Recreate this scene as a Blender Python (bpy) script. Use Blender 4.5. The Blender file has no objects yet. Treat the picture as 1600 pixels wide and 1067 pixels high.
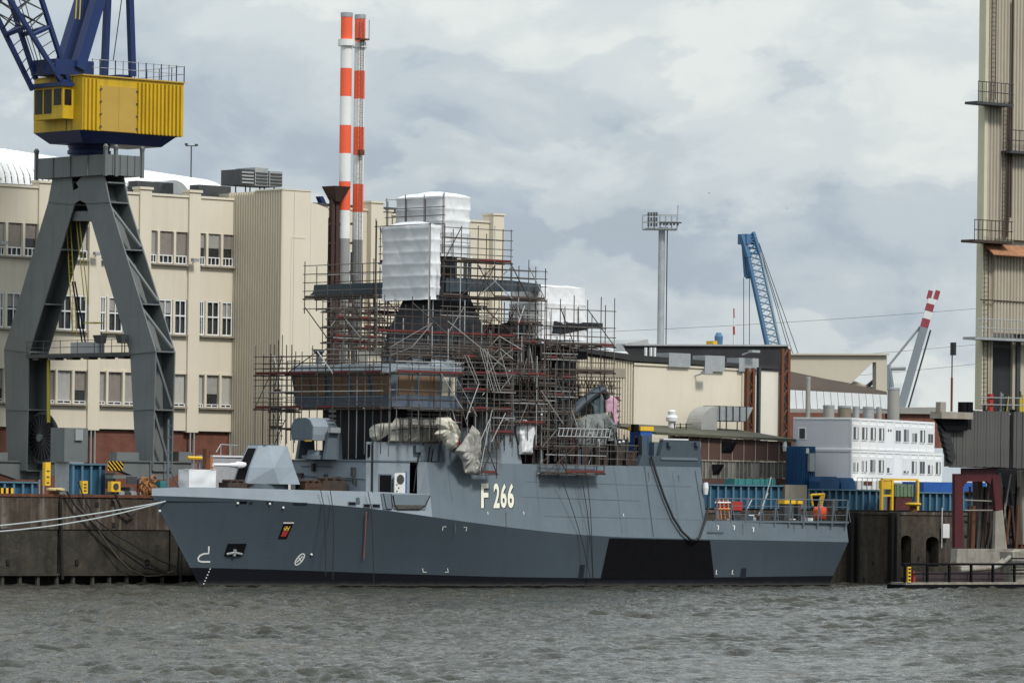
import bpy, bmesh, math, random
import numpy as np
from mathutils import Vector, Matrix
random.seed(7)
R = math.radians
scene = bpy.context.scene
COL = scene.collection

# ------------------------------------------------------------------ camera
FPX = 8000.0            # focal length in pixels of the 1600 px wide frame
CX, CY = 800.0, 780.0   # pixel of the optical axis (the horizon passes through it)
ROLL = R(0.7)
EYE = 7.8
cam_d = bpy.data.cameras.new('camera'); cam = bpy.data.objects.new('camera', cam_d); COL.objects.link(cam)
cam_d.sensor_width = 36.0; cam_d.lens = 36.0 * FPX / 1600.0
cam_d.shift_y = (CY - 533.5) / 1600.0
cam_d.clip_start = 1.0; cam_d.clip_end = 20000.0
cam.matrix_world = Matrix.Translation((0, 0, EYE)) @ Matrix.Rotation(R(90), 4, 'X') @ Matrix.Rotation(ROLL, 4, 'Z')
scene.camera = cam

# ------------------------------------------------------------------ sky, sun, exposure
SUN_EL, SUN_AZ = R(48), R(142)     # azimuth clockwise from +Y: the sun is behind the camera, to the right
world = bpy.data.worlds.new('World'); scene.world = world; world.use_nodes = True
nt = world.node_tree; nt.nodes.clear()
def N(tree, kind, **kw):
    n = tree.nodes.new(kind)
    for k, v in kw.items(): setattr(n, k, v)
    return n
w_out = N(nt, 'ShaderNodeOutputWorld'); w_bg = N(nt, 'ShaderNodeBackground')
w_bg.inputs['Strength'].default_value = 0.1
sky = N(nt, 'ShaderNodeTexSky', sky_type='NISHITA', sun_disc=False)
sky.sun_elevation = SUN_EL; sky.sun_rotation = SUN_AZ; sky.air_density = 1.0; sky.dust_density = 2.0
tc = N(nt, 'ShaderNodeTexCoord')
mp = N(nt, 'ShaderNodeMapping'); mp.inputs['Scale'].default_value = (1, 1, 1.9); mp.inputs['Location'].default_value = (0.31, 0.0, 0.02)
nt.links.new(tc.outputs['Generated'], mp.inputs['Vector'])
def wnoise(scale, detail, rough, dist, off):
    m = N(nt, 'ShaderNodeMapping'); m.inputs['Location'].default_value = off
    nt.links.new(mp.outputs[0], m.inputs['Vector'])
    n = N(nt, 'ShaderNodeTexNoise'); n.inputs['Scale'].default_value = scale; n.inputs['Detail'].default_value = detail
    n.inputs['Roughness'].default_value = rough; n.inputs['Distortion'].default_value = dist
    nt.links.new(m.outputs[0], n.inputs['Vector']); return n
def wramp(src, stops):
    r = N(nt, 'ShaderNodeValToRGB'); r.color_ramp.interpolation = 'EASE'
    e = r.color_ramp.elements
    while len(e) < len(stops): e.new(0.5)
    for k, (p, c) in enumerate(stops):
        e[k].position = p; e[k].color = (c[0], c[1], c[2], 1)
    nt.links.new(src, r.inputs['Fac']); return r
def wmath(op, a, b=None):
    m = N(nt, 'ShaderNodeMath', operation=op)
    for k, v in enumerate((a, b)):
        if v is None: continue
        if isinstance(v, (int, float)): m.inputs[k].default_value = v
        else: nt.links.new(v, m.inputs[k])
    return m.outputs[0]
big = wnoise(11.0, 3.0, 0.5, 0.2, (0.02, 0, 0.015))
fine = wnoise(30.0, 9.0, 0.58, 0.25, (3.1, 1.2, 0.4))
puff = wnoise(19.0, 6.0, 0.5, 0.15, (1.7, 0.3, 0.9))
edge = N(nt, 'ShaderNodeMapRange', interpolation_type='SMOOTHSTEP'); edge.inputs['From Min'].default_value = 0.505; edge.inputs['From Max'].default_value = 0.56
nt.links.new(puff.outputs['Fac'], edge.inputs['Value'])
summ = wmath('ADD', wmath('ADD', wmath('MULTIPLY', big.outputs['Fac'], 0.6), wmath('MULTIPLY', fine.outputs['Fac'], 0.4)), wmath('MULTIPLY', edge.outputs[0], 0.09))
clouds = wramp(summ, [(0.42, (4.0, 4.7, 5.4)), (0.50, (5.0, 5.65, 6.1)), (0.58, (6.0, 6.55, 6.7)), (0.67, (7.1, 7.55, 7.4))])
sep = N(nt, 'ShaderNodeSeparateXYZ'); nt.links.new(tc.outputs['Generated'], sep.inputs[0])
zen = wmath('ADD', wmath('MULTIPLY', wmath('MAXIMUM', sep.outputs['Z'], 0.0), 1.1), 1.0)   # an overcast sky is brighter overhead
cl2 = N(nt, 'ShaderNodeMix', data_type='RGBA', blend_type='MULTIPLY'); cl2.inputs[0].default_value = 1.0
nt.links.new(clouds.outputs['Color'], cl2.inputs[6]); nt.links.new(zen, cl2.inputs[7])
cover = wramp(wmath('ADD', wmath('MULTIPLY', big.outputs['Fac'], 0.5), wmath('MULTIPLY', fine.outputs['Fac'], 0.5)), [(0.34, (0.86, 0.86, 0.86)), (0.46, (0.99, 0.99, 0.99))])
wmix = N(nt, 'ShaderNodeMix', data_type='RGBA'); nt.links.new(cover.outputs['Color'], wmix.inputs[0])
nt.links.new(sky.outputs[0], wmix.inputs[6]); nt.links.new(cl2.outputs[2], wmix.inputs[7])
nt.links.new(wmix.outputs[2], w_bg.inputs['Color']); nt.links.new(w_bg.outputs[0], w_out.inputs[0])

sun_d = bpy.data.lights.new('sun', 'SUN'); sun_d.energy = 2.9; sun_d.angle = R(10); sun_d.color = (1.0, 0.96, 0.9)
sun = bpy.data.objects.new('sun', sun_d); COL.objects.link(sun)
sun.rotation_euler = Vector((math.sin(SUN_AZ) * math.cos(SUN_EL), math.cos(SUN_AZ) * math.cos(SUN_EL), math.sin(SUN_EL))).to_track_quat('Z', 'Y').to_euler()
vs = scene.view_settings
vs.view_transform = 'Standard'; vs.look = 'None'; vs.exposure = 0.0; vs.gamma = 1.0; vs.use_curve_mapping = False
scene.cycles.use_denoising = True
scene.cycles.max_bounces = 6; scene.cycles.diffuse_bounces = 3; scene.cycles.glossy_bounces = 3
scene.cycles.transmission_bounces = 2; scene.cycles.caustics_reflective = False; scene.cycles.caustics_refractive = False

# ------------------------------------------------------------------ harbour frame: x runs along the quay (bow to stern), y away from the water, z up
TH = R(42)
A2 = (math.cos(TH), math.sin(TH)); B2 = (-math.sin(TH), math.cos(TH))
def ray(px, py):
    du, dy = px - CX, py - CY
    u = du * math.cos(ROLL) + dy * math.sin(ROLL); v = du * math.sin(ROLL) - dy * math.cos(ROLL)
    return u / FPX, v / FPX
_u, _v = ray(237, 763); D0 = 432.0
ORG = (_u * D0, D0)
def toH(X, Y, Z):
    rx, ry = X - ORG[0], Y - ORG[1]
    return (rx * A2[0] + ry * A2[1], rx * B2[0] + ry * B2[1], Z)
def toW(x, y, z): return Vector((ORG[0] + x * A2[0] + y * B2[0], ORG[1] + x * A2[1] + y * B2[1], z))
def W(px, py, Y):                      # point of the place seen at a pixel, Y metres away
    u, v = ray(px, py); return toH(u * Y, Y, EYE + v * Y)
def hp(px, py, y):                     # the same on an upright plane along the quay
    u, v = ray(px, py)
    lam = (y + ORG[0] * B2[0] + ORG[1] * B2[1]) / (u * B2[0] + B2[1])
    h = toH(u * lam, lam, EYE + v * lam); return h[0], h[2]
def hd(px, py, x):                     # and on an upright plane square to the quay
    u, v = ray(px, py)
    lam = (x + ORG[0] * A2[0] + ORG[1] * A2[1]) / (u * A2[0] + A2[1])
    h = toH(u * lam, lam, EYE + v * lam); return h[1], h[2]
def P(px, py, y): x, z = hp(px, py, y); return (x, y, z)
def Q(px, py, x): y, z = hd(px, py, x); return (x, y, z)

# ------------------------------------------------------------------ materials
MATS = {}
def mat(name, col, rough=0.6, metal=0.0, var=0.12, scale=1.5, bump=0.0, streak=None, streak_amt=0.0, spots=None, spot_amt=0.0, spec=0.4, coord='Object', bscale=None):
    if name in MATS: return MATS[name]
    m = bpy.data.materials.new(name); m.use_nodes = True; t = m.node_tree
    b = t.nodes['Principled BSDF']
    b.inputs['Roughness'].default_value = rough; b.inputs['Metallic'].default_value = metal
    b.inputs['Specular IOR Level'].default_value = spec
    c = N(t, 'ShaderNodeTexCoord')
    n = N(t, 'ShaderNodeTexNoise'); n.inputs['Scale'].default_value = scale; n.inputs['Detail'].default_value = 6; n.inputs['Roughness'].default_value = 0.65
    t.links.new(c.outputs[coord], n.inputs['Vector'])
    r = N(t, 'ShaderNodeValToRGB'); e = r.color_ramp.elements
    lo = [max(0, k * (1 - var)) for k in col]; hi = [min(1, k * (1 + var)) for k in col]
    e[0].position = 0.3; e[0].color = (*lo, 1); e[1].position = 0.7; e[1].color = (*hi, 1)
    t.links.new(n.outputs['Fac'], r.inputs['Fac'])
    out = r.outputs['Color']
    def overlay(scl, loc, lo_p, hi_p, colr, amt, src):
        mpn = N(t, 'ShaderNodeMapping'); mpn.inputs['Scale'].default_value = scl; mpn.inputs['Location'].default_value = loc
        t.links.new(c.outputs[coord], mpn.inputs['Vector'])
        nn = N(t, 'ShaderNodeTexNoise'); nn.inputs['Scale'].default_value = 1.0; nn.inputs['Detail'].default_value = 5; nn.inputs['Roughness'].default_value = 0.6
        t.links.new(mpn.outputs[0], nn.inputs['Vector'])
        mr = N(t, 'ShaderNodeMapRange'); mr.inputs['From Min'].default_value = lo_p; mr.inputs['From Max'].default_value = hi_p
        mr.inputs['To Max'].default_value = amt
        t.links.new(nn.outputs['Fac'], mr.inputs['Value'])
        mx = N(t, 'ShaderNodeMix', data_type='RGBA'); t.links.new(mr.outputs[0], mx.inputs[0])
        t.links.new(src, mx.inputs[6]); mx.inputs[7].default_value = (*colr, 1); return mx.outputs[2]
    if streak: out = overlay((1.6, 1.6, 0.12), (3, 1, 0), 0.5, 0.72, streak, streak_amt, out)
    if spots: out = overlay((0.9, 0.9, 0.9), (7, 2, 5), 0.55, 0.68, spots, spot_amt, out)
    t.links.new(out, b.inputs['Base Color'])
    if bump:
        n2 = N(t, 'ShaderNodeTexNoise'); n2.inputs['Scale'].default_value = bscale or scale * 4; n2.inputs['Detail'].default_value = 5
        t.links.new(c.outputs[coord], n2.inputs['Vector'])
        bp = N(t, 'ShaderNodeBump'); bp.inputs['Strength'].default_value = bump; bp.inputs['Distance'].default_value = 0.1
        t.links.new(n2.outputs['Fac'], bp.inputs['Height']); t.links.new(bp.outputs[0], b.inputs['Normal'])
    MATS[name] = m; return m

# ------------------------------------------------------------------ mesh builder (harbour coordinates)
BASE = {}
def tag(o, label=None, cat=None, group=None, kind=None):
    if label: o['label'] = label
    if cat: o['category'] = cat
    if group: o['group'] = group
    if kind: o['kind'] = kind
    return o
def thing(name, label, cat, base, group=None):
    o = bpy.data.objects.new(name, None); COL.objects.link(o); o.empty_display_size = 0.3
    o.location = toW(*base); o.rotation_euler = (0, 0, TH)
    BASE[o] = Vector(base); tag(o, label, cat, group); return o
class MB:
    def __init__(s): s.v = []; s.f = []; s.sm = False
    def add(s, vs_, fs):
        k = len(s.v); s.v += [tuple(p) for p in vs_]; s.f += [tuple(i + k for i in f) for f in fs]; return s
    def hexa(s, p):    # 4 bottom (ccw from below..), 4 top
        return s.add(p, [(3, 2, 1, 0), (4, 5, 6, 7), (0, 1, 5, 4), (1, 2, 6, 5), (2, 3, 7, 6), (3, 0, 4, 7)])
    def box(s, x0, x1, y0, y1, z0, z1):
        return s.hexa([(x0, y0, z0), (x1, y0, z0), (x1, y1, z0), (x0, y1, z0), (x0, y0, z1), (x1, y0, z1), (x1, y1, z1), (x0, y1, z1)])
    def prism(s, a, b):   # two matching outlines
        n = len(a); fs = [tuple(range(n))[::-1], tuple(range(n, 2 * n))]
        fs += [(i, (i + 1) % n, n + (i + 1) % n, n + i) for i in range(n)]
        return s.add(list(a) + list(b), fs)
    def pxz(s, poly, y0, y1): return s.prism([(x, y0, z) for x, z in poly], [(x, y1, z) for x, z in poly])
    def pyz(s, poly, x0, x1): return s.prism([(x0, y, z) for y, z in poly], [(x1, y, z) for y, z in poly])
    def pxy(s, poly, z0, z1): return s.prism([(x, y, z0) for x, y in poly], [(x, y, z1) for x, y in poly])
    def tube(s, p0, p1, r, n=6, r1=None):
        p0, p1 = Vector(p0), Vector(p1); d = (p1 - p0)
        if d.length < 1e-6: return s
        d.normalize(); u = d.orthogonal().normalized(); w = d.cross(u); r1 = r if r1 is None else r1
        a = [p0 + (u * math.cos(2 * math.pi * i / n) + w * math.sin(2 * math.pi * i / n)) * r for i in range(n)]
        b = [p1 + (u * math.cos(2 * math.pi * i / n) + w * math.sin(2 * math.pi * i / n)) * r1 for i in range(n)]
        return s.prism(a, b)
    def path(s, pts, r, n=6):
        pts = [Vector(p) for p in pts]; rings = []; k0 = len(s.v); u = None
        for i, p in enumerate(pts):
            d = (pts[min(i + 1, len(pts) - 1)] - pts[max(i - 1, 0)]).normalized()
            u = d.orthogonal().normalized() if u is None else (u - d * u.dot(d)).normalized()
            w = d.cross(u)
            s.v += [tuple(p + (u * math.cos(2 * math.pi * j / n) + w * math.sin(2 * math.pi * j / n)) * r) for j in range(n)]
        for i in range(len(pts) - 1):
            for j in range(n):
                a = k0 + i * n + j; b = k0 + i * n + (j + 1) % n
                s.f.append((a, b, b + n, a + n))
        s.f.append(tuple(k0 + j for j in range(n))[::-1]); e = k0 + (len(pts) - 1) * n; s.f.append(tuple(e + j for j in range(n)))
        return s
    def lathe(s, cx, cy, prof, n=20):
        k0 = len(s.v)
        for r, z in prof: s.v += [(cx + r * math.cos(2 * math.pi * j / n), cy + r * math.sin(2 * math.pi * j / n), z) for j in range(n)]
        for i in range(len(prof) - 1):
            for j in range(n):
                a = k0 + i * n + j; b = k0 + i * n + (j + 1) % n; s.f.append((a, b, b + n, a + n))
        s.f.append(tuple(k0 + j for j in range(n))[::-1]); e = k0 + (len(prof) - 1) * n; s.f.append(tuple(e + j for j in range(n)))
        return s
    def grid(s, fn, nu, nv):
        k0 = len(s.v)
        for i in range(nu + 1):
            for j in range(nv + 1): s.v.append(tuple(fn(i / nu, j / nv)))
        for i in range(nu):
            for j in range(nv):
                a = k0 + i * (nv + 1) + j; s.f.append((a, a + 1, a + nv + 2, a + nv + 1))
        return s
    def build(s, name, m, parent=None, smooth=False, fix=True, **kw):
        me = bpy.data.meshes.new(name)
        root = parent
        while root is not None and root not in BASE: root = root.parent
        o = bpy.data.objects.new(name, me)
        if root is not None: b = BASE[root]
        else:
            vv = np.array(s.v); b = Vector(((vv[:, 0].min() + vv[:, 0].max()) / 2, (vv[:, 1].min() + vv[:, 1].max()) / 2, vv[:, 2].min()))
            o.location = toW(*b); o.rotation_euler = (0, 0, TH); BASE[o] = b
        me.from_pydata([(v[0] - b[0], v[1] - b[1], v[2] - b[2]) for v in s.v], [], s.f)
        if fix:
            bm = bmesh.new(); bm.from_mesh(me); bmesh.ops.recalc_face_normals(bm, faces=bm.faces); bm.to_mesh(me); bm.free()
        if smooth:
            me.polygons.foreach_set('use_smooth', [True] * len(me.polygons))
            if smooth is not True:
                try: me.set_sharp_from_angle(angle=R(smooth))
                except Exception: pass
        me.materials.append(m); COL.objects.link(o)
        if parent is not None: o.parent = parent
        tag(o, kw.get('label'), kw.get('cat'), kw.get('group'), kw.get('kind'))
        return o
# shared pieces ----------------------------------------------------
PIECE = {}
def _shape(kind, m):
    key = (kind, m.name)
    if key in PIECE: return PIECE[key]
    b = MB()
    if kind == 'rod': b.tube((0, 0, 0), (0, 0, 1), 1, 6)
    elif kind == 'pane': b.add([(-.5, 0, -.5), (.5, 0, -.5), (.5, 0, .5), (-.5, 0, .5)], [(0, 1, 2, 3)])
    else: b.box(-.5, .5, -.5, .5, -.5, .5)
    me = bpy.data.meshes.new(kind + '_piece'); me.from_pydata(b.v, [], b.f); me.materials.append(m)
    PIECE[key] = me; return me
def _root(o):
    while o not in BASE: o = o.parent
    return BASE[o]
def rod(name, p0, p1, r, m, parent):
    p0, p1 = Vector(p0), Vector(p1); d = p1 - p0
    o = bpy.data.objects.new(name, _shape('rod', m)); COL.objects.link(o)
    o.parent = parent; o.location = p0 - _root(parent); o.rotation_mode = 'QUATERNION'
    o.rotation_quaternion = d.to_track_quat('Z', 'Y'); o.scale = (r, r, d.length); return o
def block(name, x0, x1, y0, y1, z0, z1, m, parent):
    o = bpy.data.objects.new(name, _shape('block', m)); COL.objects.link(o)
    o.parent = parent; o.location = Vector(((x0 + x1) / 2, (y0 + y1) / 2, (z0 + z1) / 2)) - _root(parent)
    o.scale = (abs(x1 - x0), abs(y1 - y0), abs(z1 - z0)); return o
def beam(name, p0, p1, w, h, m, parent):     # a square bar between two points
    p0, p1 = Vector(p0), Vector(p1); d = p1 - p0
    o = bpy.data.objects.new(name, _shape('block', m)); COL.objects.link(o)
    o.parent = parent; o.location = (p0 + p1) / 2 - _root(parent); o.rotation_mode = 'QUATERNION'
    o.rotation_quaternion = d.to_track_quat('Z', 'Y'); o.scale = (w, h, d.length); return o
def sag(p0, p1, drop, n=14):
    p0, p1 = Vector(p0), Vector(p1)
    return [p0.lerp(p1, i / n) - Vector((0, 0, drop * 4 * (i / n) * (1 - i / n))) for i in range(n + 1)]
# ================================================================== materials of the place
concrete = mat('quay concrete', (0.05, 0.037, 0.027), 0.9, var=0.5, scale=0.5, bump=0.5, streak=(0.26, 0.235, 0.20), streak_amt=0.55, spots=(0.03, 0.022, 0.016), spot_amt=0.75)
concrete_lo = mat('wet quay concrete', (0.034, 0.03, 0.022), 0.8, var=0.5, scale=0.6, bump=0.5, streak=(0.012, 0.010, 0.008), streak_amt=0.8, spots=(0.075, 0.062, 0.045), spot_amt=0.5)
brickq = mat('quay brick', (0.05, 0.04, 0.029), 0.9, var=0.45, scale=1.6, bump=0.6, streak=(0.15, 0.135, 0.11), streak_amt=0.5, spots=(0.03, 0.024, 0.018), spot_amt=0.6)
darkrec = mat('dark timber and recess shade', (0.014, 0.012, 0.010), 0.9, var=0.4, scale=2)  # dark timber; also paints the shade of recesses and holes
pile_m = mat('weathered pile', (0.05, 0.046, 0.04), 0.9, var=0.4, scale=2, streak=(0.02, 0.02, 0.015), streak_amt=0.7)
rust = mat('rusty steel', (0.12, 0.045, 0.022), 0.85, var=0.4, scale=3, spots=(0.05, 0.025, 0.018), spot_amt=0.7)
asphalt = mat('yard paving', (0.07, 0.068, 0.063), 0.9, var=0.2, scale=0.3)
yellow = mat('yellow paint', (0.72, 0.44, 0.03), 0.5, var=0.15, scale=2)
white_p = mat('white paint', (0.75, 0.76, 0.76), 0.5, var=0.06, scale=2)
black_p = mat('black paint', (0.006, 0.006, 0.008), 0.6, var=0.2, scale=2, spec=0.08)
rope_m = mat('pale rope', (0.42, 0.46, 0.47), 0.9, var=0.2, scale=6)
dark_rope = mat('dark hose rubber', (0.02, 0.02, 0.022), 0.7, var=0.2, scale=6)
old_rope = mat('old rope', (0.12, 0.10, 0.078), 0.9, var=0.3, scale=6)
cream = mat('cream render', (0.62, 0.565, 0.455), 0.85, var=0.05, scale=0.25, streak=(0.42, 0.37, 0.29), streak_amt=0.25)
cream_l = mat('pale cream panel', (0.64, 0.585, 0.475), 0.8, var=0.03, scale=0.3, streak=(0.47, 0.41, 0.32), streak_amt=0.16)
cream_c = mat('cream corrugated sheet', (0.59, 0.53, 0.42), 0.6, var=0.04, scale=0.4, streak=(0.42, 0.36, 0.28), streak_amt=0.2)
stone = mat('window sill stone', (0.30, 0.26, 0.21), 0.9, var=0.2, scale=2)
redbrick = mat('red brick', (0.155, 0.062, 0.042), 0.9, var=0.22, scale=1.2, streak=(0.08, 0.04, 0.03), streak_amt=0.5)
glass = mat('window glass', (0.035, 0.037, 0.038), 0.08, var=0.4, scale=0.4, spec=0.5)
blind_g = mat('grey blind', (0.30, 0.29, 0.27), 0.85, var=0.1, scale=3)
blind_l = mat('pale blind', (0.40, 0.39, 0.365), 0.85, var=0.08, scale=3)
blind_d = mat('brown blind', (0.215, 0.19, 0.17), 0.85, var=0.15, scale=3)
galv = mat('galvanised steel', (0.36, 0.38, 0.39), 0.45, metal=0.3, var=0.12, scale=1.5)
steel_d = mat('dark steel', (0.05, 0.053, 0.056), 0.6, var=0.25, scale=2)
white_roof = mat('white roof sheet', (0.74, 0.75, 0.75), 0.5, var=0.06, scale=1.0)

# ================================================================== water
def make_water():
    rng = np.random.default_rng(5)
    xf = np.arange(-62, 62.01, 0.24); yf = np.arange(196, 522.01, 0.40)
    xs = np.concatenate([[-9000, -2500, -700, -250, -120, -80], xf, [80, 120, 250, 700, 2500, 9000]])
    ys = np.concatenate([[-1500, -300, 0, 100, 160, 185], yf, [560, 700, 1200, 3000, 9000]])
    X, Y = np.meshgrid(xs, ys, indexing='ij'); Z = np.zeros_like(X)
    dx = np.zeros_like(X); dy = np.zeros_like(X)
    for k in range(64):
        lam = 1.0 * (4.6 / 1.0) ** rng.random(); ang = R(255) + rng.normal(0, 0.6)
        a = 0.0090 * lam ** 0.92 * (0.5 + rng.random()); kk = 2 * math.pi / lam
        ph = kk * (X * math.cos(ang) + Y * math.sin(ang)) + rng.random() * 6.283
        Z += a * np.cos(ph); dx -= a * math.cos(ang) * np.sin(ph) * 0.8; dy -= a * math.sin(ang) * np.sin(ph) * 0.8
    # gusts: rougher and calmer patches
    g = 0.75 + 0.3 * np.sin(X * 0.09 + 0.05 * Y + 1.0) * np.sin(Y * 0.045 - 0.03 * X) + 0.2 * np.sin(X * 0.21 - Y * 0.07)
    fade = np.clip((62 - np.abs(X)) / 6, 0, 1) * np.clip((Y - 196) / 8, 0, 1) * np.clip((522 - Y) / 20, 0, 1)
    Z *= g * fade; X = X + dx * g * fade; Y = Y + dy * g * fade
    n, m_ = X.shape
    me = bpy.data.meshes.new('water'); me.vertices.add(n * m_)
    me.vertices.foreach_set('co', np.stack([X, Y, Z], -1).reshape(-1).astype(np.float32))
    i, j = np.meshgrid(np.arange(n - 1), np.arange(m_ - 1), indexing='ij'); a = (i * m_ + j).reshape(-1)
    q = np.stack([a, a + m_, a + m_ + 1, a + 1], -1).astype(np.int32)
    me.loops.add(q.size); me.loops.foreach_set('vertex_index', q.reshape(-1))
    me.polygons.add(len(q)); me.polygons.foreach_set('loop_start', np.arange(0, q.size, 4, dtype=np.int32))
    me.polygons.foreach_set('use_smooth', np.ones(len(q), dtype=bool)); me.update(calc_edges=True)
    o = bpy.data.objects.new('water', me); COL.objects.link(o); tag(o, kind='structure')
    m = bpy.data.materials.new('river water'); m.use_nodes = True; t = m.node_tree; b = t.nodes['Principled BSDF']
    b.inputs['Roughness'].default_value = 0.05; b.inputs['IOR'].default_value = 1.14; b.inputs['Specular IOR Level'].default_value = 0.5
    c = N(t, 'ShaderNodeTexCoord')
    n1 = N(t, 'ShaderNodeTexNoise'); n1.inputs['Scale'].default_value = 0.12; n1.inputs['Detail'].default_value = 3
    r = N(t, 'ShaderNodeValToRGB'); r.color_ramp.elements[0].position = 0.35; r.color_ramp.elements[1].position = 0.65
    r.color_ramp.elements[0].color = (0.034, 0.034, 0.027, 1); r.color_ramp.elements[1].color = (0.053, 0.052, 0.041, 1)
    t.links.new(c.outputs['Object'], n1.inputs['Vector']); t.links.new(n1.outputs['Fac'], r.inputs['Fac'])
    # a few flecks of foam, also painting white sparkle on the crests
    mp_ = N(t, 'ShaderNodeMapping'); mp_.inputs['Scale'].default_value = (0.8, 0.2, 1); t.links.new(c.outputs['Object'], mp_.inputs['Vector'])
    n2 = N(t, 'ShaderNodeTexNoise'); n2.inputs['Scale'].default_value = 1.0; n2.inputs['Detail'].default_value = 9; n2.inputs['Roughness'].default_value = 0.68
    t.links.new(mp_.outputs[0], n2.inputs['Vector'])
    mr = N(t, 'ShaderNodeMapRange'); mr.inputs['From Min'].default_value = 0.685; mr.inputs['From Max'].default_value = 0.74; mr.inputs['To Max'].default_value = 0.75
    t.links.new(n2.outputs['Fac'], mr.inputs['Value'])
    mx = N(t, 'ShaderNodeMix', data_type='RGBA'); t.links.new(mr.outputs[0], mx.inputs[0]); t.links.new(r.outputs[0], mx.inputs[6]); mx.inputs[7].default_value = (0.75, 0.76, 0.75, 1)
    t.links.new(mx.outputs[2], b.inputs['Base Color'])
    n3 = N(t, 'ShaderNodeTexNoise'); n3.inputs['Scale'].default_value = 2.7; n3.inputs['Detail'].default_value = 4; n3.inputs['Roughness'].default_value = 0.6
    mq = N(t, 'ShaderNodeMapping'); mq.inputs['Scale'].default_value = (1, 0.36, 1); t.links.new(c.outputs['Object'], mq.inputs['Vector']); t.links.new(mq.outputs[0], n3.inputs['Vector'])
    bp = N(t, 'ShaderNodeBump'); bp.inputs['Strength'].default_value = 1.0; bp.inputs['Distance'].default_value = 0.24
    t.links.new(n3.outputs['Fac'], bp.inputs['Height']); t.links.new(bp.outputs[0], b.inputs['Normal'])
    me.materials.append(m)
make_water()

# ================================================================== quay and yard
QY = 9.0
GZ = 7.2
MB().add([(-4000, QY + 0.8, GZ), (9000, QY + 0.8, GZ), (9000, 9000, GZ), (-4000, 9000, GZ)], [(0, 1, 2, 3)]).build('ground', asphalt, kind='structure')

qw = thing('quay_wall', 'stained concrete quay wall on dark timber piles behind the ship bow', 'quay wall', (-20, QY, 0))
zt = 7.78; zl = 4.75; zb = 1.05
xj = hp(92, 800, QY)[0]
joints = [xj - 24, xj - 12.2, xj, xj + 12.1, xj + 24.3, xj + 36.5, xj + 49, xj + 61, xj + 73]
for a_, b_ in zip(joints[:-1], joints[1:]):
    dy = random.uniform(-0.03, 0.03)
    MB().box(a_ + 0.07, b_ - 0.07, QY + dy, QY + 1.2, zl + 0.03, zt - 0.25).build('panel', concrete, qw)
    MB().box(a_ + 0.07, b_ - 0.07, QY + 0.09 + dy, QY + 1.2, zb, zl - 0.02).build('panel', concrete_lo, qw)
    MB().box(a_ + 0.03, b_ - 0.03, QY - 0.12, QY + 1.2, zt - 0.24, zt).build('coping', rust, qw)
    MB().box(a_ + 0.02, b_ - 0.02, QY - 0.10, QY + 1.2, zb - 0.22, zb - 0.01).build('ledge', concrete_lo, qw)
MB().box(joints[0], joints[-1], QY + 1.25, QY + 1.6, -1.5, zt - 0.3).build('back_wall', darkrec, qw)
for k in range(int((joints[-1] - joints[0]) / 1.92)):
    x = joints[0] + 0.9 + k * 1.92 + random.uniform(-.1, .1)
    rod('pile', (x, QY + 0.25, -1.0), (x, QY + 0.25, zb - 0.23), 0.2, pile_m, qw)
for px, py in ((62, 817), (13, 878), (121, 878), (178, 820), (176, 786), (152, 788), (231, 878), (268, 780)):
    x, z = hp(px, py, QY - 0.03); block('drain_hole', x - .18, x + .18, QY - 0.05, QY + 0.3, z - .22, z + .22, darkrec, qw)
# vertical fender chains, cables and hoses hanging on the wall
for px, p1y in ((94, 905), (95, 900)):
    x, z = hp(px, 780, QY - 0.2); MB().path([(x, QY - .2, z), (x + .1, QY - .25, z - 2.5), (x + .25, QY - .3, 0.5)], 0.11, 6).build('drain_pipe', darkrec, qw)

qr = thing('quay_wall', 'old brick quay wall with two arched openings astern of the ship', 'quay wall', (90, QY, 0))
zr = 7.05
x0, x1 = joints[-1] + 0.1, 160.0
arches = []
for pa, pb, ptop, pbot in ((1408, 1424, 836, 885), (1447, 1467, 838, 885)):
    xa, za = hp(pa, ptop, QY); xb, _ = hp(pb, ptop, QY); _, zb_ = hp(pa, pbot, QY); arches.append((xa, xb, za, zb_))
bays = [x0] + [v for a in arches for v in (a[0], a[1])] + [x1]
for k in range(0, len(bays), 2):
    MB().box(bays[k], bays[k + 1], QY, QY + 1.2, -1.5, zr - 0.31).build('panel', brickq, qr)
for xa, xb, za, zz in arches:
    r_ = (xb - xa) / 2; cx = (xa + xb) / 2; top = [(xa, zr - 0.31)]
    arc = [(cx - r_ * math.cos(t * math.pi / 10), za - r_ * 0.6 + r_ * 0.6 * math.sin(t * math.pi / 10)) for t in range(11)]
    MB().pxz([(xa, zr - 0.31)] + arc + [(xb, zr - 0.31)], QY, QY + 1.2).build('panel', brickq, qr)
    MB().box(xa, xb, QY + 0.01, QY + 1.2, -1.5, zz).build('panel', brickq, qr)
    MB().box(xa - .2, xb + .2, QY + 1.25, QY + 1.6, -1, za + 0.4).build('back_wall', darkrec, qr)
for k in range(12):
    a_ = x0 + (x1 - x0) * k / 12; MB().box(a_ + .02, a_ + (x1 - x0) / 12 - .02, QY - 0.1, QY + 1.2, zr - 0.3, zr).build('coping', concrete, qr)
for px, w in ((1331, 0.42), (1341, 0.3), (1394, 0.35), (1402, 0.25)):
    x, _ = hp(px, 850, QY - 0.5); block('fender_pile', x - w / 2, x + w / 2, QY - 0.6, QY - 0.12, -1, zr - 0.1, darkrec if w > .28 else pile_m, qr)
for px, py in ((1364, 880), (1435, 872), (1410, 905), (1350, 905)):
    x, z = hp(px, py, QY); block('drain_hole', x - .15, x + .15, QY - 0.03, QY + 0.3, z - .2, z + .2, darkrec, qr)

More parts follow.
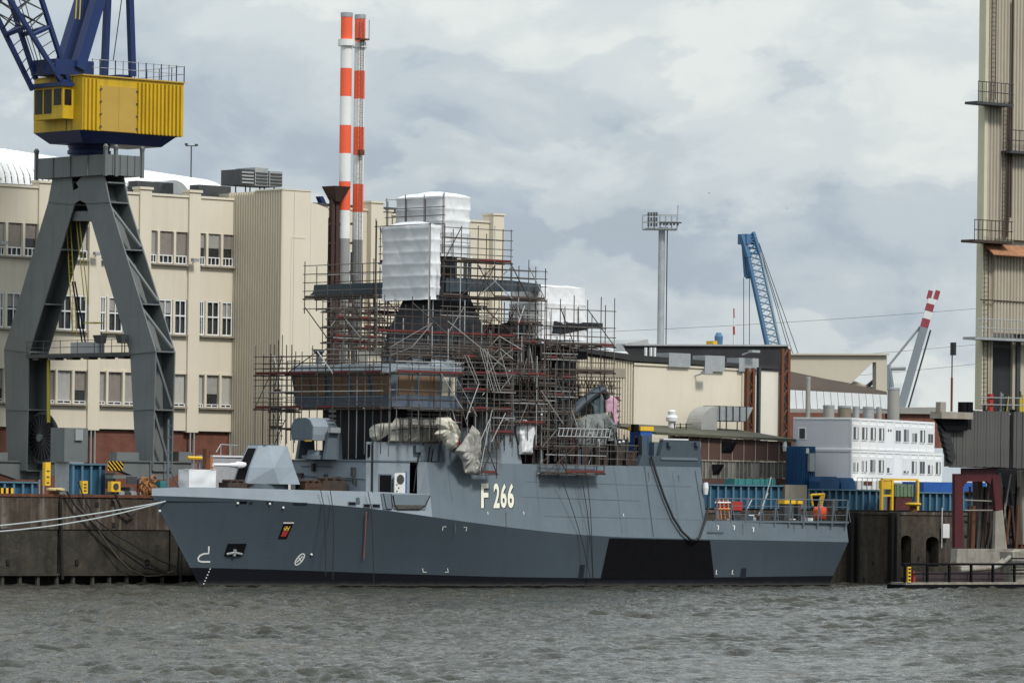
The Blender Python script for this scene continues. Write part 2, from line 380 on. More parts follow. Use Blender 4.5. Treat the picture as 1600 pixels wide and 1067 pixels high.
# ================================================================== main beige building
YB = 38.0
def zB(py, px=340, y=YB): return hp(px, py, y)[1]
bl = thing('dock_workshop_building', 'three storey beige workshop with brick base and white vaulted roof', 'building', (-10, YB, GZ))
xe = hp(364, 500, YB)[0]
xp0 = hp(61, 500, YB - .4)[0]; xp3 = hp(296, 500, YB - .4)[0]; pit = (xp3 - xp0) / 3; pw = hp(238, 400, YB)[0] - hp(220, 400, YB)[0]
pils = [xp0 + pit * k for k in range(-3, 4)]
z_top = zB(312); z_base = zB(674); rows = [(zB(366), zB(416)), (zB(471), zB(525)), (zB(584), zB(637))]
MB().box(pils[0] - 2, xe, YB + 0.9, YB + 1.4, GZ, z_top - 0.2).build('core_wall', cream, bl)
for x in pils:
    MB().box(x, x + pw, YB - 0.22, YB + 0.9, z_base - 0.15, z_top + 0.5).build('pilaster', cream_l, bl)
    MB().box(x - .12, x + pw + .12, YB - 0.34, YB + 0.9, z_top + 0.51, z_top + 0.75).build('pilaster_cap', cream, bl)
    for dx in (0.5, 0.95): rod('downpipe', (x + dx, YB - .1, GZ), (x + dx, YB - .1, z_base - 0.16), 0.09, galv, bl)
bays = [(pils[k] + pw, pils[k + 1]) for k in range(len(pils) - 1)] + [(pils[-1] + pw, xe)]
rb = random.Random(3)
def bwindow(xa, xb, za, zb_, style):
    # za top, zb_ bottom
    f = MB(); d = YB + 0.04
    f.box(xa, xb, d - .42, d + .45, zb_ - .16, zb_ - .005)        # sill lies proud
    o = f.build('window_sill', stone, bl)
    w3 = [xa, xa + (xb - xa) * 0.22, xa + (xb - xa) * 0.70, xb] if False else [xa, xa + (xb - xa) * 0.20, xa + (xb - xa) * 0.64, xb - (xb - xa) * 0.0]
    mull = 0.26
    edges = []
    lights = [(xa + .02, w3[1] - mull / 2), (w3[1] + mull / 2, w3[2] - mull / 2), (w3[2] + mull / 2, xb - .02)]
    f = MB()
    for xm in (w3[1], w3[2]): f.box(xm - mull / 2, xm + mull / 2, d - .2, d + .2, zb_, za)
    f.box(xa, xb, d - .12, d + .2, za - .14, za - .002) if style == 2 else None
    win = f.build('window', cream_l, bl)
    for k, (a, b) in enumerate(lights):
        MB().box(a + .01, b - .01, d + .18, d + .24, zb_ + .02, za - .02).build('pane', glass, win)
        st = rb.random()
        drop = {0: rb.choice((0.75, 0.78, 0.8, 0.45)), 1: rb.choice((0.4, 0.0, 0.45, 0.0)), 2: rb.choice((0.9, 0.92, 0.9, 0.6))}[style]
        if drop > 0:
            m = rb.choice((blind_g, blind_l, blind_g, blind_d)) if style != 2 else rb.choice((blind_g, blind_d, blind_l))
            zz = za - (za - zb_) * drop; f = MB(); n = max(3, int((b - a) / 0.28))
            pts = []
            for q in range(n + 1):
                xx = a + .06 + (b - a - .12) * q / n; pts.append((xx, d + (0.10 if q % 2 else 0.15)))
            k0 = 0
            for q in range(n): f.add([(pts[q][0], pts[q][1], zz), (pts[q + 1][0], pts[q + 1][1], zz), (pts[q + 1][0], pts[q + 1][1], za - .03), (pts[q][0], pts[q][1], za - .03)], [(0, 1, 2, 3)])
            f.build('blind', m, win, fix=False)
        f = MB(); ztop = zb_ + (za - zb_) * (0.27, 1.0, 0.10)[style]; e = (.09, .13, .07)[style]
        for xx in ((a + e / 2 + .01), b - e / 2 - .01): f.box(xx - e / 2, xx + e / 2, d - .02, d + .08, zb_ + .02, ztop)
        for zz in (zb_ + e / 2 + .02, ztop - e / 2): f.box(a + .02, b - .02, d - .03, d + .075, zz - e / 2, zz + e / 2)
        if style == 1: f.box(a + .02, b - .02, d - .03, d + .07, zb_ + (za - zb_) * .52, zb_ + (za - zb_) * .56)
        nb = (2 if (b - a) > 1.2 else 1) if style == 0 else 1
        for q in range(1, nb + 1):
            xx = a + (b - a) * q / (nb + 1); f.box(xx - .04, xx + .04, d - .02, d + .075, zb_ + .03, ztop - .01)
        f.build('casement', white_p, win)
for bi, (xa, xb) in enumerate(bays):
    e = 0.004
    lv = [z_top] + [v for r_ in rows for v in r_] + [z_base]
    for k in range(0, len(lv), 2):
        MB().box(xa + e, xb - e, YB, YB + 0.9, lv[k + 1], lv[k]).build('wall_panel', cream if bi < len(bays) - 1 else cream_l, bl)
    MB().box(xa + e, xb - e, YB - .12, YB + 0.9, z_top + .004, z_top + .22).build('cornice', cream_l, bl)
    MB().box(xa - pw + .003, xb - .003, YB + 0.35, YB + 0.895, GZ, z_base - .17).build('brick_base', redbrick, bl)
    for st, (za, zb_) in enumerate(rows): bwindow(xa + .06, xb - .06, za - .01, zb_, st)
    if bi in (1, 3, 4):
        xm = (xa + xb) / 2 - 1; MB().box(xm, xm + 1.0, YB + .30, YB + .5, GZ + 1.2, GZ + 2.6).build('window', glass, bl)
# small floodlights on brackets
for px, py in ((152, 397), (305, 407), (6, 380)):
    x, z = hp(px, py, YB - .9)
    f = MB().box(x - .35, x + .35, YB - 1.1, YB - .7, z - .12, z + .18).tube((x, YB - .45, z - .3), (x, YB - .9, z), .05); f.build('floodlight', galv, bl)
# vaulted roof lights
zr0 = z_top + 0.6
yv0, yv1 = YB + 4.5, YB + 17.5
zv = hp(180, 254, (yv0 + yv1) / 2)[1] - zr0
xs0 = pils[0] - 2; n = 64; ymv = (yv0 + yv1) / 2; (xv1, zv1), (xv2, zv2) = hp(0, 238, ymv), hp(360, 294, ymv)
rl = MB().box(xs0, xe + 30, YB + 0.95, YB + 24, z_top - 0.19, z_top + 0.35).build('flat_roof', steel_d, bl)
for k in range(n):
    a = xs0 + (xe + 3 - xs0) * k / n; b = xs0 + (xe + 3 - xs0) * (k + 1) / n - 0.11
    def sec(u, v, a=a, b=b):
        t = math.pi * u; bul = 0.3 * math.sin(math.pi * v); zv = max(.8, zv1 + (zv2 - zv1) * (a - xv1) / (xv2 - xv1) - zr0)
        return (a + (b - a) * v, (yv0 + yv1) / 2 - math.cos(t) * ((yv1 - yv0) / 2 + bul), zr0 + math.sin(t) * (zv + bul))
    MB().grid(sec, 12, 3).build('roof_panel', white_roof, bl, smooth=True, fix=False)
xg, zg = hp(268, 300, YB + 3.0)
f = MB(); arc = [(xg - 1.9 * math.cos(math.pi * t / 12), zg - .6 + 1.7 * math.sin(math.pi * t / 12)) for t in range(13)]
f.pxz(arc, YB + 2.6, YB + 6); f.build('roof_vent', galv, bl)
for px in (222, 245, 255, 318, 330, 345):
    x, z = hp(px, 305, YB + 3); block('roof_duct', x - .9, x + .9, YB + 2.6, YB + 4, z_top + .36, z_top + 1.5, steel_d, bl)
# wind sensor mast
x, z = hp(299, 228, YB + 8); y = YB + 8
wm = thing('wind_sensor_mast', 'thin mast with crossbar wind sensor on the vaulted roof', 'mast', (x, y, z_top + 1.5))
rod('pole', (x, y, z_top + .4), (x, y, z), .07, steel_d, wm); rod('crossbar', (x - .65, y, z - .05), (x + .65, y, z + .02), .05, steel_d, wm)
for dx in (-.62, .62): block('sensor', x + dx - .12, x + dx + .12, y - .1, y + .1, z + .0, z + .2, steel_d, wm)

# corrugated stair block
st = thing('corrugated_stair_block', 'pale beige corrugated sheet block projecting from the workshop', 'building', (xe, YB - 3, GZ))
yc = hd(441, 400, xe)[0]; zs = hp(441, 297, yc)[1]
f = MB(); nrib = 22; pts = []
for k in range(nrib):
    ya = YB + .9 + (yc - YB - .9) * k / nrib; yb_ = YB + .9 + (yc - YB - .9) * (k + 1) / nrib; s_ = (yb_ - ya)
    pts += [(xe, ya), (xe, ya + s_ * .55), (xe - .10, ya + s_ * .68), (xe - .10, ya + s_ * .92)]
pts += [(xe, yc)]
for k in range(len(pts) - 1):
    a, b = pts[k], pts[k + 1]; f.add([(a[0], a[1], GZ), (b[0], b[1], GZ), (b[0], b[1], zs), (a[0], a[1], zs)], [(0, 1, 2, 3)])
f.build('corrugated_cladding', cream_c, st, fix=False)
xs1, zs1 = hp(485, 303, yc); xs2, zs2 = hp(513, 326, yc)
for pa, pb in ((441, 459), (459, 485)):
    a, b = hp(pa, 400, yc)[0], hp(pb, 400, yc)[0]
    MB().pxz([(a + .01, GZ), (b - .02, GZ), (b - .02, zs), (a + .01, zs)], yc, yc + .5).build('wall_panel', cream_l, st)
a = hp(485, 400, yc)[0]; MB().pxz([(a, GZ), (xs2, GZ), (xs2, zs2), (a + .8, zs2 + .35), (a, zs - 1.0)], yc + .003, yc + .5).build('wall_panel', cream_l, st)
MB().box(xe + .15, xs2, yc + .55, YB + 12, GZ, zs2 - .1).build('core_wall', cream_l, st)
MB().box(xe - .12, a, yc - .06, yc + 4, zs + .004, zs + .14).build('roof_trim', cream, st)
MB().box(xe + .15, a - .1, yc + .55, YB + 8, zs2 - .05, zs - .02).build('penthouse', cream_c, st)
x_, z_ = hp(460, 370, yc); MB().pxz([(x_ - .4, z_), (x_ + 1.3, z_), (x_ + 1.3, z_ - .12), (x_ - .28, z_ - .12), (x_ - .28, z_ - 14), (x_ - .4, z_ - 14)], yc - .03, yc + .003).build('door_trim', cream, st)
# ventilation units on top
xq, zq = hp(366, 265, YB + 2); xr, _ = hp(433, 265, YB + 2)
for k in range(3):
    a = xq + (xr - xq) * k / 3; b = xq + (xr - xq) * (k + 1) / 3 - .15
    ac = thing('roof_ventilator', ('dark louvred roof ventilator left of two grey boxes', 'grey roof ventilator box between its two neighbours', 'pale grey roof ventilator box at the right end')[k], 'ventilator', (a, YB + 1, zs + .15), 'ventilators on the corrugated block')
    MB().box(a, b, YB + 1, YB + 4, zs + .9, zq + (.25 if k == 1 else 0)).build('housing', (steel_d, galv, galv)[k], ac)
    for q in range(4): block('louvre', a + .1, b - .1, YB + .9, YB + .99, zs + 1.05 + q * .32, zs + 1.2 + q * .32, steel_d if k else galv, ac)
    for dx in (.2, b - a - .2): rod('leg', (a + dx, YB + 2, zs + .15), (a + dx, YB + 2, zs + .95), .07, steel_d, ac)
# the wing that runs on behind the chimneys
wg = thing('workshop_wing', 'tall beige wing of the workshop behind the chimneys and scaffold', 'building', (xs2 + 10, YB, GZ))
ends = [512, 573, 592, 612, 690, 764, 781]; tops = [326, 327, 330, 337, 344, 346, 349]
for k in range(len(ends) - 1):
    a = hp(ends[k], 400, YB)[0]; b = hp(ends[k + 1], 400, YB)[0]; pil = k in (1, 5)
    zt_ = hp(ends[k], tops[k], YB)[1]
    MB().box(a + .01, b - .01, YB - (.6 if pil else 0), YB + 1, GZ, zt_ + (.6 if pil else 0)).build('pilaster' if pil else 'wall_panel', cream_l if pil else cream, wg)
    MB().box(a - .1, b + .1, YB - (.7 if pil else .12), YB + 1.1, zt_ + (.604 if pil else .004), zt_ + (.8 if pil else .2)).build('cornice', cream_l, wg)
    if not pil and k in (0, 3, 4):
        for ra in range(3):
            za, zb_ = rows[ra]; za, zb_ = za - .9, zb_ - .9; q = a + .8
            while q + 1.3 < b - .4:
                w_ = MB().box(q, q + 1.3, YB - .05, YB + .2, zb_, za).build('window', white_p, wg)
                MB().box(q + .12, q + .6, YB - .09, YB + .1, zb_ + .1, za - .1).build('pane', glass, w_); MB().box(q + .7, q + 1.18, YB - .09, YB + .1, zb_ + .1, za - .1).build('pane', glass, w_)
                q += 1.9
MB().box(hp(512, 400, YB)[0], hp(781, 400, YB)[0], YB + 1.2, YB + 14, GZ, hp(781, 352, YB)[1]).build('core_wall', cream, wg)

# ================================================================== chimneys and the steel frame beside them
red_w = mat('signal red paint', (0.80, 0.115, 0.045), 0.55, var=0.06, scale=0.6)
wht_w = mat('chimney white paint', (0.72, 0.73, 0.72), 0.55, var=0.05, scale=0.6, streak=(0.5, 0.49, 0.46), streak_amt=0.3)
gry_w = mat('chimney grey', (0.27, 0.27, 0.265), 0.6, var=0.08, scale=0.5, streak=(0.2, 0.19, 0.18), streak_amt=0.4)
YC = 33.0
def chimney(pxc, rpx, bands, label, ycol):
    x, _ = hp(pxc, 300, ycol); sc = hp(pxc + 1, 300, ycol)[0] - x; r_ = rpx * sc * A2[0]
    c = thing('chimney', label, 'chimney', (x, ycol, GZ), 'pair of banded chimneys')
    for (pa, pb, m, k) in bands:
        xx, za = hp(pxc, pa, ycol); _, zb_ = hp(pxc, pb, ycol); zb_ = GZ if pb > 700 else zb_
        MB().lathe(x, ycol, [(r_ * k, zb_), (r_ * k, za - .004)], 28).build('collar' if k > 1.2 else ('cap' if k > 1 else 'band'), m, c, smooth=40)
    return c, x, r_
c1, xc1, rc1 = chimney(538.5, 9.4, [(20, 27, galv, 1.05), (27, 62, red_w, 1), (62, 72, wht_w, 1.45), (72, 107, wht_w, 1), (107, 151, red_w, 1), (151, 196, wht_w, 1), (196, 240, red_w, 1), (240, 284, wht_w, 1), (284, 329, red_w, 1), (329, 373, wht_w, 1), (373, 999, gry_w, 1)], 'left red and white banded chimney with white collar', YC)
c2, xc2, rc2 = chimney(559.5, 8.6, [(23, 30, galv, 1.05), (30, 65, red_w, 1), (66, 75, wht_w, 1.4), (75, 111, wht_w, 1), (111, 155, red_w, 1), (155, 199, wht_w, 1), (199, 243, red_w, 1), (243, 288, wht_w, 1), (288, 332, red_w, 1), (332, 375, wht_w, 1), (375, 999, gry_w, 1)], 'right red and white banded chimney carrying a ladder', YC + 1.5)
xl, yl = xc2 - .30, YC + 1.5 - rc2 - .18
zl0, zl1 = GZ, hp(557, 28, yl)[1]
for dx in (-.17, .17): rod('ladder_rail', (xl + dx, yl, zl0), (xl + dx, yl, zl1), .035, steel_d, c2)
f = MB()
for k in range(int((zl1 - zl0) / .5)): f.tube((xl - .17, yl, zl0 + k * .5), (xl + .17, yl, zl0 + k * .5), .02, 4)
f.build('ladder_rungs', steel_d, c2, kind='stuff')
xx, z1 = hp(552, 58, yl)
MB().box(xl - .75, xl + .5, yl - .5, yl + .15, z1 - .25, z1 - .1).build('ladder_platform', rust, c2)
for dx in (-.72, .47):
    rod('platform_rail', (xl + dx, yl - .45, z1 - .1), (xl + dx, yl - .45, z1 + 1.7), .035, steel_d, c2)
_, zq = hp(557, 238, yl); block('junction_box', xl - .3, xl + .25, yl - .25, yl + .1, zq - .25, zq + .25, rust, c2)
dkrust = mat('dark brown steel', (0.05, 0.026, 0.02), .8, var=.3, scale=1.5)
sf = thing('flue_steel_frame', 'brown steel flue frame with hopper beside the left chimney', 'steel frame', (xc1 - 1.5, YC, GZ))
for px in (519, 526):
    x, zt_ = hp(px, 312, YC); block('column', x - .2, x + .2, YC - .2, YC + .2, GZ, zt_, dkrust, sf)
xa, za = hp(513, 291, YC); xb, zb_ = hp(531, 316, YC)
MB().prism([(xa, YC - 1, za), (xb + .5, YC - 1, za), (xb + .5, YC + 1, za), (xa, YC + 1, za)], [(xa + .6, YC - .5, zb_), (xb - .2, YC - .5, zb_), (xb - .2, YC + .5, zb_), (xa + .6, YC + .5, zb_)]).build('hopper', dkrust, sf)
for py in (350, 380, 425, 470, 520):
    a = P(513, py, YC); b = P(550, py, YC); beam('crossbeam', a, b, .22, .22, dkrust, sf)
for k, (pa, pb) in enumerate(((350, 425), (425, 520))): rod('brace', P(515, pa, YC), P(528, pb, YC), .07, dkrust, sf)
MB().box(hp(522, 400, YC)[0], hp(526, 400, YC)[0], YC + .3, YC + 1.4, GZ, hp(524, 340, YC)[1]).build('flue_duct', black_p, sf)
# ================================================================== the warship
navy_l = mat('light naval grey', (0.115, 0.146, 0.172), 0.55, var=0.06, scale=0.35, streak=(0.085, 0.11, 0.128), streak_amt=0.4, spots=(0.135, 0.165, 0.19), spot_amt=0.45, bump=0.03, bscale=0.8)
navy_d = mat('shaded naval grey', (0.054, 0.074, 0.092), 0.5, var=0.06, scale=0.35, streak=(0.042, 0.058, 0.072), streak_amt=0.35, bump=0.03, bscale=0.8)  # hull grey darkened: shade of the down-facing side is in the colour
navy_m = mat('superstructure grey', (0.105, 0.133, 0.158), 0.55, var=0.08, scale=0.6, streak=(0.075, 0.093, 0.108), streak_amt=0.4)
navy_p = mat('lit grey plate', (0.235, 0.275, 0.315), 0.55, var=0.08, scale=0.6, streak=(0.22, 0.245, 0.26), streak_amt=0.4)  # paler grey: light on the inward-leaning bulwark is in the colour
mast_m = mat('mast dark grey', (0.016, 0.020, 0.027), 0.6, var=0.2, scale=0.6)
deck_m = mat('deck paint', (0.10, 0.11, 0.115), 0.8, var=0.15, scale=1)
plywood = mat('window plywood', (0.24, 0.145, 0.085), 0.8, var=0.16, scale=1.5, streak=(0.2, 0.12, 0.07), streak_amt=0.4)
wrapw = mat('white shrink wrap', (0.70, 0.715, 0.735), 0.42, var=0.04, scale=0.8)
tarp_m = mat('dirty canvas', (0.50, 0.485, 0.43), 0.9, var=0.12, scale=1.2, spots=(0.33, 0.31, 0.27), spot_amt=0.5)
ivory = mat('ivory lettering', (0.74, 0.72, 0.60), 0.6, var=0.05, scale=3)
offw = mat('off white marking', (0.66, 0.67, 0.66), 0.6, var=0.05, scale=3)
orange = mat('orange buoy', (0.75, 0.10, 0.03), 0.5, var=0.08, scale=2)
red_p = mat('red paint', (0.36, 0.03, 0.025), 0.6, var=0.2, scale=2)
gold = mat('gold paint', (0.62, 0.36, 0.05), 0.5, var=0.1, scale=3)
blue_p = mat('blue paint', (0.02, 0.09, 0.33), 0.5, var=0.15, scale=1.5)
pink = mat('pink plastic sheet', (0.52, 0.31, 0.40), 0.6, var=0.1, scale=1.5)
teal_g = mat('grey green casing', (0.10, 0.15, 0.165), 0.6, var=0.15, scale=1.2)
def boot_material():
    m = bpy.data.materials.new('boot topping'); m.use_nodes = True; t = m.node_tree; b = t.nodes['Principled BSDF']
    b.inputs['Roughness'].default_value = 0.7; b.inputs['Specular IOR Level'].default_value = 0.1
    c = N(t, 'ShaderNodeTexCoord'); s = N(t, 'ShaderNodeSeparateXYZ'); t.links.new(c.outputs['Object'], s.inputs[0])
    n = N(t, 'ShaderNodeTexNoise'); n.inputs['Scale'].default_value = 1.3; n.inputs['Detail'].default_value = 7; t.links.new(c.outputs['Object'], n.inputs['Vector'])
    a = N(t, 'ShaderNodeMath', operation='MULTIPLY_ADD'); t.links.new(n.outputs['Fac'], a.inputs[0]); a.inputs[1].default_value = 0.3; t.links.new(s.outputs['Z'], a.inputs[2])
    r = N(t, 'ShaderNodeValToRGB'); t.links.new(a.outputs[0], r.inputs['Fac']); e = r.color_ramp.elements
    for k in range(2): e.new(0.5)
    for k, (p, col) in enumerate(((0.30, (0.006, 0.006, 0.005)), (0.37, (0.055, 0.053, 0.05)), (0.52, (0.02, 0.021, 0.024)), (0.75, (0.008, 0.009, 0.013)))):
        e[k].position = p; e[k].color = (*col, 1)
    t.links.new(r.outputs[0], b.inputs['Base Color']); return m
boot_m = boot_material()

XEND = hp(1325, 815, -6.1)[0]
XS0 = 5.4
def xstem(v): return XS0 * (1 - v) + 0.0 * v
def xstern(v): return (XEND - 1.5) * (1 - v) + XEND * v
def bw(x): # waterline half breadth
    if x < 45: t = max(0, (x - XS0) / (45 - XS0)); b = 5.85 * (1 - (1 - t) ** 1.75)
    else: b = 5.85
    if x > 63: b -= 0.75 * ((x - 63) / (XEND - 63)) ** 1.2
    return max(b, 0.02)
def bk(x): # knuckle half breadth
    if x < 33: b = 6.6 * (1 - (1 - max(x, 0) / 33) ** 1.85)
    else: b = 6.6
    if x > 63: b -= 0.4 * ((x - 63) / (XEND - 63)) ** 1.2
    return max(b, 0.03)
def interp(tab, x):
    if x <= tab[0][0]: return tab[0][1]
    for (a, p), (b, q) in zip(tab[:-1], tab[1:]):
        if x <= b:
            t = (x - a) / (b - a); return p + (q - p) * t
    return tab[-1][1]
def smooth_tab(tab, w=3.0): # light averaging so the line runs fair
    def f(x): return sum(interp(tab, x + d * w) for d in (-1, -.5, 0, .5, 1)) / 5
    return f
def solve(px, py, bfun):
    y = 0.0
    for _ in range(14):
        x, z = hp(px, py, y); y = 0.5 * y + 0.5 * (-bfun(x, z))
    x, z = hp(px, py, y); return x, y, z
kt = []
for px, py in ((238, 774), (290, 775.5), (350, 778), (410, 781), (470, 785), (530, 789.5), (580, 794), (640, 802), (700, 811), (760, 819), (820, 826.5), (890, 834), (970, 839), (1115, 842.5), (1200, 844), (1320, 846.5)):
    x, y, z = solve(px, py, lambda x, z: bk(x)); kt.append((x, z))
kt[0] = (0.0, kt[0][1])
ZK = smooth_tab(kt, 2.0)
bt_ = []
for px, py in ((314, 886.5), (448, 890), (582, 895), (785, 901), (960, 903), (1160, 901), (1300, 899)):
    x, y, z = solve(px, py, lambda x, z: bw(x) + .1 * z); bt_.append((x, z))
ZBOOT = smooth_tab(bt_, 2.0)
def lower(u, v, side=-1):   # v 0 waterline .. 1 knuckle
    xw = xstem(0) + (xstern(0) - xstem(0)) * u; xk = xstem(1) + (xstern(1) - xstem(1)) * u
    w = v ** 1.25; zk = ZK(xk)
    x = xw + (xk - xw) * v
    return (x, side * (bw(xw) * (1 - w) + bk(xk) * w), zk * v)
def blower(x, z):
    v = 0.5; u = 0.5
    for _ in range(8):
        u = min(1, max(0, (x - xstem(v)) / (xstern(v) - xstem(v)))); xk = xstern(1) * u; v = min(1.05, max(0, z / ZK(xk)))
    return -lower(u, v)[1]
TUM = 0.17
def bupper(x, z): return bk(x) - TUM * max(0, z - ZK(x))
def uspace(n): # denser at the bow
    return [(i / n) ** 1.35 for i in range(n + 1)]

ship = thing('warship', 'grey naval corvette under refit with hull number and scaffolded superstructure', 'ship', (XEND / 2, 0, 0))
US = uspace(90)
def strip(rows_fn, nv, name, m, parent=ship, sides=(-1, 1), us=US):
    f = MB()
    for sd in sides:
        k0 = len(f.v)
        for u in us:
            for j in range(nv + 1): f.v.append(rows_fn(u, j / nv, sd))
        for i in range(len(us) - 1):
            for j in range(nv):
                a = k0 + i * (nv + 1) + j; q = (a, a + nv + 1, a + nv + 2, a + 1)
                f.f.append(q if sd < 0 else q[::-1])
    return f.build(name, m, parent, smooth=50, fix=False)
def vboot(u): return ZBOOT(lower(u, .2)[0]) / ZK(lower(u, 1)[0])
def boot_row(u, v, sd):
    if v < 0.34: p = lower(u, 0, sd); return (p[0], p[1] * 0.8, -1.6 + 1.6 * v / 0.34)
    return lower(u, vboot(u) * (v - 0.34) / 0.66, sd)
strip(lambda u, v, sd: lower(u, vboot(u) * v, sd) if v > 0 else (lower(u, 0, sd)[0], lower(u, 0, sd)[1], -1.0), 5, 'boot_topping', boot_m)
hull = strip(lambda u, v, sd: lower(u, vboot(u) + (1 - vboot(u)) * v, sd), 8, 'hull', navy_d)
# topsides: bow bulwark, tall midship side, low quarter
def xport(px, py): return solve(px, py, bupper)[0]
ztopb = []
for px, py in ((240, 763), (300, 760.5), (380, 762.5), (480, 765.5), (590, 768), (670, 772)):
    x, y, z = solve(px, py, bupper); ztopb.append((x, z))
ztopb[0] = (0, ztopb[0][1]); ZBW = smooth_tab(ztopb, 1.5)
XM0 = xport(672, 772); XM1 = xport(1098, 760); ZMID = 10.95; ZQ = 6.05
def top_seg(xa, xb, zf, name, m, n, nv=4):
    def row(u, v, sd):
        x = xa + (xb - xa) * u; z = ZK(x) + (zf(x) - ZK(x)) * v; return (x, sd * max(bupper(x, z), 0.02), z)
    return strip(row, nv, name, m, us=[i / n for i in range(n + 1)])
bul = top_seg(0.0, XM0, ZBW, 'bow_bulwark', navy_p, 48)
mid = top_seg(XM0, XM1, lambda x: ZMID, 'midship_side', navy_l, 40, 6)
qua = top_seg(XM1 + .005, XEND, lambda x: ZQ, 'quarter_side', navy_m, 20)
# slanted end of the tall side above the flight deck
xs_ = xport(1100, 760)
# decks and transom
f = MB(); n = 40
for k in range(n):
    a, b = XM0 * k / n, XM0 * (k + 1) / n
    f.add([(a, -bupper(a, 7.2) * .97, 7.3), (b, -bupper(b, 7.2) * .97, 7.3), (b, bupper(b, 7.2) * .97, 7.3), (a, bupper(a, 7.2) * .97, 7.3)], [(0, 1, 2, 3)])
f.build('foredeck', deck_m, ship)
MB().box(XM1 - 1, XEND - .02, -bupper(70, ZQ) + .35, bupper(70, ZQ) - .35, ZQ - .4, ZQ - .05).build('flight_deck', deck_m, ship)
MB().box(XM0, XM1, -5.4, 5.4, ZMID - .3, ZMID - .04).build('main_deck', deck_m, ship)
f = MB(); pr = [lower(1, v / 6) for v in range(7)]; 
ring = [(p[0], p[1], p[2]) for p in pr] + [(XEND, -bupper(XEND, ZQ), ZQ)]
f.add(ring + [(p[0], -p[1], p[2]) for p in ring[::-1]], [tuple(range(2 * len(ring)))]); f.build('transom', navy_d, ship)
for xx, zz, nm in ((XM1, ZMID, 'aft_bulkhead'),):
    b0, b1 = bupper(xx, ZQ), bupper(xx, zz); f = MB().add([(xx, -b0, ZQ - .3), (xx, b0, ZQ - .3), (xx, b1, zz), (xx, -b1, zz)], [(0, 1, 2, 3)]); f.build(nm, navy_m, ship)

# ---- patches laid on the hull, a couple of centimetres proud
def on_low(px, py, off=.03): x, y, z = solve(px, py, blower); return (x, y - off, z)
def on_top(px, py, off=.03): x, y, z = solve(px, py, bupper); return (x, y - off, z)
def patch(c4, m, name, fn, nu=6, nv=3, off=.03, parent=None):
    (ax, ay), (bx, by), (cx, cy), (dx, dy) = c4
    def g(u, v):
        px = (ax * (1 - u) + bx * u) * (1 - v) + (dx * (1 - u) + cx * u) * v; py = (ay * (1 - u) + by * u) * (1 - v) + (dy * (1 - u) + cy * u) * v
        return fn(px, py, off)
    return MB().grid(g, nu, nv).build(name, m, parent or hull, fix=False)
def stroke(pts, wpx, m, name, fn, off=.035, parent=None, closed=False):
    n_ = len(pts); L, Rr = [], []
    for i, (x, y) in enumerate(pts):
        a = pts[(i - 1) % n_] if (closed or i > 0) else pts[i]; b = pts[(i + 1) % n_] if (closed or i < n_ - 1) else pts[i]
        dx, dy = b[0] - a[0], b[1] - a[1]; l = math.hypot(dx, dy) or 1; nx, ny = -dy / l * wpx / 2, dx / l * wpx / 2
        L.append(fn(x + nx, y + ny, off)); Rr.append(fn(x - nx, y - ny, off))
    f = MB(); f.v = L + Rr
    for i in range(n_ if closed else n_ - 1): j = (i + 1) % n_; f.f.append((i, j, n_ + j, n_ + i))
    return f.build(name, m, parent or hull, fix=False)
patch([(952, 840.5), (1109, 844), (1116, 903.5), (938, 904.5)], black_p, 'black_hull_patch', on_low, 16, 6)
patch([(906, 882), (914, 882), (911, 904), (903, 904)], mat('navy mark', (0.012, 0.017, 0.028), .5), 'black_hull_mark', on_low, 2, 3)
patch([(1158, 887), (1166, 887), (1165, 903), (1156, 903)], MATS['navy mark'], 'black_hull_mark', on_low, 2, 3)
# anchor pocket
ap = patch([(355.5, 849), (385.5, 849), (379, 868.5), (349.5, 868.5)], black_p, 'anchor_pocket', on_low, 4, 4)
c = Vector(on_low(365, 862, .1))
MB().tube(on_low(353, 865.5, .1), on_low(364, 863, .22), .10).tube(on_low(364, 863, .22), on_low(377, 865.5, .1), .10).tube(on_low(364, 868, .15), on_low(366, 858, .12), .16).build('anchor', galv, ap)
# emblem
em = patch([(443, 817), (458, 817), (447.5, 841), (434, 841)], black_p, 'emblem_shield', on_low, 5, 5, .06)
patch([(442, 815.6), (458.8, 815.6), (458.2, 817.6), (441.6, 817.6)], ivory, 'emblem_bar', on_low, 3, 1, .07, em)
patch([(441, 830), (450, 830), (445.5, 838), (437.5, 838)], red_p, 'emblem_field', on_low, 3, 3, .075, em)
patch([(444, 822), (453, 822), (449.5, 829), (440.5, 829)], gold, 'emblem_lion', on_low, 3, 3, .08, em)
for q in ((445, 823.5), (450, 823), (442, 827.5), (447.5, 827.2)): patch([(q[0] - 1, q[1] - 1), (q[0] + 1, q[1] - 1), (q[0] + .6, q[1] + 1), (q[0] - 1.4, q[1] + 1)], black_p, 'emblem_mark', on_low, 1, 1, .09, em)
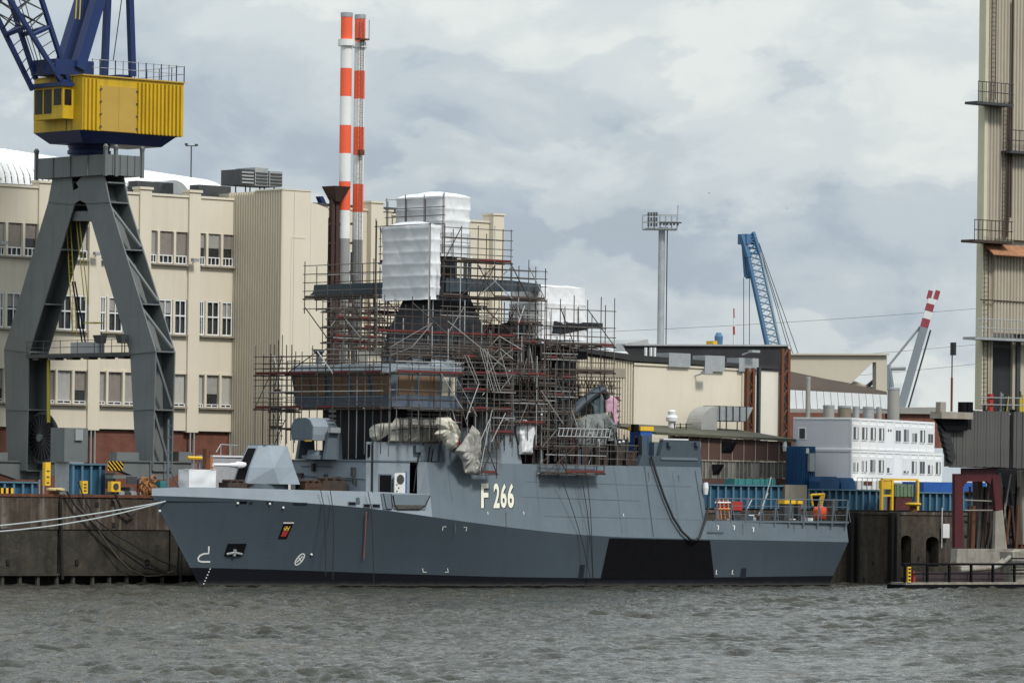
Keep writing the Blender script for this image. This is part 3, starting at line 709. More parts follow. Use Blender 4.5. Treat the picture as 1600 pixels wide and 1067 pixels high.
# bulbous bow sign, thruster sign, draught marks
stroke([(326, 853), (325.8, 858.5), (325.5, 864.3), (318, 864.8), (312, 867.5), (309, 872), (310, 875.8), (314.5, 877.2), (321, 877.3), (328, 877.3)], 2.6, offw, 'bulb_sign', on_low)
el = [(468 + 6.6 * math.cos(t) + 3.2 * math.sin(t) * -1, 873.5 + 8.2 * math.sin(t) - 3.0 * math.cos(t)) for t in [2 * math.pi * k / 20 for k in range(20)]]
stroke(el, 2.0, offw, 'thruster_sign', on_low, closed=True)
stroke([(463, 878.5), (472.5, 868.5)], 1.8, offw, 'thruster_sign', on_low, .04); stroke([(465, 869), (471, 878)], 1.8, offw, 'thruster_sign', on_low, .05)
for k in range(6): patch([(327.5 - k * 2, 887.5 + k * 4.6), (329.3 - k * 2, 887.5 + k * 4.6), (328.6 - k * 2, 889.5 + k * 4.6), (326.8 - k * 2, 889.5 + k * 4.6)], offw, 'draught_mark', on_low, 1, 1)
for px, py, d in ((692, 825, 1), (729, 826, -1), (661, 891, 2), (700, 891, -2)):
    s_ = 1 if d > 0 else -1; t = 1 if abs(d) == 1 else -1
    stroke([(px + 5 * s_, py - 2.5 * t), (px, py - 2.5 * t), (px - 1.2, py + 3.5 * t)], 1.4, offw, 'tug_mark', on_low)
for px, py in ((1118, 895), (1143, 895)): stroke([(px + 1, py - 5), (px, py + 1.5), (px + 2.5, py + 1.5)], 1.4, offw, 'tug_mark', on_low, .06)
for px, py in ((1121, 824), (1146, 824), (1176, 827)): stroke([(px - 1.5, py - 3), (px + 1.5, py - 3), (px + .8, py + 3.5)], 1.5, offw, 'tug_mark', on_top, parent=qua)
for px, py in ((762, 801), (818, 801), (974, 804)): stroke([(px - .5, py - 2), (px + .3, py + 2.5)], 1.1, offw, 'tug_mark', on_top, parent=mid)
# welding lines on the tall side
for c4 in (((1006, 727), (1007.5, 727), (1021.5, 838), (1020, 838)), ((1085, 735), (1086.4, 735), (1099, 810), (1097.6, 810))): patch(c4, navy_d, 'rubbing_strip', on_top, 1, 8, .03, mid)
patch([(1104, 830), (1130, 830.6), (1130, 833), (1104, 832.4)], navy_d, 'rubbing_strip', on_top, 3, 1, .08, qua)
# faint weld seams
seam_m = mat('weld seam', (0.066, 0.09, 0.11), .5, var=.1)
for pts in ([(300, 838), (420, 839), (560, 843), (700, 850)], [(560, 873), (700, 876), (930, 880)], [(300, 868), (420, 870), (550, 872)]): stroke(pts, .7, seam_m, 'weld_seam', on_low, .02)
seam_u = mat('upper weld seam', (0.098, 0.126, 0.15), .5, var=.1)
for pts in ([(690, 770), (820, 776), (1000, 782)], [(850, 806), (1000, 809), (1095, 812)], [(820, 752), (990, 757), (1080, 760)], [(1120, 836), (1300, 838)]): stroke(pts, .7, seam_u, 'weld_seam', on_top, .02, mid)
for px in (700, 835, 900, 960, 1050): stroke([(px, 735), (px + 6, 780), (px + 12, 832)], .6, seam_u, 'weld_seam', on_top, .022, mid)
rust_run = mat('rust run', (0.085, 0.082, 0.072), .8, var=.3, scale=3)
for px, py, h in ((790, 800, 28), (838, 735, 20), (1013, 738, 14), (1060, 742, 10), (1160, 818, 18), (1240, 818, 14)): patch([(px - .8, py), (px + 1.2, py), (px + 1.2, py + h), (px + .6, py + h)], rust_run, 'rust_run', on_top, 1, 5, .021, mid if px < 1100 else qua)
# hull number
def text_mesh(txt, name, m, parent, px0, px1, pyt, pyb, off, fn, dx=0, dz=0, bold=.018):
    cu = bpy.data.curves.new(name, 'FONT'); cu.body = txt; cu.offset = bold; cu.resolution_u = 4
    to = bpy.data.objects.new(name, cu); COL.objects.link(to); dg = bpy.context.evaluated_depsgraph_get()
    me = bpy.data.meshes.new_from_object(to.evaluated_get(dg)); bpy.data.objects.remove(to)
    vv = [v.co.copy() for v in me.vertices]; fs = [tuple(p.vertices) for p in me.polygons]
    xa = min(v.x for v in vv); xb = max(v.x for v in vv); ya = min(v.y for v in vv); yb_ = max(v.y for v in vv)
    f = MB(); f.v = [fn(px0 + (px1 - px0) * (v.x - xa) / (xb - xa) + dx, pyb + (pyt - pyb) * (v.y - ya) / (yb_ - ya) + dz + .05 * (px0 - px0), off) for v in vv]; f.f = fs
    return f.build(name, m, parent, fix=False)
for ch, a, b in (('F', 751, 762.5), ('2', 770.5, 780), ('6', 781.5, 791), ('6', 792.5, 802.5)):
    text_mesh(ch, 'hull_number', black_p, mid, a, b, 755, 793.5, .03, on_top, 1.3, .9, .035)  # black copy set off behind paints the letters' shadow edge
    text_mesh(ch, 'hull_number', ivory, mid, a, b, 755, 793.5, .06, on_top, 0, 0, .03)
# fairleads and recesses in the bow bulwark
for a, b, t in ((543, 556, 786.5), (567, 578, 789.8), (580.5, 593.5, 790)):
    o = patch([(a, t - 3.4), (b, t - 3), (b, t + 3.4), (a, t + 3)], navy_l, 'fairlead', on_top, 4, 2, .05, bul)
    patch([(a + 1, t - 2.2), (b - 1, t - 2), (b - 1, t + 2.4), (a + 1, t + 2)], black_p, 'opening', on_top, 4, 2, .07, o)
c = on_top(559, 781, .08); MB().lathe(0, 0, [(.3, 0), (.42, 0), (.42, .12), (.3, .12)], 14).build('ring', navy_l, bul) if False else None
patch([(555.5, 777), (561, 777), (562, 787), (556.5, 787)], navy_d, 'roller_plate', on_top, 2, 2, .06, bul)
for a, b, t in ((371, 386, 784.5), (389, 395, 785.5), (416, 427, 785), (458, 470, 786.5), (470, 480, 786.8)):
    patch([(a, t - 2), (b, t - 1.6), (b - 1, t + 2), (a, t + 1.6)], MATS['mast dark grey'] if a > 380 else black_p, 'fairlead', on_low, 3, 1, .05)
for px, py in ((371, 786), (421, 787), (442, 793), (249, 798), (486, 866)):
    MB().lathe(*on_low(px, py, .05)[:2], [(.09, on_low(px, py)[2] - .08), (.12, on_low(px, py)[2]), (.06, on_low(px, py)[2] + .1)], 8).build('lug', offw, hull)
# boat shaped boarding recess
patch([(594, 770), (612, 771), (611, 795), (598, 795)], navy_m, 'boarding_flap', on_top, 3, 3, .09, bul)
o = patch([(613, 772), (671, 772.5), (664, 796), (614, 795)], navy_l, 'boarding_recess', on_top, 6, 3, .07, bul)
patch([(614, 788.5), (664, 789), (657, 795), (616, 795)], mat('dark recess', (0.06, 0.055, 0.048), .9, var=.4, scale=3), 'opening', on_top, 6, 2, .10, o)
stroke([(598, 771), (602, 792), (604, 795), (611, 795), (612, 792), (610, 772)], 1.2, black_p, 'seam', on_top, .11, bul)
stroke([(613, 773), (616, 790), (620, 795.5), (655, 795.5), (663, 790), (671, 774)], 1.4, black_p, 'seam', on_top, .11, bul)

# ---- deckhouse forward of the bridge
ZD1 = None
X1 = hp(572, 740, -5.0)[0]
ZD1 = hp(572, 718, -5.0)[1]; ZB1 = hp(600, 690.5, -5.0)[1]
XBF = hp(615, 600, -6.2)[0]
dh = MB().box(X1, XBF + 3, -5.0, 5.2, 7.25, ZD1).build('forward_deckhouse', navy_p, ship)
x2 = hp(690, 700, -5.0)[0]
MB().pxz([(X1 + .05, ZD1 + .003), (x2, ZD1 + .003), (x2, ZB1), (X1 + .05, ZB1)], -5.0, -4.88).build('bulwark_plate', navy_p, ship)
f = MB()
for k in range(6): x = X1 + .6 + k * 1.35; f.box(x, x + .06, -4.87, -4.4, ZD1, ZB1 - .1)
f.build('bulwark_stays', navy_m, ship)
MB().box(X1 - .12, x2, -5.09, -4.95, ZD1 - .14, ZD1 - .02).build('deck_edge', navy_l, dh)
MB().box(X1 - .12, X1 - .002, -5.0, 5.2, ZD1 - .14, ZD1 - .02).build('deck_edge', navy_l, dh)
xA = hp(652, 740, -5.0)[0]
MB().add([(xA, -5.002, 7.3), (XM0, -bupper(XM0, 7.3), 7.3), (XM0, -bupper(XM0, ZMID), ZMID), (xA, -5.002, ZMID)], [(0, 1, 2, 3)]).build('shoulder_plate', navy_p, ship)
MB().add([(xA, -5.0, ZMID), (XM0, -bupper(XM0, ZMID), ZMID), (XM0, -4.8, ZMID)], [(0, 1, 2)]).build('shoulder_deck', deck_m, ship)
# front wall fittings
for px, py, w, h in ((489, 730, .25, .7), (468, 742, .7, .35), (551, 737, .35, .8), (553, 752, .3, .5), (530, 748, .3, .4), (508, 746, .2, .6)):
    y, z = hd(px, py, X1 - .2); block('fitting', X1 - .3, X1 - .01, y - w / 2, y + w / 2, z - h / 2, z + h / 2, steel_d, ship)
for a, b in (((456, 742), (552, 750)), ((470, 728), (520, 729)), ((520, 745), (570, 748))):
    rod('pipe', Q(*a, X1 - .1), Q(*b, X1 - .1), .04, navy_m, ship)
x, z = hp(581, 742, -5.05); MB().tube((x, -5.12, 7.5), (x, -5.12, ZB1), .09).build('black_hose', dark_rope, ship)
for pts in ([(662, 693), (655, 712), (650, 735), (646, 768)], [(672, 697), (668, 730), (662, 768)]):
    MB().path([P(a, b, -5.15) for a, b in pts], .06).build('black_hose', dark_rope, ship)
x, z = hp(576, 703, -5.05); block('fitting', x - .1, x + .1, -5.15, -5.0, z - .6, z + .5, black_p, ship)
x, z = hp(652, 701, -5.05); block('fitting', x - .45, x + .45, -5.4, -5.0, z - .3, z + .3, navy_m, ship)
stroke([(677, 700), (674, 720), (676, 722), (681, 722)], 1.6, black_p, 'handrail', lambda a, b, o: P(a, b, -5.0 - o), .15, dh)
# door
xa, za = hp(593, 742, -5.02); xb, zb_ = hp(610, 768, -5.02)
dr = MB().box(xa - .1, xb + .1, -5.06, -5.0, 7.3, za + .1).build('doorway', navy_l, dh); MB().box(xa, xb, -5.09, -5.02, 7.4, za).build('opening', black_p, dr)
xd, zd = hp(612, 737, -5.3); xe2, _ = hp(630, 737, -5.3)
d2 = MB().pxz([(xb + .05, 7.6), (xb + 1.35, 7.6), (xb + 1.35, za + .25), (xb + .25, za + .2), (xb + .05, za)], -5.5, -5.38).build('door', offw, dh)
MB().box(xb + 1.28, xb + 1.42, -5.52, -5.36, 7.6, za + .3).build('door_edge', blue_p, d2)
zc = za - .35; f = MB(); f.pxz([(xb + .7 + .42 * math.cos(t * math.pi / 8), zc + .42 * math.sin(t * math.pi / 8)) for t in range(16)], -5.54, -5.5); f.build('porthole', steel_d, d2)
for k in range(5): block('door_dog', xb + .25 + .2 * (k % 2), xb + .37 + .2 * (k % 2), -5.56, -5.5, 7.8 + k * .28, 7.9 + k * .28, steel_d, d2)
# foredeck clutter behind the bulwark: dark winch gear
for pa, pb, pt in ((352, 382, 753.5), (384, 425, 750), (472, 500, 754), (500, 537, 750)):
    f = MB(); yg = -.6 if pa < 450 else -2.5; x0, z0 = hp(pa, pt, yg); x1, _ = hp(pb, pt, yg)
    f.box(x0, x1, yg - .4, yg + .9, 7.4, z0)
    for k in range(3): xx = x0 + (x1 - x0) * (.15 + .33 * k); f.tube((xx, yg - .4, z0 + .12), (xx, yg + .7, z0 + .12), .14, 8)
    f.build('winch_gear', mat('dark rusty gear', (.06, .032, .022), .85, var=.4, scale=3) if pa in (384, 472) else mat('brown gear', (.05, .035, .028), .8, var=.4, scale=3), ship)
f = MB()
for px in (430, 440, 446): x, z = hp(px, 750, -1.5); f.tube((x, -1.6, 7.4), (x + .2, -1.4, z), .12, 8)
f.build('bollard_post', steel_d, ship)

# ---- gun turret
gx = hp(409, 740, 0)[0]; gz0 = hp(418, 756, 0)[1]; gz1 = hp(418, 696, 0)[1]
gun = MB()
# faceted shield in plan: front at -x
H = gz1 - gz0; w0, w1 = 2.15, 1.15
P0 = [(-2.15, -.8), (-.2, -2.35), (1.9, -2.2), (2.6, -1.2), (2.6, 1.2), (1.9, 2.2), (-.2, 2.35), (-2.15, .8)]; P0 = [(a * 1.15, b * 1.15) for a, b in P0]
Pm = [(-1.75, -.75), (-.55, -2.1), (1.75, -1.75), (2.2, -1.0), (2.2, 1.0), (1.75, 1.75), (-.55, 2.1), (-1.75, .75)]; Pm = [(a * 1.15, b * 1.15) for a, b in Pm]
P1 = [(-.75, -.55), (-.1, -.8), (1.4, -.9), (1.7, -.6), (1.7, .6), (1.4, .9), (-.1, .8), (-.75, .55)]; P1 = [(a * 1.25, b * 1.3) for a, b in P1]
gn = MB().prism([(gx + a, b, gz0) for a, b in P0], [(gx + a * .98, b * .98, gz0 + H * .42) for a, b in Pm])
gn.prism([(gx + a * .98, b * .98, gz0 + H * .42 + .002) for a, b in Pm], [(gx + a, b, gz1) for a, b in P1])
gun = gn.build('gun_turret', navy_p, ship)
zm_ = gz0 + H * .42; sl = MB().prism([(gx - 2.53, -.62, gz0 + .05), (gx - 2.05, -.62, zm_), (gx - 1.16, -.5, gz1 - .25), (gx + .2, -.5, gz1 - .25), (gx + .2, -.62, gz0 + .05)], [(gx - 2.53, .62, gz0 + .05), (gx - 2.05, .62, zm_), (gx - 1.16, .5, gz1 - .25), (gx + .2, .5, gz1 - .25), (gx + .2, .62, gz0 + .05)]).build('gun_slot', black_p, gun)
zb0 = hp(400, 727, 0)[1]
f = MB(); xb0 = gx - 1.6
for (xa, ra), (xb, rb_) in zip(((0, .2), (-.6, .3), (-1.1, .34), (-1.25, .22), (-1.7, .2), (-1.9, .15), (-3.6, .13)), ((-.6, .3), (-1.1, .34), (-1.25, .22), (-1.7, .2), (-1.9, .15), (-3.6, .13), (-3.75, .15))):
    f.tube((xb0 + xa, 0, zb0), (xb0 + xb, 0, zb0), ra, 12, rb_)
f.build('wrapped_gun_barrel', wrapw, gun, smooth=50)
MB().lathe(gx, 0, [(2.3, 7.3), (2.3, gz0 - .01)], 20).build('gun_ring', navy_m, gun)
MB().box(gx - .6, gx + 1.0, -1.0, 1.0, gz1 + .003, gz1 + .08).build('turret_hatch', navy_l, gun)

# ---- missile launcher
rx, rz0 = hp(492, 718, .8)[0], ZD1
zt0 = hp(492, 653, .8)[1]; rz_ = lambda py: hp(492, py, .8)[1]
ra = MB().lathe(rx + .2, .8, [(1.3, rz0), (1.3, rz0 + .35), (.9, rz0 + .36), (.75, rz_(703))], 16).build('missile_launcher', navy_m, ship, smooth=40)
z0, z1 = rz_(688), zt0
# round-topped box magazine pointing forward: barrel axis along x
sec = [(-1.15, z0), (-1.25, z0 + .5), (-1.25, z1 - .75), (-.85, z1 - .2), (-.3, z1), (.9, z1), (1.45, z1 - .2), (1.75, z1 - .7), (1.75, z0 + .5), (1.65, z0)]
MB().pyz([(y + .5, z) for y, z in sec], rx - 1.5, rx + 1.2).build('launcher_box', navy_p, ra)
MB().pyz([(y * .92 + .52, z0 + (z - z0) * .94 + .1) for y, z in sec], rx - 1.56, rx - 1.501).build('launcher_front', navy_m, ra)
for k in range(6):
    z = z0 + .35 + k * .42; block('louvre', rx + .2, rx + 1.0, -.82, -.755, z, z + .2, steel_d, ra)
for sy in (-1.15, 2.55):
    MB().pxz([(rx - .5, rz0), (rx + 1.5, rz0), (rx + 1.3, rz_(668)), (rx + .2, rz_(664)), (rx - .1, rz_(680))], sy, sy + .35).build('trunnion_arm', navy_m, ra)
block('sight_unit', rx - .2, rx + .9, -1.55, -1.16, rz_(676), rz_(668), galv, ra)
block('yellow_stripe', rx - 1.6, rx - 1.57, -.6, .3, rz_(690), rz_(688), yellow, ra)

# ---- bridge
YS = hd(455, 600, XBF)[0]; YP = -6.2
zf = lambda py: hd(560, py, XBF)[1]
zr1, zr0, zw1, zw0, zbb, zdk = zf(569), zf(583), zf(586), zf(619), zf(637), zf(690)
xba = hp(722, 600, YP)[0]
br = MB()
# window band leans out to the top: outline at sill and at head
def plan(d): return [(XBF - d, YS - .5 + d * .3), (XBF - d, YP + .3), (XBF + .8, YP - d * .4), (xba, YP - d * .4), (xba, YS + d * .4), (XBF + 1.2, YS + d * .4)]
br.prism([(x, y, zw0) for x, y in plan(0)], [(x, y, zr0) for x, y in plan(.34)])
bridge = br.build('bridge', navy_m, ship)
MB().prism([(x, y, zbb) for x, y in plan(-.15)], [(x, y, zw0 - .003) for x, y in plan(-.02)]).build('bridge_skirt', mat('blue grey skirt', (0.10, 0.13, 0.18), .6, var=.15, scale=.8), bridge)
MB().prism([(x, y, zr0 + .003) for x, y in plan(.55)], [(x, y, zr1) for x, y in plan(.2)]).build('bridge_roof', navy_p, bridge)
def wz(py): return zw0 + (zr0 - zw0) * (619 - py) / (619 - 584)
for a, b in ((462, 483), (486, 507), (518, 543), (551, 575), (583, 608)):
    ya, yb_ = hd(a, 600, XBF - .2)[0], hd(b, 600, XBF - .2)[0]; f = MB()
    za, zb2 = zw0 + .15, zr0 - .25; t0 = .34 * (za - zw0) / (zr0 - zw0); t1 = .34 * (zb2 - zw0) / (zr0 - zw0)
    f.prism([(XBF - t0 - .02, ya, za), (XBF - t0 - .02, yb_, za), (XBF - t1 - .02, yb_ - .06, zb2), (XBF - t1 - .02, ya + .06, zb2)], [(XBF - t0 + .05, ya, za), (XBF - t0 + .05, yb_, za), (XBF - t1 + .05, yb_, zb2), (XBF - t1 + .05, ya, zb2)])
    w = f.build('window', plywood, bridge)
    rod('window_post', (XBF - t0 - .06, yb_ - .2, za), (XBF - t1 - .06, yb_ - .2, zb2), .08, navy_m, bridge)
for a, b in ((622, 648), (655, 683), (690, 700), (703, 712)):
    xa, xb = hp(a, 600, YP)[0], hp(b, 600, YP)[0]
    f = MB(); za, zb2 = zw0 + .15, zr0 - .25; t0 = .136 * (za - zw0) / (zr0 - zw0); t1 = .136 * (zb2 - zw0) / (zr0 - zw0)
    f.prism([(xa, YP - t0 - .02, za), (xb, YP - t0 - .02, za), (xb, YP - t1 - .02, zb2), (xa, YP - t1 - .02, zb2)], [(xa, YP - t0 + .05, za), (xb, YP - t0 + .05, za), (xb, YP - t1 + .05, zb2), (xa, YP - t1 + .05, zb2)])
    f.build('window', plywood if a < 690 else cream, bridge)
# structure under the bridge
MB().box(XBF + 1.6, xba + 14, -3.7, 5.2, ZD1 + .004, zbb - .003).build('bridge_block', mat('shadowed naval steel', (0.017, 0.021, 0.029), .6, var=.15, scale=.6), ship)  # near-black colour paints the shadow below the bridge
xs1 = hp(692, 660, -5.3)[0]; xs2 = hp(812, 700, -5.3)[0]
zsa = hp(700, 613, -5.3)[1]; zsb = hp(797, 626, -5.3)[1]
side = MB().pxz([(xs1 - .4, ZMID - .3), (xs2 + .2, ZMID - .3), (hp(797, 630, -5.3)[0], zsb), (xs1 + .5, zsa)], -5.32, -5.0).build('superstructure_side', navy_m, ship)
MB().pxz([(hp(745, 700, -5.3)[0], ZMID - .2), (xs2 + .25, ZMID - .2), (hp(800, 640, -5.3)[0], zsb - .6), (hp(768, 640, -5.3)[0], zsb - .6)], -5.40, -5.33).build('doubler_plate', navy_p, side)
xa, za = hp(718, 650, -5.4); xb, zb2 = hp(745, 668, -5.4); block('opening', xa, xb, -5.36, -5.28, zb2, za, black_p, side)
MB().pxz([(xa - .2, za + 1.2), (xb, za + 1.2), (xb - .4, za + 3.0), (xa + .4, za + 3.0)], -5.9, -5.33).build('sponson', navy_l, side)
MB().box(hp(690, 700, -5.0)[0], xs2, -4.98, 4.9, ZMID - .2, zsb - 1).build('midship_block', navy_m, ship)
for z, px in ((672, 707), (662, 707), (690, 712)):
    xx, zz = hp(px, z, -5.6); MB().lathe(xx, -5.6, [(.3, zz - .35), (.38, zz), (.3, zz + .35)], 10).build('red_drum', red_p, ship)
# domes and boxes on the bridge roof
xd, zd = hp(656, 570, -3.5)
MB().prism([(xd - .2, -5.4, zr1 + .002), (xd + 3.4, -5.4, zr1 + .002), (xd + 3.4, -1.4, zr1 + .002), (xd - .2, -1.4, zr1 + .002)], [(xd + .6, -4.6, zr1 + .9), (xd + 2.4, -4.6, zr1 + .9), (xd + 2.4, -2.2, zr1 + .9), (xd + .6, -2.2, zr1 + .9)]).build('roof_sponson', navy_p, bridge)
xx, zz = hp(497, 560, 2); y_ = 2.0
MB().lathe(xx + .5, 2.5, [(.3, zr1), (.22, zr1 + .8), (.3, zr1 + .9), (.5, zr1 + 1.1), (.5, zr1 + 1.25)], 12).build('roof_pedestal', navy_m, bridge)
xx, zz = hp(578, 565, -2); block('roof_locker', xx - .7, xx + .8, -2.6, -1.4, zr1 + .002, zr1 + 1.1, cream_l, bridge)
for px in (602, 626, 640): xx, zz = hp(px, 562, 0); block('roof_locker', xx - .5, xx + .5, -.5, .5, zr1 + .002, zr1 + .8, (navy_m, rust, navy_l)[px % 3], bridge)

# ---- main mast
xm = hp(680, 500, 0)[0]
zm0, zm1 = zr1 - .3, hp(680, 440, 0)[1]
ms = MB().prism([(xm - 4.3, -3.3, zbb), (xm + 4.8, -3.3, zbb), (xm + 4.8, 3.3, zbb), (xm - 4.3, 3.3, zbb)], [(xm - 3.4, -2.8, hp(680, 530, 0)[1]), (xm + 3.9, -2.8, hp(680, 530, 0)[1]), (xm + 3.9, 2.8, hp(680, 530, 0)[1]), (xm - 3.4, 2.8, hp(680, 530, 0)[1])]).build('mast_house', mat('mast house grey', (.05, .062, .075), .6, var=.2, scale=.5), ship)
mast = MB().prism([(xm - 3.4, -2.8, hp(680, 529.8, 0)[1]), (xm + 3.9, -2.8, hp(680, 529.8, 0)[1]), (xm + 3.9, 2.8, hp(680, 529.8, 0)[1]), (xm - 3.4, 2.8, hp(680, 529.8, 0)[1])], [(xm - 1.5, -1.5, zm1), (xm + 1.9, -1.5, zm1), (xm + 1.9, 1.5, zm1), (xm - 1.5, 1.5, zm1)]).build('mast', mast_m, ship)
MB().box(xm - .9, xm + 1.2, -1.2, 1.2, zm1 + .003, hp(680, 395, 0)[1]).build('mast_head', mast_m, mast)
# yard beams
za, zb2 = hp(545, 436, 3)[1], hp(545, 456, 3)[1]
ya0, ya1 = hd(500, 445, xm - .6)[0], 1.3
MB().pyz([(ya0 + .6, zb2 + .2), (ya1, zb2), (ya1, za), (ya0, za), (ya0 + .1, zb2 + .5)], xm - 1.3, xm + .1).build('yard_beam', navy_d, mast)
x0, z0 = hp(690, 447, -1.5); x1, _ = hp(838, 447, -1.5)
za, zb2 = hp(760, 437, -1.5)[1], hp(760, 458, -1.5)[1]
MB().pxz([(x0, zb2 - .1), (x1 - 3, zb2 + .25), (x1, zb2 + .35), (x1, za - .2), (x1 - 3.4, za), (x0, za)], -2.1, -.9).build('yard_beam', navy_d, mast)
# ---- aft mast
xq = hp(866, 590, 0)[0]; zq1 = hp(866, 540, 0)[1]
am = MB().prism([(xq - 1.3, -1.6, ZMID), (xq + 1.5, -1.6, ZMID), (xq + 1.5, 1.6, ZMID), (xq - 1.3, 1.6, ZMID)], [(xq - 1.1, -1.4, zq1), (xq + 1.3, -1.4, zq1), (xq + 1.3, 1.4, zq1), (xq - 1.1, 1.4, zq1)]).build('aft_mast', mast_m, ship)
xa, za = hp(855, 548, -.5); xb, zb2 = hp(902, 562, -.5); MB().box(xa, xb, -1.9, 1.9, zb2, za).build('aft_mast_platform', mat('shadowed naval steel', (0,0,0)), am)
xa, _ = hp(857, 512, -1.8); xb, _ = hp(936, 512, -1.8); za = hp(890, 503, -1.8)[1]; zb2 = hp(890, 519, -1.8)[1]
MB().pxz([(xa, zb2 - .2), (xa + 1.2, zb2 - .25), (xb - 1.2, zb2 + .45), (xb, zb2 + .5), (xb, za), (xa + .2, za)], -2.3, -1.3).build('yard_beam', mast_m, am)
xa, za = hp(872, 608, -1.7); MB().prism([(xa, -1.7, za - 1.2), (xa + 2.0, -1.7, za - .7), (xa + 2.0, .5, za - .7), (xa, .5, za - 1.2)], [(xa, -1.7, za + .1), (xa + 2.4, -1.7, za), (xa + 2.4, .5, za), (xa, .5, za + .1)]).build('radar_sponson', navy_d, am)
# machinery housing between the masts, its steel colour darkened to paint shade
MB().box(hp(735, 600, -3)[0], hp(830, 600, -3)[0], -3.8, 4.2, ZMID, hp(780, 598, -3)[1]).build('funnel_house', mat('shadowed naval steel', (0,0,0)), ship)
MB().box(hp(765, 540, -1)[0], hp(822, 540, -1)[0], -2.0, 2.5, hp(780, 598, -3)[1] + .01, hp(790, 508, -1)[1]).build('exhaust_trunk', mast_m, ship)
MB().box(hp(815, 640, -3.5)[0], hp(900, 640, -3.5)[0], -3.6, 4.0, ZMID, hp(860, 668, -3.5)[1]).build('boat_deck_house', mat('shadowed naval steel', (0,0,0)), ship)

# ---- aft block
xa0 = hp(996, 720, -5.35)[0]; xa1 = hp(1093, 700, -5.35)[0]; zt_ = hp(1060, 688.5, -5.35)[1]; zt2 = hp(1010, 676, -5.35)[1]
ab = MB().pxz([(xa0 + .0, ZMID - .02), (xa1 + .25, ZMID - .02), (xa1, zt_), (hp(1036, 690, -5.35)[0], zt_ + .05), (hp(1030, 712, -5.35)[0], hp(1030, 712, -5.35)[1]), (hp(1012, 712, -5.35)[0], hp(1012, 712, -5.35)[1]), (hp(1008, 690, -5.35)[0], zt_ + .4), (hp(1002, 690, -5.35)[0], zt_ + .4), (xa0 + .5, ZMID + 1.0)], -5.42, -4.9).build('aft_superstructure', navy_d, ship)
MB().box(xa0 + 2.5, xa1 - .1, -4.88, 4.9, ZMID, zt_ - .15).build('hangar', navy_m, ab)
x0, z0 = hp(1033, 716, -5.5); x1, _ = hp(1090, 716, -5.5); block('rubbing_strip', x0, x1, -5.52, -5.425, z0 - .12, z0 + .12, navy_l, ab)
block('roof_rail', hp(1036, 688, -5.4)[0], hp(1075, 688, -5.4)[0], -5.46, -4.9, zt_ + .06, zt_ + .18, offw, ab)
for px in (1044, 1087): x, z = hp(px, 695, -5.4); block('bracket', x - .25, x + .25, -5.75, -5.43, z - .1, z + .25, navy_d, ab)

# ---- flight deck rails: safety net frames folded up
yr = -6.15
x0 = hp(1118, 800, yr)[0]; zr_ = lambda py: hp(1220, py, yr)[1]
zt_, zm_, zb_ = zr_(780), zr_(797), zr_(813)
xsr = [x0 + (XEND - .3 - x0) * k / 9 for k in range(10)]
rl_ = MB().box(x0 - .3, XEND - .1, yr - .16, yr + .1, zb_ - .2, zb_ - .02).build('safety_net_frame', navy_m, ship)
for x in xsr:
    beam('net_post', (x - .15, yr - .14, zb_ - .6), (x + .12, yr - .08, zt_), .11, .13, navy_m, ship)
    beam('net_strut', (x + .45, yr - .1, zb_ - .1), (x + .1, yr - .08, zt_ - .5), .07, .07, navy_m, ship)
for z, r_ in ((zt_, .055), (zm_ + .35, .035), (zm_ - .4, .035)):
    for a, b in zip(xsr[:-1], xsr[1:]): rod('net_rail', (a, yr - .08, z), (b, yr - .08, z), r_, navy_m, ship)
x, z = hp(1302, 794, yr); block('stern_light', x - .3, x + .5, yr - .1, yr + .6, z - .2, z + .9, steel_d, ship)
# ---- davit crane and covered boat amidships
dv = MB().path([P(886, 672, -3.2), P(889, 655, -3.2), P(895, 643, -3.2), P(908, 630, -3.2), P(925, 616, -3.2), P(941, 607, -3.2)], .42, 8).build('davit_arm', navy_d, ship, smooth=40)
MB().tube(P(941, 605, -3.2), P(949, 622, -3.2), .3, 8).build('davit_head', steel_d, dv)
MB().path([P(896, 652, -2.9), P(914, 634, -2.9), P(938, 618, -2.9)], .12, 6).build('davit_ram', steel_d, dv)
x0, z0 = hp(928, 618, -1.5); x1, z1 = hp(946, 650, -1.5); MB().box(x0, x1, -1.5, .8, z1, z0).build('davit_housing', teal_g, ship)
# ================================================================== portal crane on the quay
crane_g = mat('crane grey', (0.135, 0.15, 0.15), 0.6, var=0.10, scale=0.5, streak=(0.085, 0.095, 0.095), streak_amt=0.45, spots=(0.15, 0.15, 0.145), spot_amt=0.3)
crane_b = mat('crane blue', (0.009, 0.024, 0.10), 0.5, var=0.2, scale=0.5)
crane_y = mat('crane yellow', (0.54, 0.35, 0.014), 0.55, var=0.1, scale=0.5, streak=(0.27, 0.165, 0.012), streak_amt=0.55)
crane_yd = mat('crane door yellow', (0.43, 0.28, 0.055), 0.55, var=0.06, scale=0.5, streak=(0.45, 0.27, 0.04), streak_amt=0.3)
YCR = 12.6
xc = hp(232, 735, YCR)[0]
cr = thing('portal_crane', 'tall grey portal crane with yellow machinery house and blue lattice boom', 'crane', (xc, YCR + 5, GZ))
DX = 2.1
def yz(pts, x): return [hd(a, b, x) for a, b in pts]
legs = {'r': [(163, 272), (172, 316), (244, 549), (239, 735), (214, 735), (204, 553), (135, 318), (120, 286), (132, 272)],
        'l': [(84, 272), (112, 272), (117, 320), (46, 550), (42, 735), (12, 735), (7, 546), (76, 316)]}
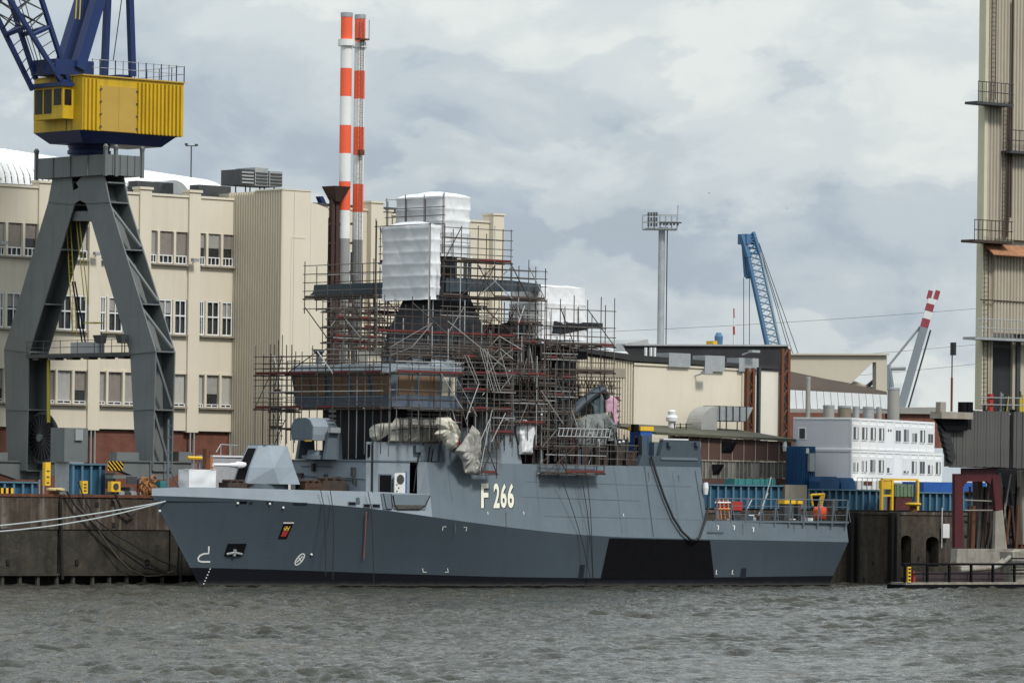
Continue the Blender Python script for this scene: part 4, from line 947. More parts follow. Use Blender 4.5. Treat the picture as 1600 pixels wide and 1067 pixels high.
for key, pts in legs.items():
    for k, xo in enumerate((xc, xc + DX)):
        MB().pyz([(y, z) for y, z in yz(pts, xc)], xo - .06, xo + .06).build('leg_plate', crane_g, cr)
    pairs = [((168, 285), (125, 290)), ((172, 316), (135, 318)), ((195, 390), (157, 390)), ((222, 475), (182, 475)), ((244, 549), (204, 553)), ((242, 640), (209, 640)), ((239, 735), (214, 735))] if key == 'r' else \
            [((86, 280), (114, 285)), ((76, 316), (117, 320)), ((55, 390), (95, 390)), ((30, 475), (69, 475)), ((7, 546), (46, 550)), ((10, 640), (44, 640)), ((12, 735), (42, 735))]
    for a, b in pairs:
        (ya, za), (yb_, zb_) = hd(*a, xc), hd(*b, xc)
        MB().pyz([(ya, za - .06), (yb_, zb_ - .06), (yb_, zb_ + .06), (ya, za + .06)], xc + .065, xc + DX - .065).build('diaphragm', crane_g, cr)
    for (a1, b1), (a2, b2) in zip(pairs[1:-1], pairs[2:]):
        m1 = [(hd(*a1, xc)[k] + hd(*b1, xc)[k]) / 2 for k in (0, 1)]; m2 = [(hd(*a2, xc)[k] + hd(*b2, xc)[k]) / 2 for k in (0, 1)]
        e1 = hd(*a1, xc); e2 = hd(*a2, xc); off = .25
        rod('leg_brace', (xc + .1, (e1[0] * .85 + m1[0] * .15), e1[1] - .3), (xc + DX - .1, (e2[0] * .85 + m2[0] * .15), e2[1] + .3), .16, crane_g, cr)
    # recessed web plate between the two flanges
    ctr = []
    for a, b in pairs: (ya, za), (yb_, zb_) = hd(*a, xc), hd(*b, xc); ctr.append(((ya * .5 + yb_ * .5), (za + zb_) / 2))
    f = MB()
    for (y1, z1), (y2, z2) in zip(ctr[:-1], ctr[1:]): f.hexa([(xc + .07, y2 - .05, z2), (xc + DX - .07, y2 - .05, z2), (xc + DX - .07, y2 + .05, z2), (xc + .07, y2 + .05, z2), (xc + .07, y1 - .05, z1), (xc + DX - .07, y1 - .05, z1), (xc + DX - .07, y1 + .05, z1), (xc + .07, y1 + .05, z1)])
    f.build('leg_web', crane_g, cr)
# gussets where the legs meet
(ya, za), (yb_, zb_) = hd(113, 290, xc), hd(138, 317, xc)
MB().pyz([hd(112, 300, xc), hd(124, 293, xc), hd(137, 300, xc), hd(135, 318, xc), hd(125, 313, xc), hd(115, 320, xc)], xc - .05, xc + .05).build('gusset', crane_g, cr)
MB().pyz([hd(110, 330, xc), hd(138, 330, xc), hd(142, 345, xc), hd(108, 345, xc)], xc + .3, xc + DX).build('gusset', crane_g, cr)
# top frame
xt = xc - .5
yf, zt0 = hd(57, 244, xt); yn, _ = hd(165, 244, xt); zt1 = hd(165, 273, xt)[1]; ztop = hd(120, 244, xt)[1]
xte = hp(222, 258, yn)[0]
MB().box(xt, xte, yn, yf, zt1, ztop).build('top_frame', crane_g, cr)
for x, y in ((xt, yn), (xte, yn), (xt, yf), ((xt + xte) / 2 - .9, yn)):
    MB().box(x - .14, x + .14, y - .14, y + .14, zt1 - .1, ztop + .5).lathe(x, y, [(.2, ztop + .45), (.26, ztop + .7), (.1, ztop + .9)], 8).build('corner_post', crane_g, cr)
for k in range(1, 5): x = xt + (xte - xt) * k / 5; block('stiffener', x - .03, x + .03, yn - .1, yn - .002, zt1, ztop, crane_g, cr)
for k in range(1, 4): y = yn + (yf - yn) * k / 4; block('stiffener', xt - .1, xt - .002, y - .03, y + .03, zt1, ztop, crane_g, cr)
# walkway between the legs
(y0, z0), (y1, _) = hd(205, 556, xc), hd(45, 556, xc)
zwk = hd(125, 552, xc)[1]
wk = MB().box(xc - .3, xc + DX + .3, y0, y1, zwk - .35, zwk).build('walkway', steel_d, cr)
f = MB()
for k in range(6): y = y0 + (y1 - y0) * (k + .5) / 6; f.box(xc - .2, xc + .8, y - .4, y + .4, zwk - .55, zwk - .36)
f.build('walkway_brackets', steel_d, cr)
for k in range(7):
    y = y0 + (y1 - y0) * k / 6; rod('rail_post', (xc - .25, y, zwk), (xc - .25, y, zwk + 1.15), .035, steel_d, cr)
for z in (.55, 1.15): rod('handrail', (xc - .25, y0, zwk + z), (xc - .25, y1, zwk + z), .03, steel_d, cr)
(ya, za), (yb_, _) = hd(106, 535, xc), hd(148, 535, xc); block('switch_cabinet', xc + .3, xc + 1.1, yb_, ya, zwk, za, galv, cr)
for px, w in ((156, 1.1), (190, .8)):
    y, z = hd(px, 530, xc - .5); fl = MB().hexa([(xc - .7, y - .35, z - .35), (xc - .1, y - .35, z - .35), (xc - .1, y + .35, z - .35), (xc - .7, y + .35, z - .35), (xc - .9, y - w / 2, z + .35), (xc - .1, y - w / 2, z + .4), (xc - .1, y + w / 2, z + .4), (xc - .9, y + w / 2, z + .35)]).build('floodlight', steel_d, cr)
    for dy in (-.2, .2): rod('lamp_post', (xc - .3, y + dy, zwk), (xc - .3, y + dy, z - .3), .05, steel_d, cr)
for a, b in (((76, 316), (117, 320)), ((7, 546), (46, 550)), ((135, 318), (172, 316)), ((204, 553), (244, 549)), ((10, 640), (43, 641)), ((210, 641), (241, 639))):
    beam('joint_plate', Q(*a, xc - .09), Q(*b, xc - .09), .10, .05, crane_g, cr)
# yellow ladders hanging inside the portal, dark cable
ylw = mat('ladder yellow', (0.50, 0.40, 0.06), .6, var=.2, scale=2)
for a, b in (((104, 352), (113, 520)), ((110, 350), (120, 525)), ((119, 345), (132, 470)), ((124, 345), (138, 475))):
    rod('ladder_rail', Q(*a, xc + 1.2), Q(*b, xc + 1.2), .05, ylw, cr)
f = MB()
for k in range(18):
    t = k / 18; a = Q(104 + 9 * t, 352 + 168 * t, xc + 1.2); b = Q(110 + 10 * t, 350 + 172 * t, xc + 1.2); f.tube(a, b, .03, 4)
f.build('ladder_rungs', ylw, cr, kind='stuff')
block('ladder_landing', xc + .6, xc + 1.8, hd(138, 520, xc)[0], hd(122, 520, xc)[0], hd(130, 503, xc)[1] - .1, hd(130, 503, xc)[1], ylw, cr)
for a, b in (((113, 440), (131, 551)), ((117, 440), (136, 551))): rod('boom_stair', Q(*a, xc + .5), Q(*b, xc + .5), .07, black_p, cr)
# yellow pipe down the left leg
rod('conduit', Q(76, 562, xc + .6), Q(76, 660, xc + .6), .16, ylw, cr)
# cable drum
yd, zd = hd(66, 684, xc + .9); f = MB(); rr = 2.35
f.v += [(xc + .9 + sx, yd + rr * math.cos(2 * math.pi * k / 36), zd + rr * math.sin(2 * math.pi * k / 36)) for sx in (-.06, .06) for k in range(36)]
n0 = 36
f.v += [(xc + .9 + sx, yd + rr * .9 * math.cos(2 * math.pi * k / 36), zd + rr * .9 * math.sin(2 * math.pi * k / 36)) for sx in (-.06, .06) for k in range(36)]
for k in range(36):
    j = (k + 1) % 36; f.f += [(k, j, 36 + j, 36 + k), (k, j, 72 + j, 72 + k), (36 + k, 36 + j, 108 + j, 108 + k), (72 + k, 72 + j, 108 + j, 108 + k)]
cd = f.build('cable_drum', steel_d, cr)
for k in range(24):
    t = 2 * math.pi * k / 24; rod('spoke', (xc + .75, yd, zd), (xc + .9, yd + rr * .92 * math.cos(t), zd + rr * .92 * math.sin(t)), .045, steel_d, cd)
MB().tube((xc + .5, yd, zd), (xc + 1.5, yd, zd), .35, 12).build('hub', crane_g, cd)
MB().tube((xc + 1.0, yd, zd), (xc + 1.25, yd, zd), 2.1, 28).build('cable_reel', dark_rope, cd)
# sill beams and bogies along the rails (x direction) under each leg
def bogie(px0, px1, y, side):
    xa, xb = hp(px0, 745, y)[0], hp(px1, 745, y)[0]
    z1, z0 = hp((px0 + px1) / 2, 722, y)[1], hp((px0 + px1) / 2, 749, y)[1]
    m_ = (xa + xb) / 2
    sb = MB().pxz([(xa, z1), (xb, z1), (xb, z1 - .55), (m_ + 1.3, z0), (m_ - 1.3, z0), (xa, z1 - .55)], y - .45, y + .45).build('sill_beam', crane_g, cr)
    MB().box(xa - .1, xb + .1, y - .6, y + .6, z1 + .002, z1 + .1).build('sill_flange', crane_g, sb)
    for k, xw in enumerate((xa + .7, xa + 1.9, xb - 1.9, xb - .7)):
        MB().tube((xw, y - .3, GZ + .42), (xw, y + .3, GZ + .42), .42, 16).build('wheel', rust, sb)
    for q in (xa + 1.3, xb - 1.3): MB().pxz([(q - 1.1, GZ + .35), (q + 1.1, GZ + .35), (q + .7, GZ + 1.25), (q - .7, GZ + 1.25)], y - .42, y - .32).build('bogie_frame', crane_g, sb)
    for q in ((px0 + px1) / 2 - 6, (px0 + px1) / 2 + 16):
        x = hp(q, 740, y)[0]; block('sill_stiffener', x - .06, x + .06, y - .6, y - .455, z0 + .1, z1, crane_g, sb)
    block('buffer_box', xa + .2, xa + 2.6, y - .5, y + .5, z1 + .12, hp(px0, 706, y)[1], crane_g, sb)
    block('buffer_box', xb - 1.6, xb - .1, y - .5, y + .5, z1 + .12, hp(px1, 706, y)[1], crane_g, sb)
    return sb
bogie(174, 296, YCR, 0)
ylf = hd(27, 735, xc)[0]; bogie(-30, 110, ylf, 1)
# slewing ring
xp, yp = (xt + xte) / 2, (yn + yf) / 2
zsl0 = ztop; zsl1 = hp(140, 228, yp)[1]
MB().lathe(xp, yp, [(1.75, zsl0 - .1), (1.75, zsl0 + .25), (1.95, zsl0 + .3), (1.95, zsl0 + .6), (1.8, zsl0 + .62), (1.95, zsl1 + .1)], 28).build('slewing_ring', crane_b, cr, smooth=40)
# machinery house
yN = yn - .25
xh = hp(130, 160, yN)[0]; xhe = hp(288, 165, yN)[0]; yF = hd(53, 165, xh)[0]
zh1 = hp(130, 118, yN)[1]; zh0 = hp(130, 203, yN)[1]
MB().prism([(xh + .9, yN + 1.2, zsl1 - .05), (xhe - 1.6, yN + 1.2, zsl1 - .05), (xhe - 1.6, yF - 1.2, zsl1 - .05), (xh + .9, yF - 1.2, zsl1 - .05)], [(xh - .2, yN + .25, zh0), (xhe - .6, yN + .25, zh0), (xhe - .6, yF - .25, zh0), (xh - .2, yF - .25, zh0)]).build('slewing_platform', crane_b, cr)
house = MB().box(xh, xhe, yN + .12, yF, zh0 + .003, zh1).build('machinery_house', crane_y, cr)
def ribs(pa, pb, top, bot):
    f = MB(); xa, xb = hp(pa, 165, yN)[0], hp(pb, 165, yN)[0]; n = max(2, int((xb - xa) / .42))
    for k in range(n):
        x = xa + (xb - xa) * k / n; w = (xb - xa) / n
        f.prism([(x + .04 * w, yN + .118, bot), (x + .12 * w, yN - .1, bot), (x + .50 * w, yN - .1, bot), (x + .58 * w, yN + .118, bot)], [(x + .04 * w, yN + .118, top), (x + .12 * w, yN - .1, top), (x + .50 * w, yN - .1, top), (x + .58 * w, yN + .118, top)])
    return f.build('corrugated_cladding', crane_y, house)
ribs(131, 156, zh1 - .25, zh0 + .05); ribs(215, 287, zh1 - .25, zh0 + .05)
dm = hp(186, 165, yN)[0]; da, db = hp(158, 165, yN)[0], hp(214, 165, yN)[0]
zd1 = hp(186, 136, yN)[1]
for a, b in ((da, dm - .01), (dm + .01, db)):
    o = MB().box(a, b, yN + .02, yN + .117, zh0 + .04, zd1).build('door', crane_yd, house)
    for k in range(4):
        zz = zh0 + .4 + k * (zd1 - zh0 - .7) / 3; xx = a if a == da else b; block('hinge', xx - .1, xx + .1, yN - .02, yN + .018, zz - .07, zz + .07, steel_d, o)
MB().box(xh - .08, xhe + .08, yN - .06, yF + .06, zh1 + .003, zh1 + .12).build('house_roof', crane_yd, house)
cab_gl = mat('dark cab glass', (.018, .014, .011), .35, var=.6, scale=1.5, spec=.25)
# front wall pieces and driver's cab
yc0, yc1 = hd(102, 165, xh - .9)[0], hd(57, 165, xh - .9)[0]
zc1, zc0 = hd(80, 137, xh - .9)[1], hd(80, 187, xh - .9)[1]
cabin = MB().box(xh - 1.2, xh - .003, yc0, yc1, zc0, zc1).build('driver_cab', crane_y, cr)
for a, b in ((.05, .3), (.36, .62), (.70, .95)):
    y0_, y1_ = yc1 + (yc0 - yc1) * a, yc1 + (yc0 - yc1) * b
    block('window', xh - 1.24, xh - 1.19, y0_, y1_, zc0 + (.5 if a < .65 else 1.2), zc1 - .2, cab_gl, cabin)
block('window', xh - 1.0, xh - .25, yc0 - .04, yc0 + .02, zc0 + 1.2, zc1 - .25, cab_gl, cabin)
MB().box(xh - 1.5, xh - .1, yc0 - .2, yc1 + .2, zc1 + .003, zc1 + .35).build('cab_canopy', crane_b, cabin)
for px in (113, 104): y, _ = hd(px, 165, xh); block('panel_seam', xh - .03, xh - .002, y - .03, y + .03, zh0, zh1, steel_d, house)
# roof rails
for k in range(13):
    x = hp(145, 118, yN)[0] + (xhe - hp(145, 118, yN)[0]) * k / 12
    rod('rail_post', (x, yN + .1, zh1 + .12), (x, yN + .1, zh1 + 1.55), .06 if k % 2 else .035, crane_b, cr)
for k in range(5):
    y = yN + (yF - yN) * k / 4; rod('rail_post', (xhe - .05, y, zh1 + .12), (xhe - .05, y, zh1 + 1.5), .045, crane_b, cr)
for z in (.8, 1.5):
    rod('handrail', (hp(145, 118, yN)[0], yN + .1, zh1 + z), (xhe, yN + .1, zh1 + z), .03, galv, cr); rod('handrail', (xhe - .05, yN, zh1 + z), (xhe - .05, yF, zh1 + z), .03, galv, cr)
# boom
ym = (yN + yF) / 2; yA, yC_ = ym + 1.55, ym - 1.55
def ext(a, b, py): t = (py - a[1]) / (b[1] - a[1]); return (a[0] + (b[0] - a[0]) * t, py)
ch = {'A': ((51, 141), (10, 57), yA), 'B': ((56, 124), (28, 38), yA), 'C': ((107, 146), (48, 52), yC_), 'D': ((112, 144), (78, 40), yC_)}
for k, (a, b, y) in ch.items():
    e = ext(a, b, -160); beam('boom_chord', P(*a, y), P(*e, y), .36, .36, crane_b, cr)
def cp(k, py): a, b, y = ch[k]; return P(*ext(a, b, py), y)
for la, lb in (('A', 'B'), ('C', 'D'), ('A', 'C'), ('B', 'D')):
    rod('boom_frame', cp(la, 55), cp(lb, 42), .22, crane_b, cr)
    lv = [46, 18, -12, -45, -80, -120]
    for k in range(len(lv) - 1):
        rod('boom_lacing', cp(la, lv[k]), cp(lb, lv[k + 1]), .07, steel_d, cr); rod('boom_lacing', cp(lb, lv[k]), cp(la, lv[k + 1]), .06, steel_d, cr)
for k in range(5):
    rod('boom_lacing', cp('A', 130 - k * 14), cp('B', 116 - k * 14), .05, steel_d, cr); rod('boom_lacing', cp('C', 118 - k * 14), cp('D', 104 - k * 14), .05, steel_d, cr)
for a, b in (((62, 118), (22, 0)), ((66, 118), (30, 0)), ((70, 115), (38, 0))):
    rod('boom_rope', P(*a, ym), P(*ext(a, b, -150), ym), .04, dark_rope, cr)
MB().prism([P(103, 150, yC_ - .3), P(113, 151, yC_ - .3), P(113, 125, yC_ - .3), P(97, 125, yC_ - .3)], [P(103, 150, yC_ + .3), P(113, 151, yC_ + .3), P(113, 125, yC_ + .3), P(97, 125, yC_ + .3)]).build('boom_foot', crane_b, cr)
# mast struts behind the boom
for (a, b, y, w) in (((95, 112), (129, 0), yA, 1.05), ((121, 108), (153, 0), yC_, 1.0), ((163, 118), (168, 0), yA - .4, .52), ((207, 120), (203, 0), yC_, .52)):
    e = ext(a, b, -200); beam('mast_strut', P(*a, y), P(*e, y), w, w, crane_b, cr)
MB().box(hp(68, 112, ym)[0], hp(128, 112, ym)[0], yC_ - .2, yA + .3, zh1 + .13, hp(100, 96, ym)[1]).build('mast_base', crane_b, cr)
for a, b in (((120, 0), (118, 30)), ((126, 0), (124, 31))): rod('strut_ladder', P(a[0] + 3, -60, yC_ - .8), P(b[0], b[1], yC_ - .8), .06, ylw, cr)
rod('stay_rope', P(177, 95, ym), P(*ext((177, 95), (190, 0), -150), ym), .045, dark_rope, cr)
block('winch', hp(176, 118, ym)[0], hp(196, 118, ym)[0], ym - 1, ym + 1, zh1 + .13, zh1 + .6, crane_b, cr)

# ================================================================== scaffolding
sc_pole = mat('scaffold tube', (0.15, 0.14, 0.13), 0.5, metal=0.5, var=0.35, scale=1.2)
sc_dark = mat('rusty scaffold tube', (0.06, 0.04, 0.032), 0.7, metal=0.2, var=0.4, scale=1.2)
sc_lite = mat('new scaffold tube', (0.50, 0.50, 0.49), 0.4, metal=0.5, var=0.15, scale=1.2)
sc_red = mat('red scaffold board', (0.105, 0.02, 0.02), 0.8, var=0.5, scale=1.0)
sc_wood = mat('scaffold board', (0.065, 0.05, 0.042), 0.85, var=0.35, scale=1.0)
def scaffold(label, axis, a0, a1, b0, b1, n, decks, rails, zb, zt, seed=0, tops=.8, braces=3, red=.4, inner_top=None, r_=.048):
    rg = random.Random(seed)
    g = (lambda a, b, z: (a, b, z)) if axis == 'x' else (lambda a, b, z: (b, a, z))
    s = thing('scaffold', label, 'scaffold', g((a0 + a1) / 2, (b0 + b1) / 2, zb), 'scaffolds on the ship')
    pm = lambda: rg.choices((sc_pole, sc_dark, sc_lite), (5, 4, 1.2))[0]
    As = [a0 + (a1 - a0) * k / n for k in range(n + 1)]
    for k, a in enumerate(As):
        for q, b in enumerate((b0, b1)):
            top = zt + rg.uniform(-tops * .3, tops) if q == 0 else (inner_top or zt) + rg.uniform(-tops, tops * .3)
            rod('standard', g(a, b, zb + rg.uniform(-.3, .3)), g(a, b, top), r_, pm(), s)
    for z in rails:
        rod('guard_rail', g(a0 - .2, b0, z), g(a1 + .2, b0, z + rg.uniform(-.04, .04)), r_ * .85, pm(), s)
        if rg.random() < .5: rod('guard_rail', g(a0 - .1, b1, z), g(a1 + .1, b1, z), r_ * .8, pm(), s)
    for z in decks:
        for b in (b0, b1): rod('ledger', g(a0 - .25, b, z - .12), g(a1 + .25, b, z - .12), r_, pm(), s)
        for a in As: rod('transom', g(a, b0 - .2, z - .06), g(a, b1 + .2, z - .06), r_ * .85, pm(), s)
        for k in range(n):
            p, q = As[k] + .02, As[k + 1] - .02
            for j in range(2):
                ba, bb = b0 + (b1 - b0) * j / 2 + .01, b0 + (b1 - b0) * (j + 1) / 2 - .01
                c0, c1 = g(p, ba, z), g(q, bb, z + .05)
                block('deck_board', min(c0[0], c1[0]), max(c0[0], c1[0]), min(c0[1], c1[1]), max(c0[1], c1[1]), z, z + .05, sc_wood, s)
            if rg.random() < .85:
                c0, c1 = g(p, b0 - .06, z), g(q, b0 - .02, z)
                block('toe_board', min(c0[0], c1[0]), max(c0[0], c1[0]), min(c0[1], c1[1]), max(c0[1], c1[1]), z + .02, z + .22, sc_red if rg.random() < red else sc_wood, s)
    lv = sorted([zb] + list(decks) + [zt])
    for _ in range(braces):
        k = rg.randrange(n); j = rg.randrange(len(lv) - 1); a, b = As[k], As[min(n, k + rg.choice((1, 1, 2)))]
        if rg.random() < .5: a, b = b, a
        rod('brace', g(a, b0 - .05, lv[j]), g(b, b0 - .05, min(lv[j + 1], lv[j] + 3.2)), r_, rg.choices((sc_lite, sc_pole, sc_dark), (1, 3, 4))[0], s)
    return s
zpf = lambda py, px=560, x=None: hd(px, py, (XBF - 1.5) if x is None else x)[1]
xf0, xf1 = XBF - 1.9, XBF - 1.0
yL = hd(399, 600, xf0)[0]; yR = YP - .6
scaffold('scaffold walkway across the front of the bridge windows', 'y', yR, yL, xf0, xf1, 8, [zpf(637), zpf(583)], [zpf(p) for p in (555, 566, 574, 592, 601, 611, 620, 628)], ZD1 + .3, zpf(548), 1, braces=4, red=.45)
scaffold('narrow rusty scaffold at the starboard end of the bridge', 'y', YS + .8, yL - .2, xf1 + .6, xf1 + 2.6, 3, [zpf(610), zpf(640), zpf(668)], [zpf(p) for p in (553, 560, 572, 590, 600, 622, 630, 655, 660, 680)], zpf(692), zpf(540), 2, braces=6, tops=1.2)
yy0, yy1 = -7.7, -6.85
zpp = lambda py, px=660, y=-7.3: hp(px, py, y)[1]
scaffold('scaffold walkway along the port side of the bridge', 'x', hp(620, 600, yy0)[0], hp(722, 600, yy0)[0], yy0, yy1, 3, [zpp(637), zpp(583)], [zpp(p) for p in (541, 552, 566, 574, 610, 625)], zpp(692), zpp(540), 3, braces=1, red=.6)
s = scaffold('scaffold rails over the bridge roof before the mast', 'x', hp(500, 545, 0)[0], hp(640, 545, 0)[0], -1, 1, 6, [], [hp(560, p, 0)[1] for p in (548, 556, 563)], zr1 + .02, hp(560, 545, 0)[1], 14, braces=0)
xw0 = xm - 2.6
scaffold('wide scaffold wing carrying the left yard beam', 'y', 2.2, hd(476, 460, xw0)[0], xw0, xw0 + 1.4, 4, [hd(540, 464, xw0)[1]], [hd(540, p, xw0)[1] for p in (413, 427, 440, 453, 481)], hd(540, 484, xw0)[1], hd(540, 412, xw0)[1], 4, braces=0, tops=.4, red=.3)
wl = BASE  # braces of the wing are laid on afterwards
sw = [o for o in COL.objects if o.name.startswith('scaffold') and o.get('label', '').startswith('wide scaffold wing')][0]
for a, b in (((477, 481), (514, 532)), ((508, 482), (548, 536)), ((520, 500), (545, 530)), ((522, 482), (522, 560)), ((545, 470), (545, 560)), ((560, 520), (580, 548)), ((575, 470), (612, 550))):
    rod('brace', Q(*a, xw0 + .3), Q(*b, xw0 + .3), .05, sc_dark, sw)
for px in (512, 525, 545, 565, 585): rod('standard', Q(px, 466, xw0 + .6), (xw0 + .6, hd(px, 466, xw0 + .6)[0], zr1), .04, rg_ if False else sc_dark, sw)
yw = -3.6
scaffold('wide scaffold wing carrying the right yard beam', 'x', hp(692, 460, yw)[0], hp(852, 460, yw)[0], yw, yw + 1.3, 6, [hp(770, 465, yw)[1]], [hp(770, p, yw)[1] for p in (420, 432, 444, 482, 496)], hp(770, 560, yw)[1], hp(770, 415, yw)[1], 5, braces=7, tops=.7, red=.35)
scaffold('red boarded scaffold ring round the dark mast', 'x', hp(583, 520, -3.9)[0], hp(800, 520, -3.9)[0], -4.4, -3.5, 8, [hp(690, 522, -4)[1]], [hp(690, p, -4)[1] for p in (486, 497, 508, 540, 550)], hp(690, 575, -4)[1], hp(690, 476, -4)[1], 6, braces=6, red=.95, tops=.9)
scaffold('scaffold balcony at the right of the white wrapped mast head', 'x', hp(691, 400, -2.6)[0], hp(795, 400, -2.6)[0], -2.9, -1.8, 4, [hp(740, 408, -2.6)[1]], [hp(740, p, -2.6)[1] for p in (358, 373, 388, 398)], hp(740, 436, -2.6)[1], hp(740, 355, -2.6)[1], 7, braces=1, tops=.5, red=.2)
scaffold('small scaffold balcony at the left of the wrapped mast head', 'y', 3.0, 6.2, xm - 1.2, xm - .1, 2, [hd(575, 411, xm - 1.2)[1]], [hd(575, p, xm - 1.2)[1] for p in (358, 374, 386, 398, 425)], hd(575, 470, xm - 1.2)[1], hd(575, 356, xm - 1.2)[1], 8, braces=2, red=.9)
for k, (pa, pb, y, pts, lb) in enumerate(((722, 800, -6.9, (560, 585, 611, 640), 'tall scaffold tower on the port side abaft the bridge'), (785, 852, -6.3, (584, 627, 660), 'brown boarded scaffold beside the scaffold tower'), (735, 850, -2.2, (548, 580, 605), 'inner scaffold between the two masts'), (740, 840, 2.5, (540, 570, 600), 'far side scaffold behind the exhaust trunk'))):
    scaffold(lb, 'x', hp(pa, 600, y)[0], hp(pb, 600, y)[0], y, y + .9, 4 + k % 2, [hp(780, p, y)[1] for p in pts], [hp(780, p - d, y)[1] for p in pts for d in (9, 17)], hp(780, (700, 690, 640, 640)[k], y)[1], hp(780, (545, 560, 525, 520)[k], y)[1], 20 + k, braces=8, red=.45, tops=1.0)
tw = scaffold('pale scaffold stair tower above the hull number', 'x', hp(767, 640, -7.0)[0], hp(797, 640, -7.0)[0], -7.4, -6.3, 1, [hp(780, 611, -7)[1], hp(780, 676, -7)[1]], [hp(780, p, -7)[1] for p in (585, 599, 625, 640, 653, 664)], hp(780, 702, -7)[1], hp(780, 583, -7)[1], 31, braces=0, red=.2, tops=.2)
for a, b in (((757, 545), (778, 612)), ((761, 545), (782, 612)), ((750, 545), (768, 610)), ((754, 547), (772, 612)), ((782, 550), (796, 600)), ((726, 555), (745, 600)), ((731, 555), (749, 600)), ((769, 640), (750, 735)), ((790, 645), (768, 690)), ((765, 655), (750, 690)), ((700, 502), (790, 575)), ((710, 585), (745, 650)), ((748, 600), (728, 655)), ((845, 610), (880, 662)), ((707, 640), (712, 660))):
    rod('brace', P(*a, -7.5), P(*b, -7.5), .04, sc_lite, tw)
xh0 = hp(748, 730, -6.9)[0]; xh1 = hp(771, 730, -6.9)[0]
scaffold('small red hanging scaffold beside the hanging canvas', 'x', xh0, xh1, -7.3, -6.4, 1, [hp(760, 739, -7)[1]], [hp(760, p, -7)[1] for p in (678, 706, 722)], hp(760, 744, -7)[1], hp(760, 640, -7)[1], 33, braces=3, red=1.0, tops=.4)
hs = scaffold('red hanging scaffold over the hull side abaft the hull number', 'x', hp(849, 730, -6.4)[0], hp(938, 730, -6.4)[0], -6.9, -5.95, 3, [hp(893, 738, -6.4)[1]], [hp(893, p, -6.4)[1] for p in (672, 683, 697, 711, 726)], hp(893, 742, -6.4)[1], hp(893, 660, -6.4)[1], 9, braces=6, red=1.0, tops=.5)
xl0 = hp(872, 672, -7.0)[0]; xl1 = hp(952, 672, -7.0)[0]; zl = hp(910, 676, -7.0)[1]
for k in range(13): x = xl0 + (xl1 - xl0) * k / 12; rod('lattice_rung', (x, -7.0, zl - .35), (x + .2, -7.0, zl + .35), .04, sc_lite, hs)
for d in (-.35, .35): rod('lattice_chord', (xl0, -7.0, zl + d), (xl1, -7.0, zl + d), .045, sc_lite, hs)
scaffold('aft scaffold round the wrapped second mast', 'x', hp(851, 560, -3.4)[0], hp(957, 560, -3.4)[0], -3.6, -2.4, 5, [hp(900, 539, -3.4)[1], hp(900, 580, -3.4)[1]], [hp(900, p, -3.4)[1] for p in (484, 511, 525, 566, 600, 612)], hp(900, 650, -3.4)[1], hp(900, 476, -3.4)[1], 10, braces=4, red=.15, tops=.8)
at = scaffold('aft scaffold standing between davit crane and second mast', 'x', hp(868, 640, -1.2)[0], hp(965, 640, -1.2)[0], -1.4, -.3, 4, [hp(910, 622, -1.2)[1], hp(910, 660, -1.2)[1]], [hp(910, p, -1.2)[1] for p in (594, 604, 615, 640, 650)], ZMID, hp(910, 592, -1.2)[1], 11, braces=4, red=.2)
zl = hp(930, 601, -1.5)[1]; xl0, xl1 = hp(895, 600, -1.5)[0], hp(962, 600, -1.5)[0]
for k in range(12): x = xl0 + (xl1 - xl0) * k / 12; w = (xl1 - xl0) / 24; rod('lattice_web', (x, -1.5, zl - .3), (x + w, -1.5, zl + .3), .035, sc_dark, at); rod('lattice_web', (x + w, -1.5, zl + .3), (x + 2 * w, -1.5, zl - .3), .035, sc_dark, at)
for d in (-.32, .32): rod('lattice_chord', (xl0, -1.5, zl + d), (xl1, -1.5, zl + d), .045, sc_dark, at)
scaffold('low scaffold rail along the open boat deck edge', 'x', hp(935, 715, -5.5)[0], hp(994, 715, -5.5)[0], -5.5, -4.6, 4, [], [hp(960, p, -5.5)[1] for p in (695, 705, 717)], ZMID, hp(960, 694, -5.5)[1], 12, braces=2)

for k, (pa, pb, y, d, zb_, zt_, lb) in enumerate(((516, 622, 4.5, (488, 512, 536), 566, 470, 'dark scaffold behind the mast beside the chimneys'), (524, 600, 1.6, (498, 527, 545), 566, 476, 'dark scaffold left of the mast over the bridge roof'), (700, 800, -5.6, (575, 600, 645), 690, 535, 'dense scaffold at the after end of the bridge'), (760, 870, .6, (560, 590, 625), 660, 500, 'dark scaffold under the aft wrap tent'), (800, 868, -4.9, (600, 640, 690), 720, 560, 'scaffold beside the white bundle on the boat deck'), (836, 905, -5.6, (672, 700), 724, 640, 'low tangled scaffold at the boat deck edge'))):
    scaffold(lb, 'x', hp(pa, 560, y)[0], hp(pb, 560, y)[0], y, y + 1.1, 6, [hp((pa + pb) / 2, p, y)[1] for p in d], [hp((pa + pb) / 2, p - q, y)[1] for p in d for q in (8, 15)], hp((pa + pb) / 2, zb_, y)[1], hp((pa + pb) / 2, zt_, y)[1], 60 + k, braces=8, red=.3, tops=1.2)
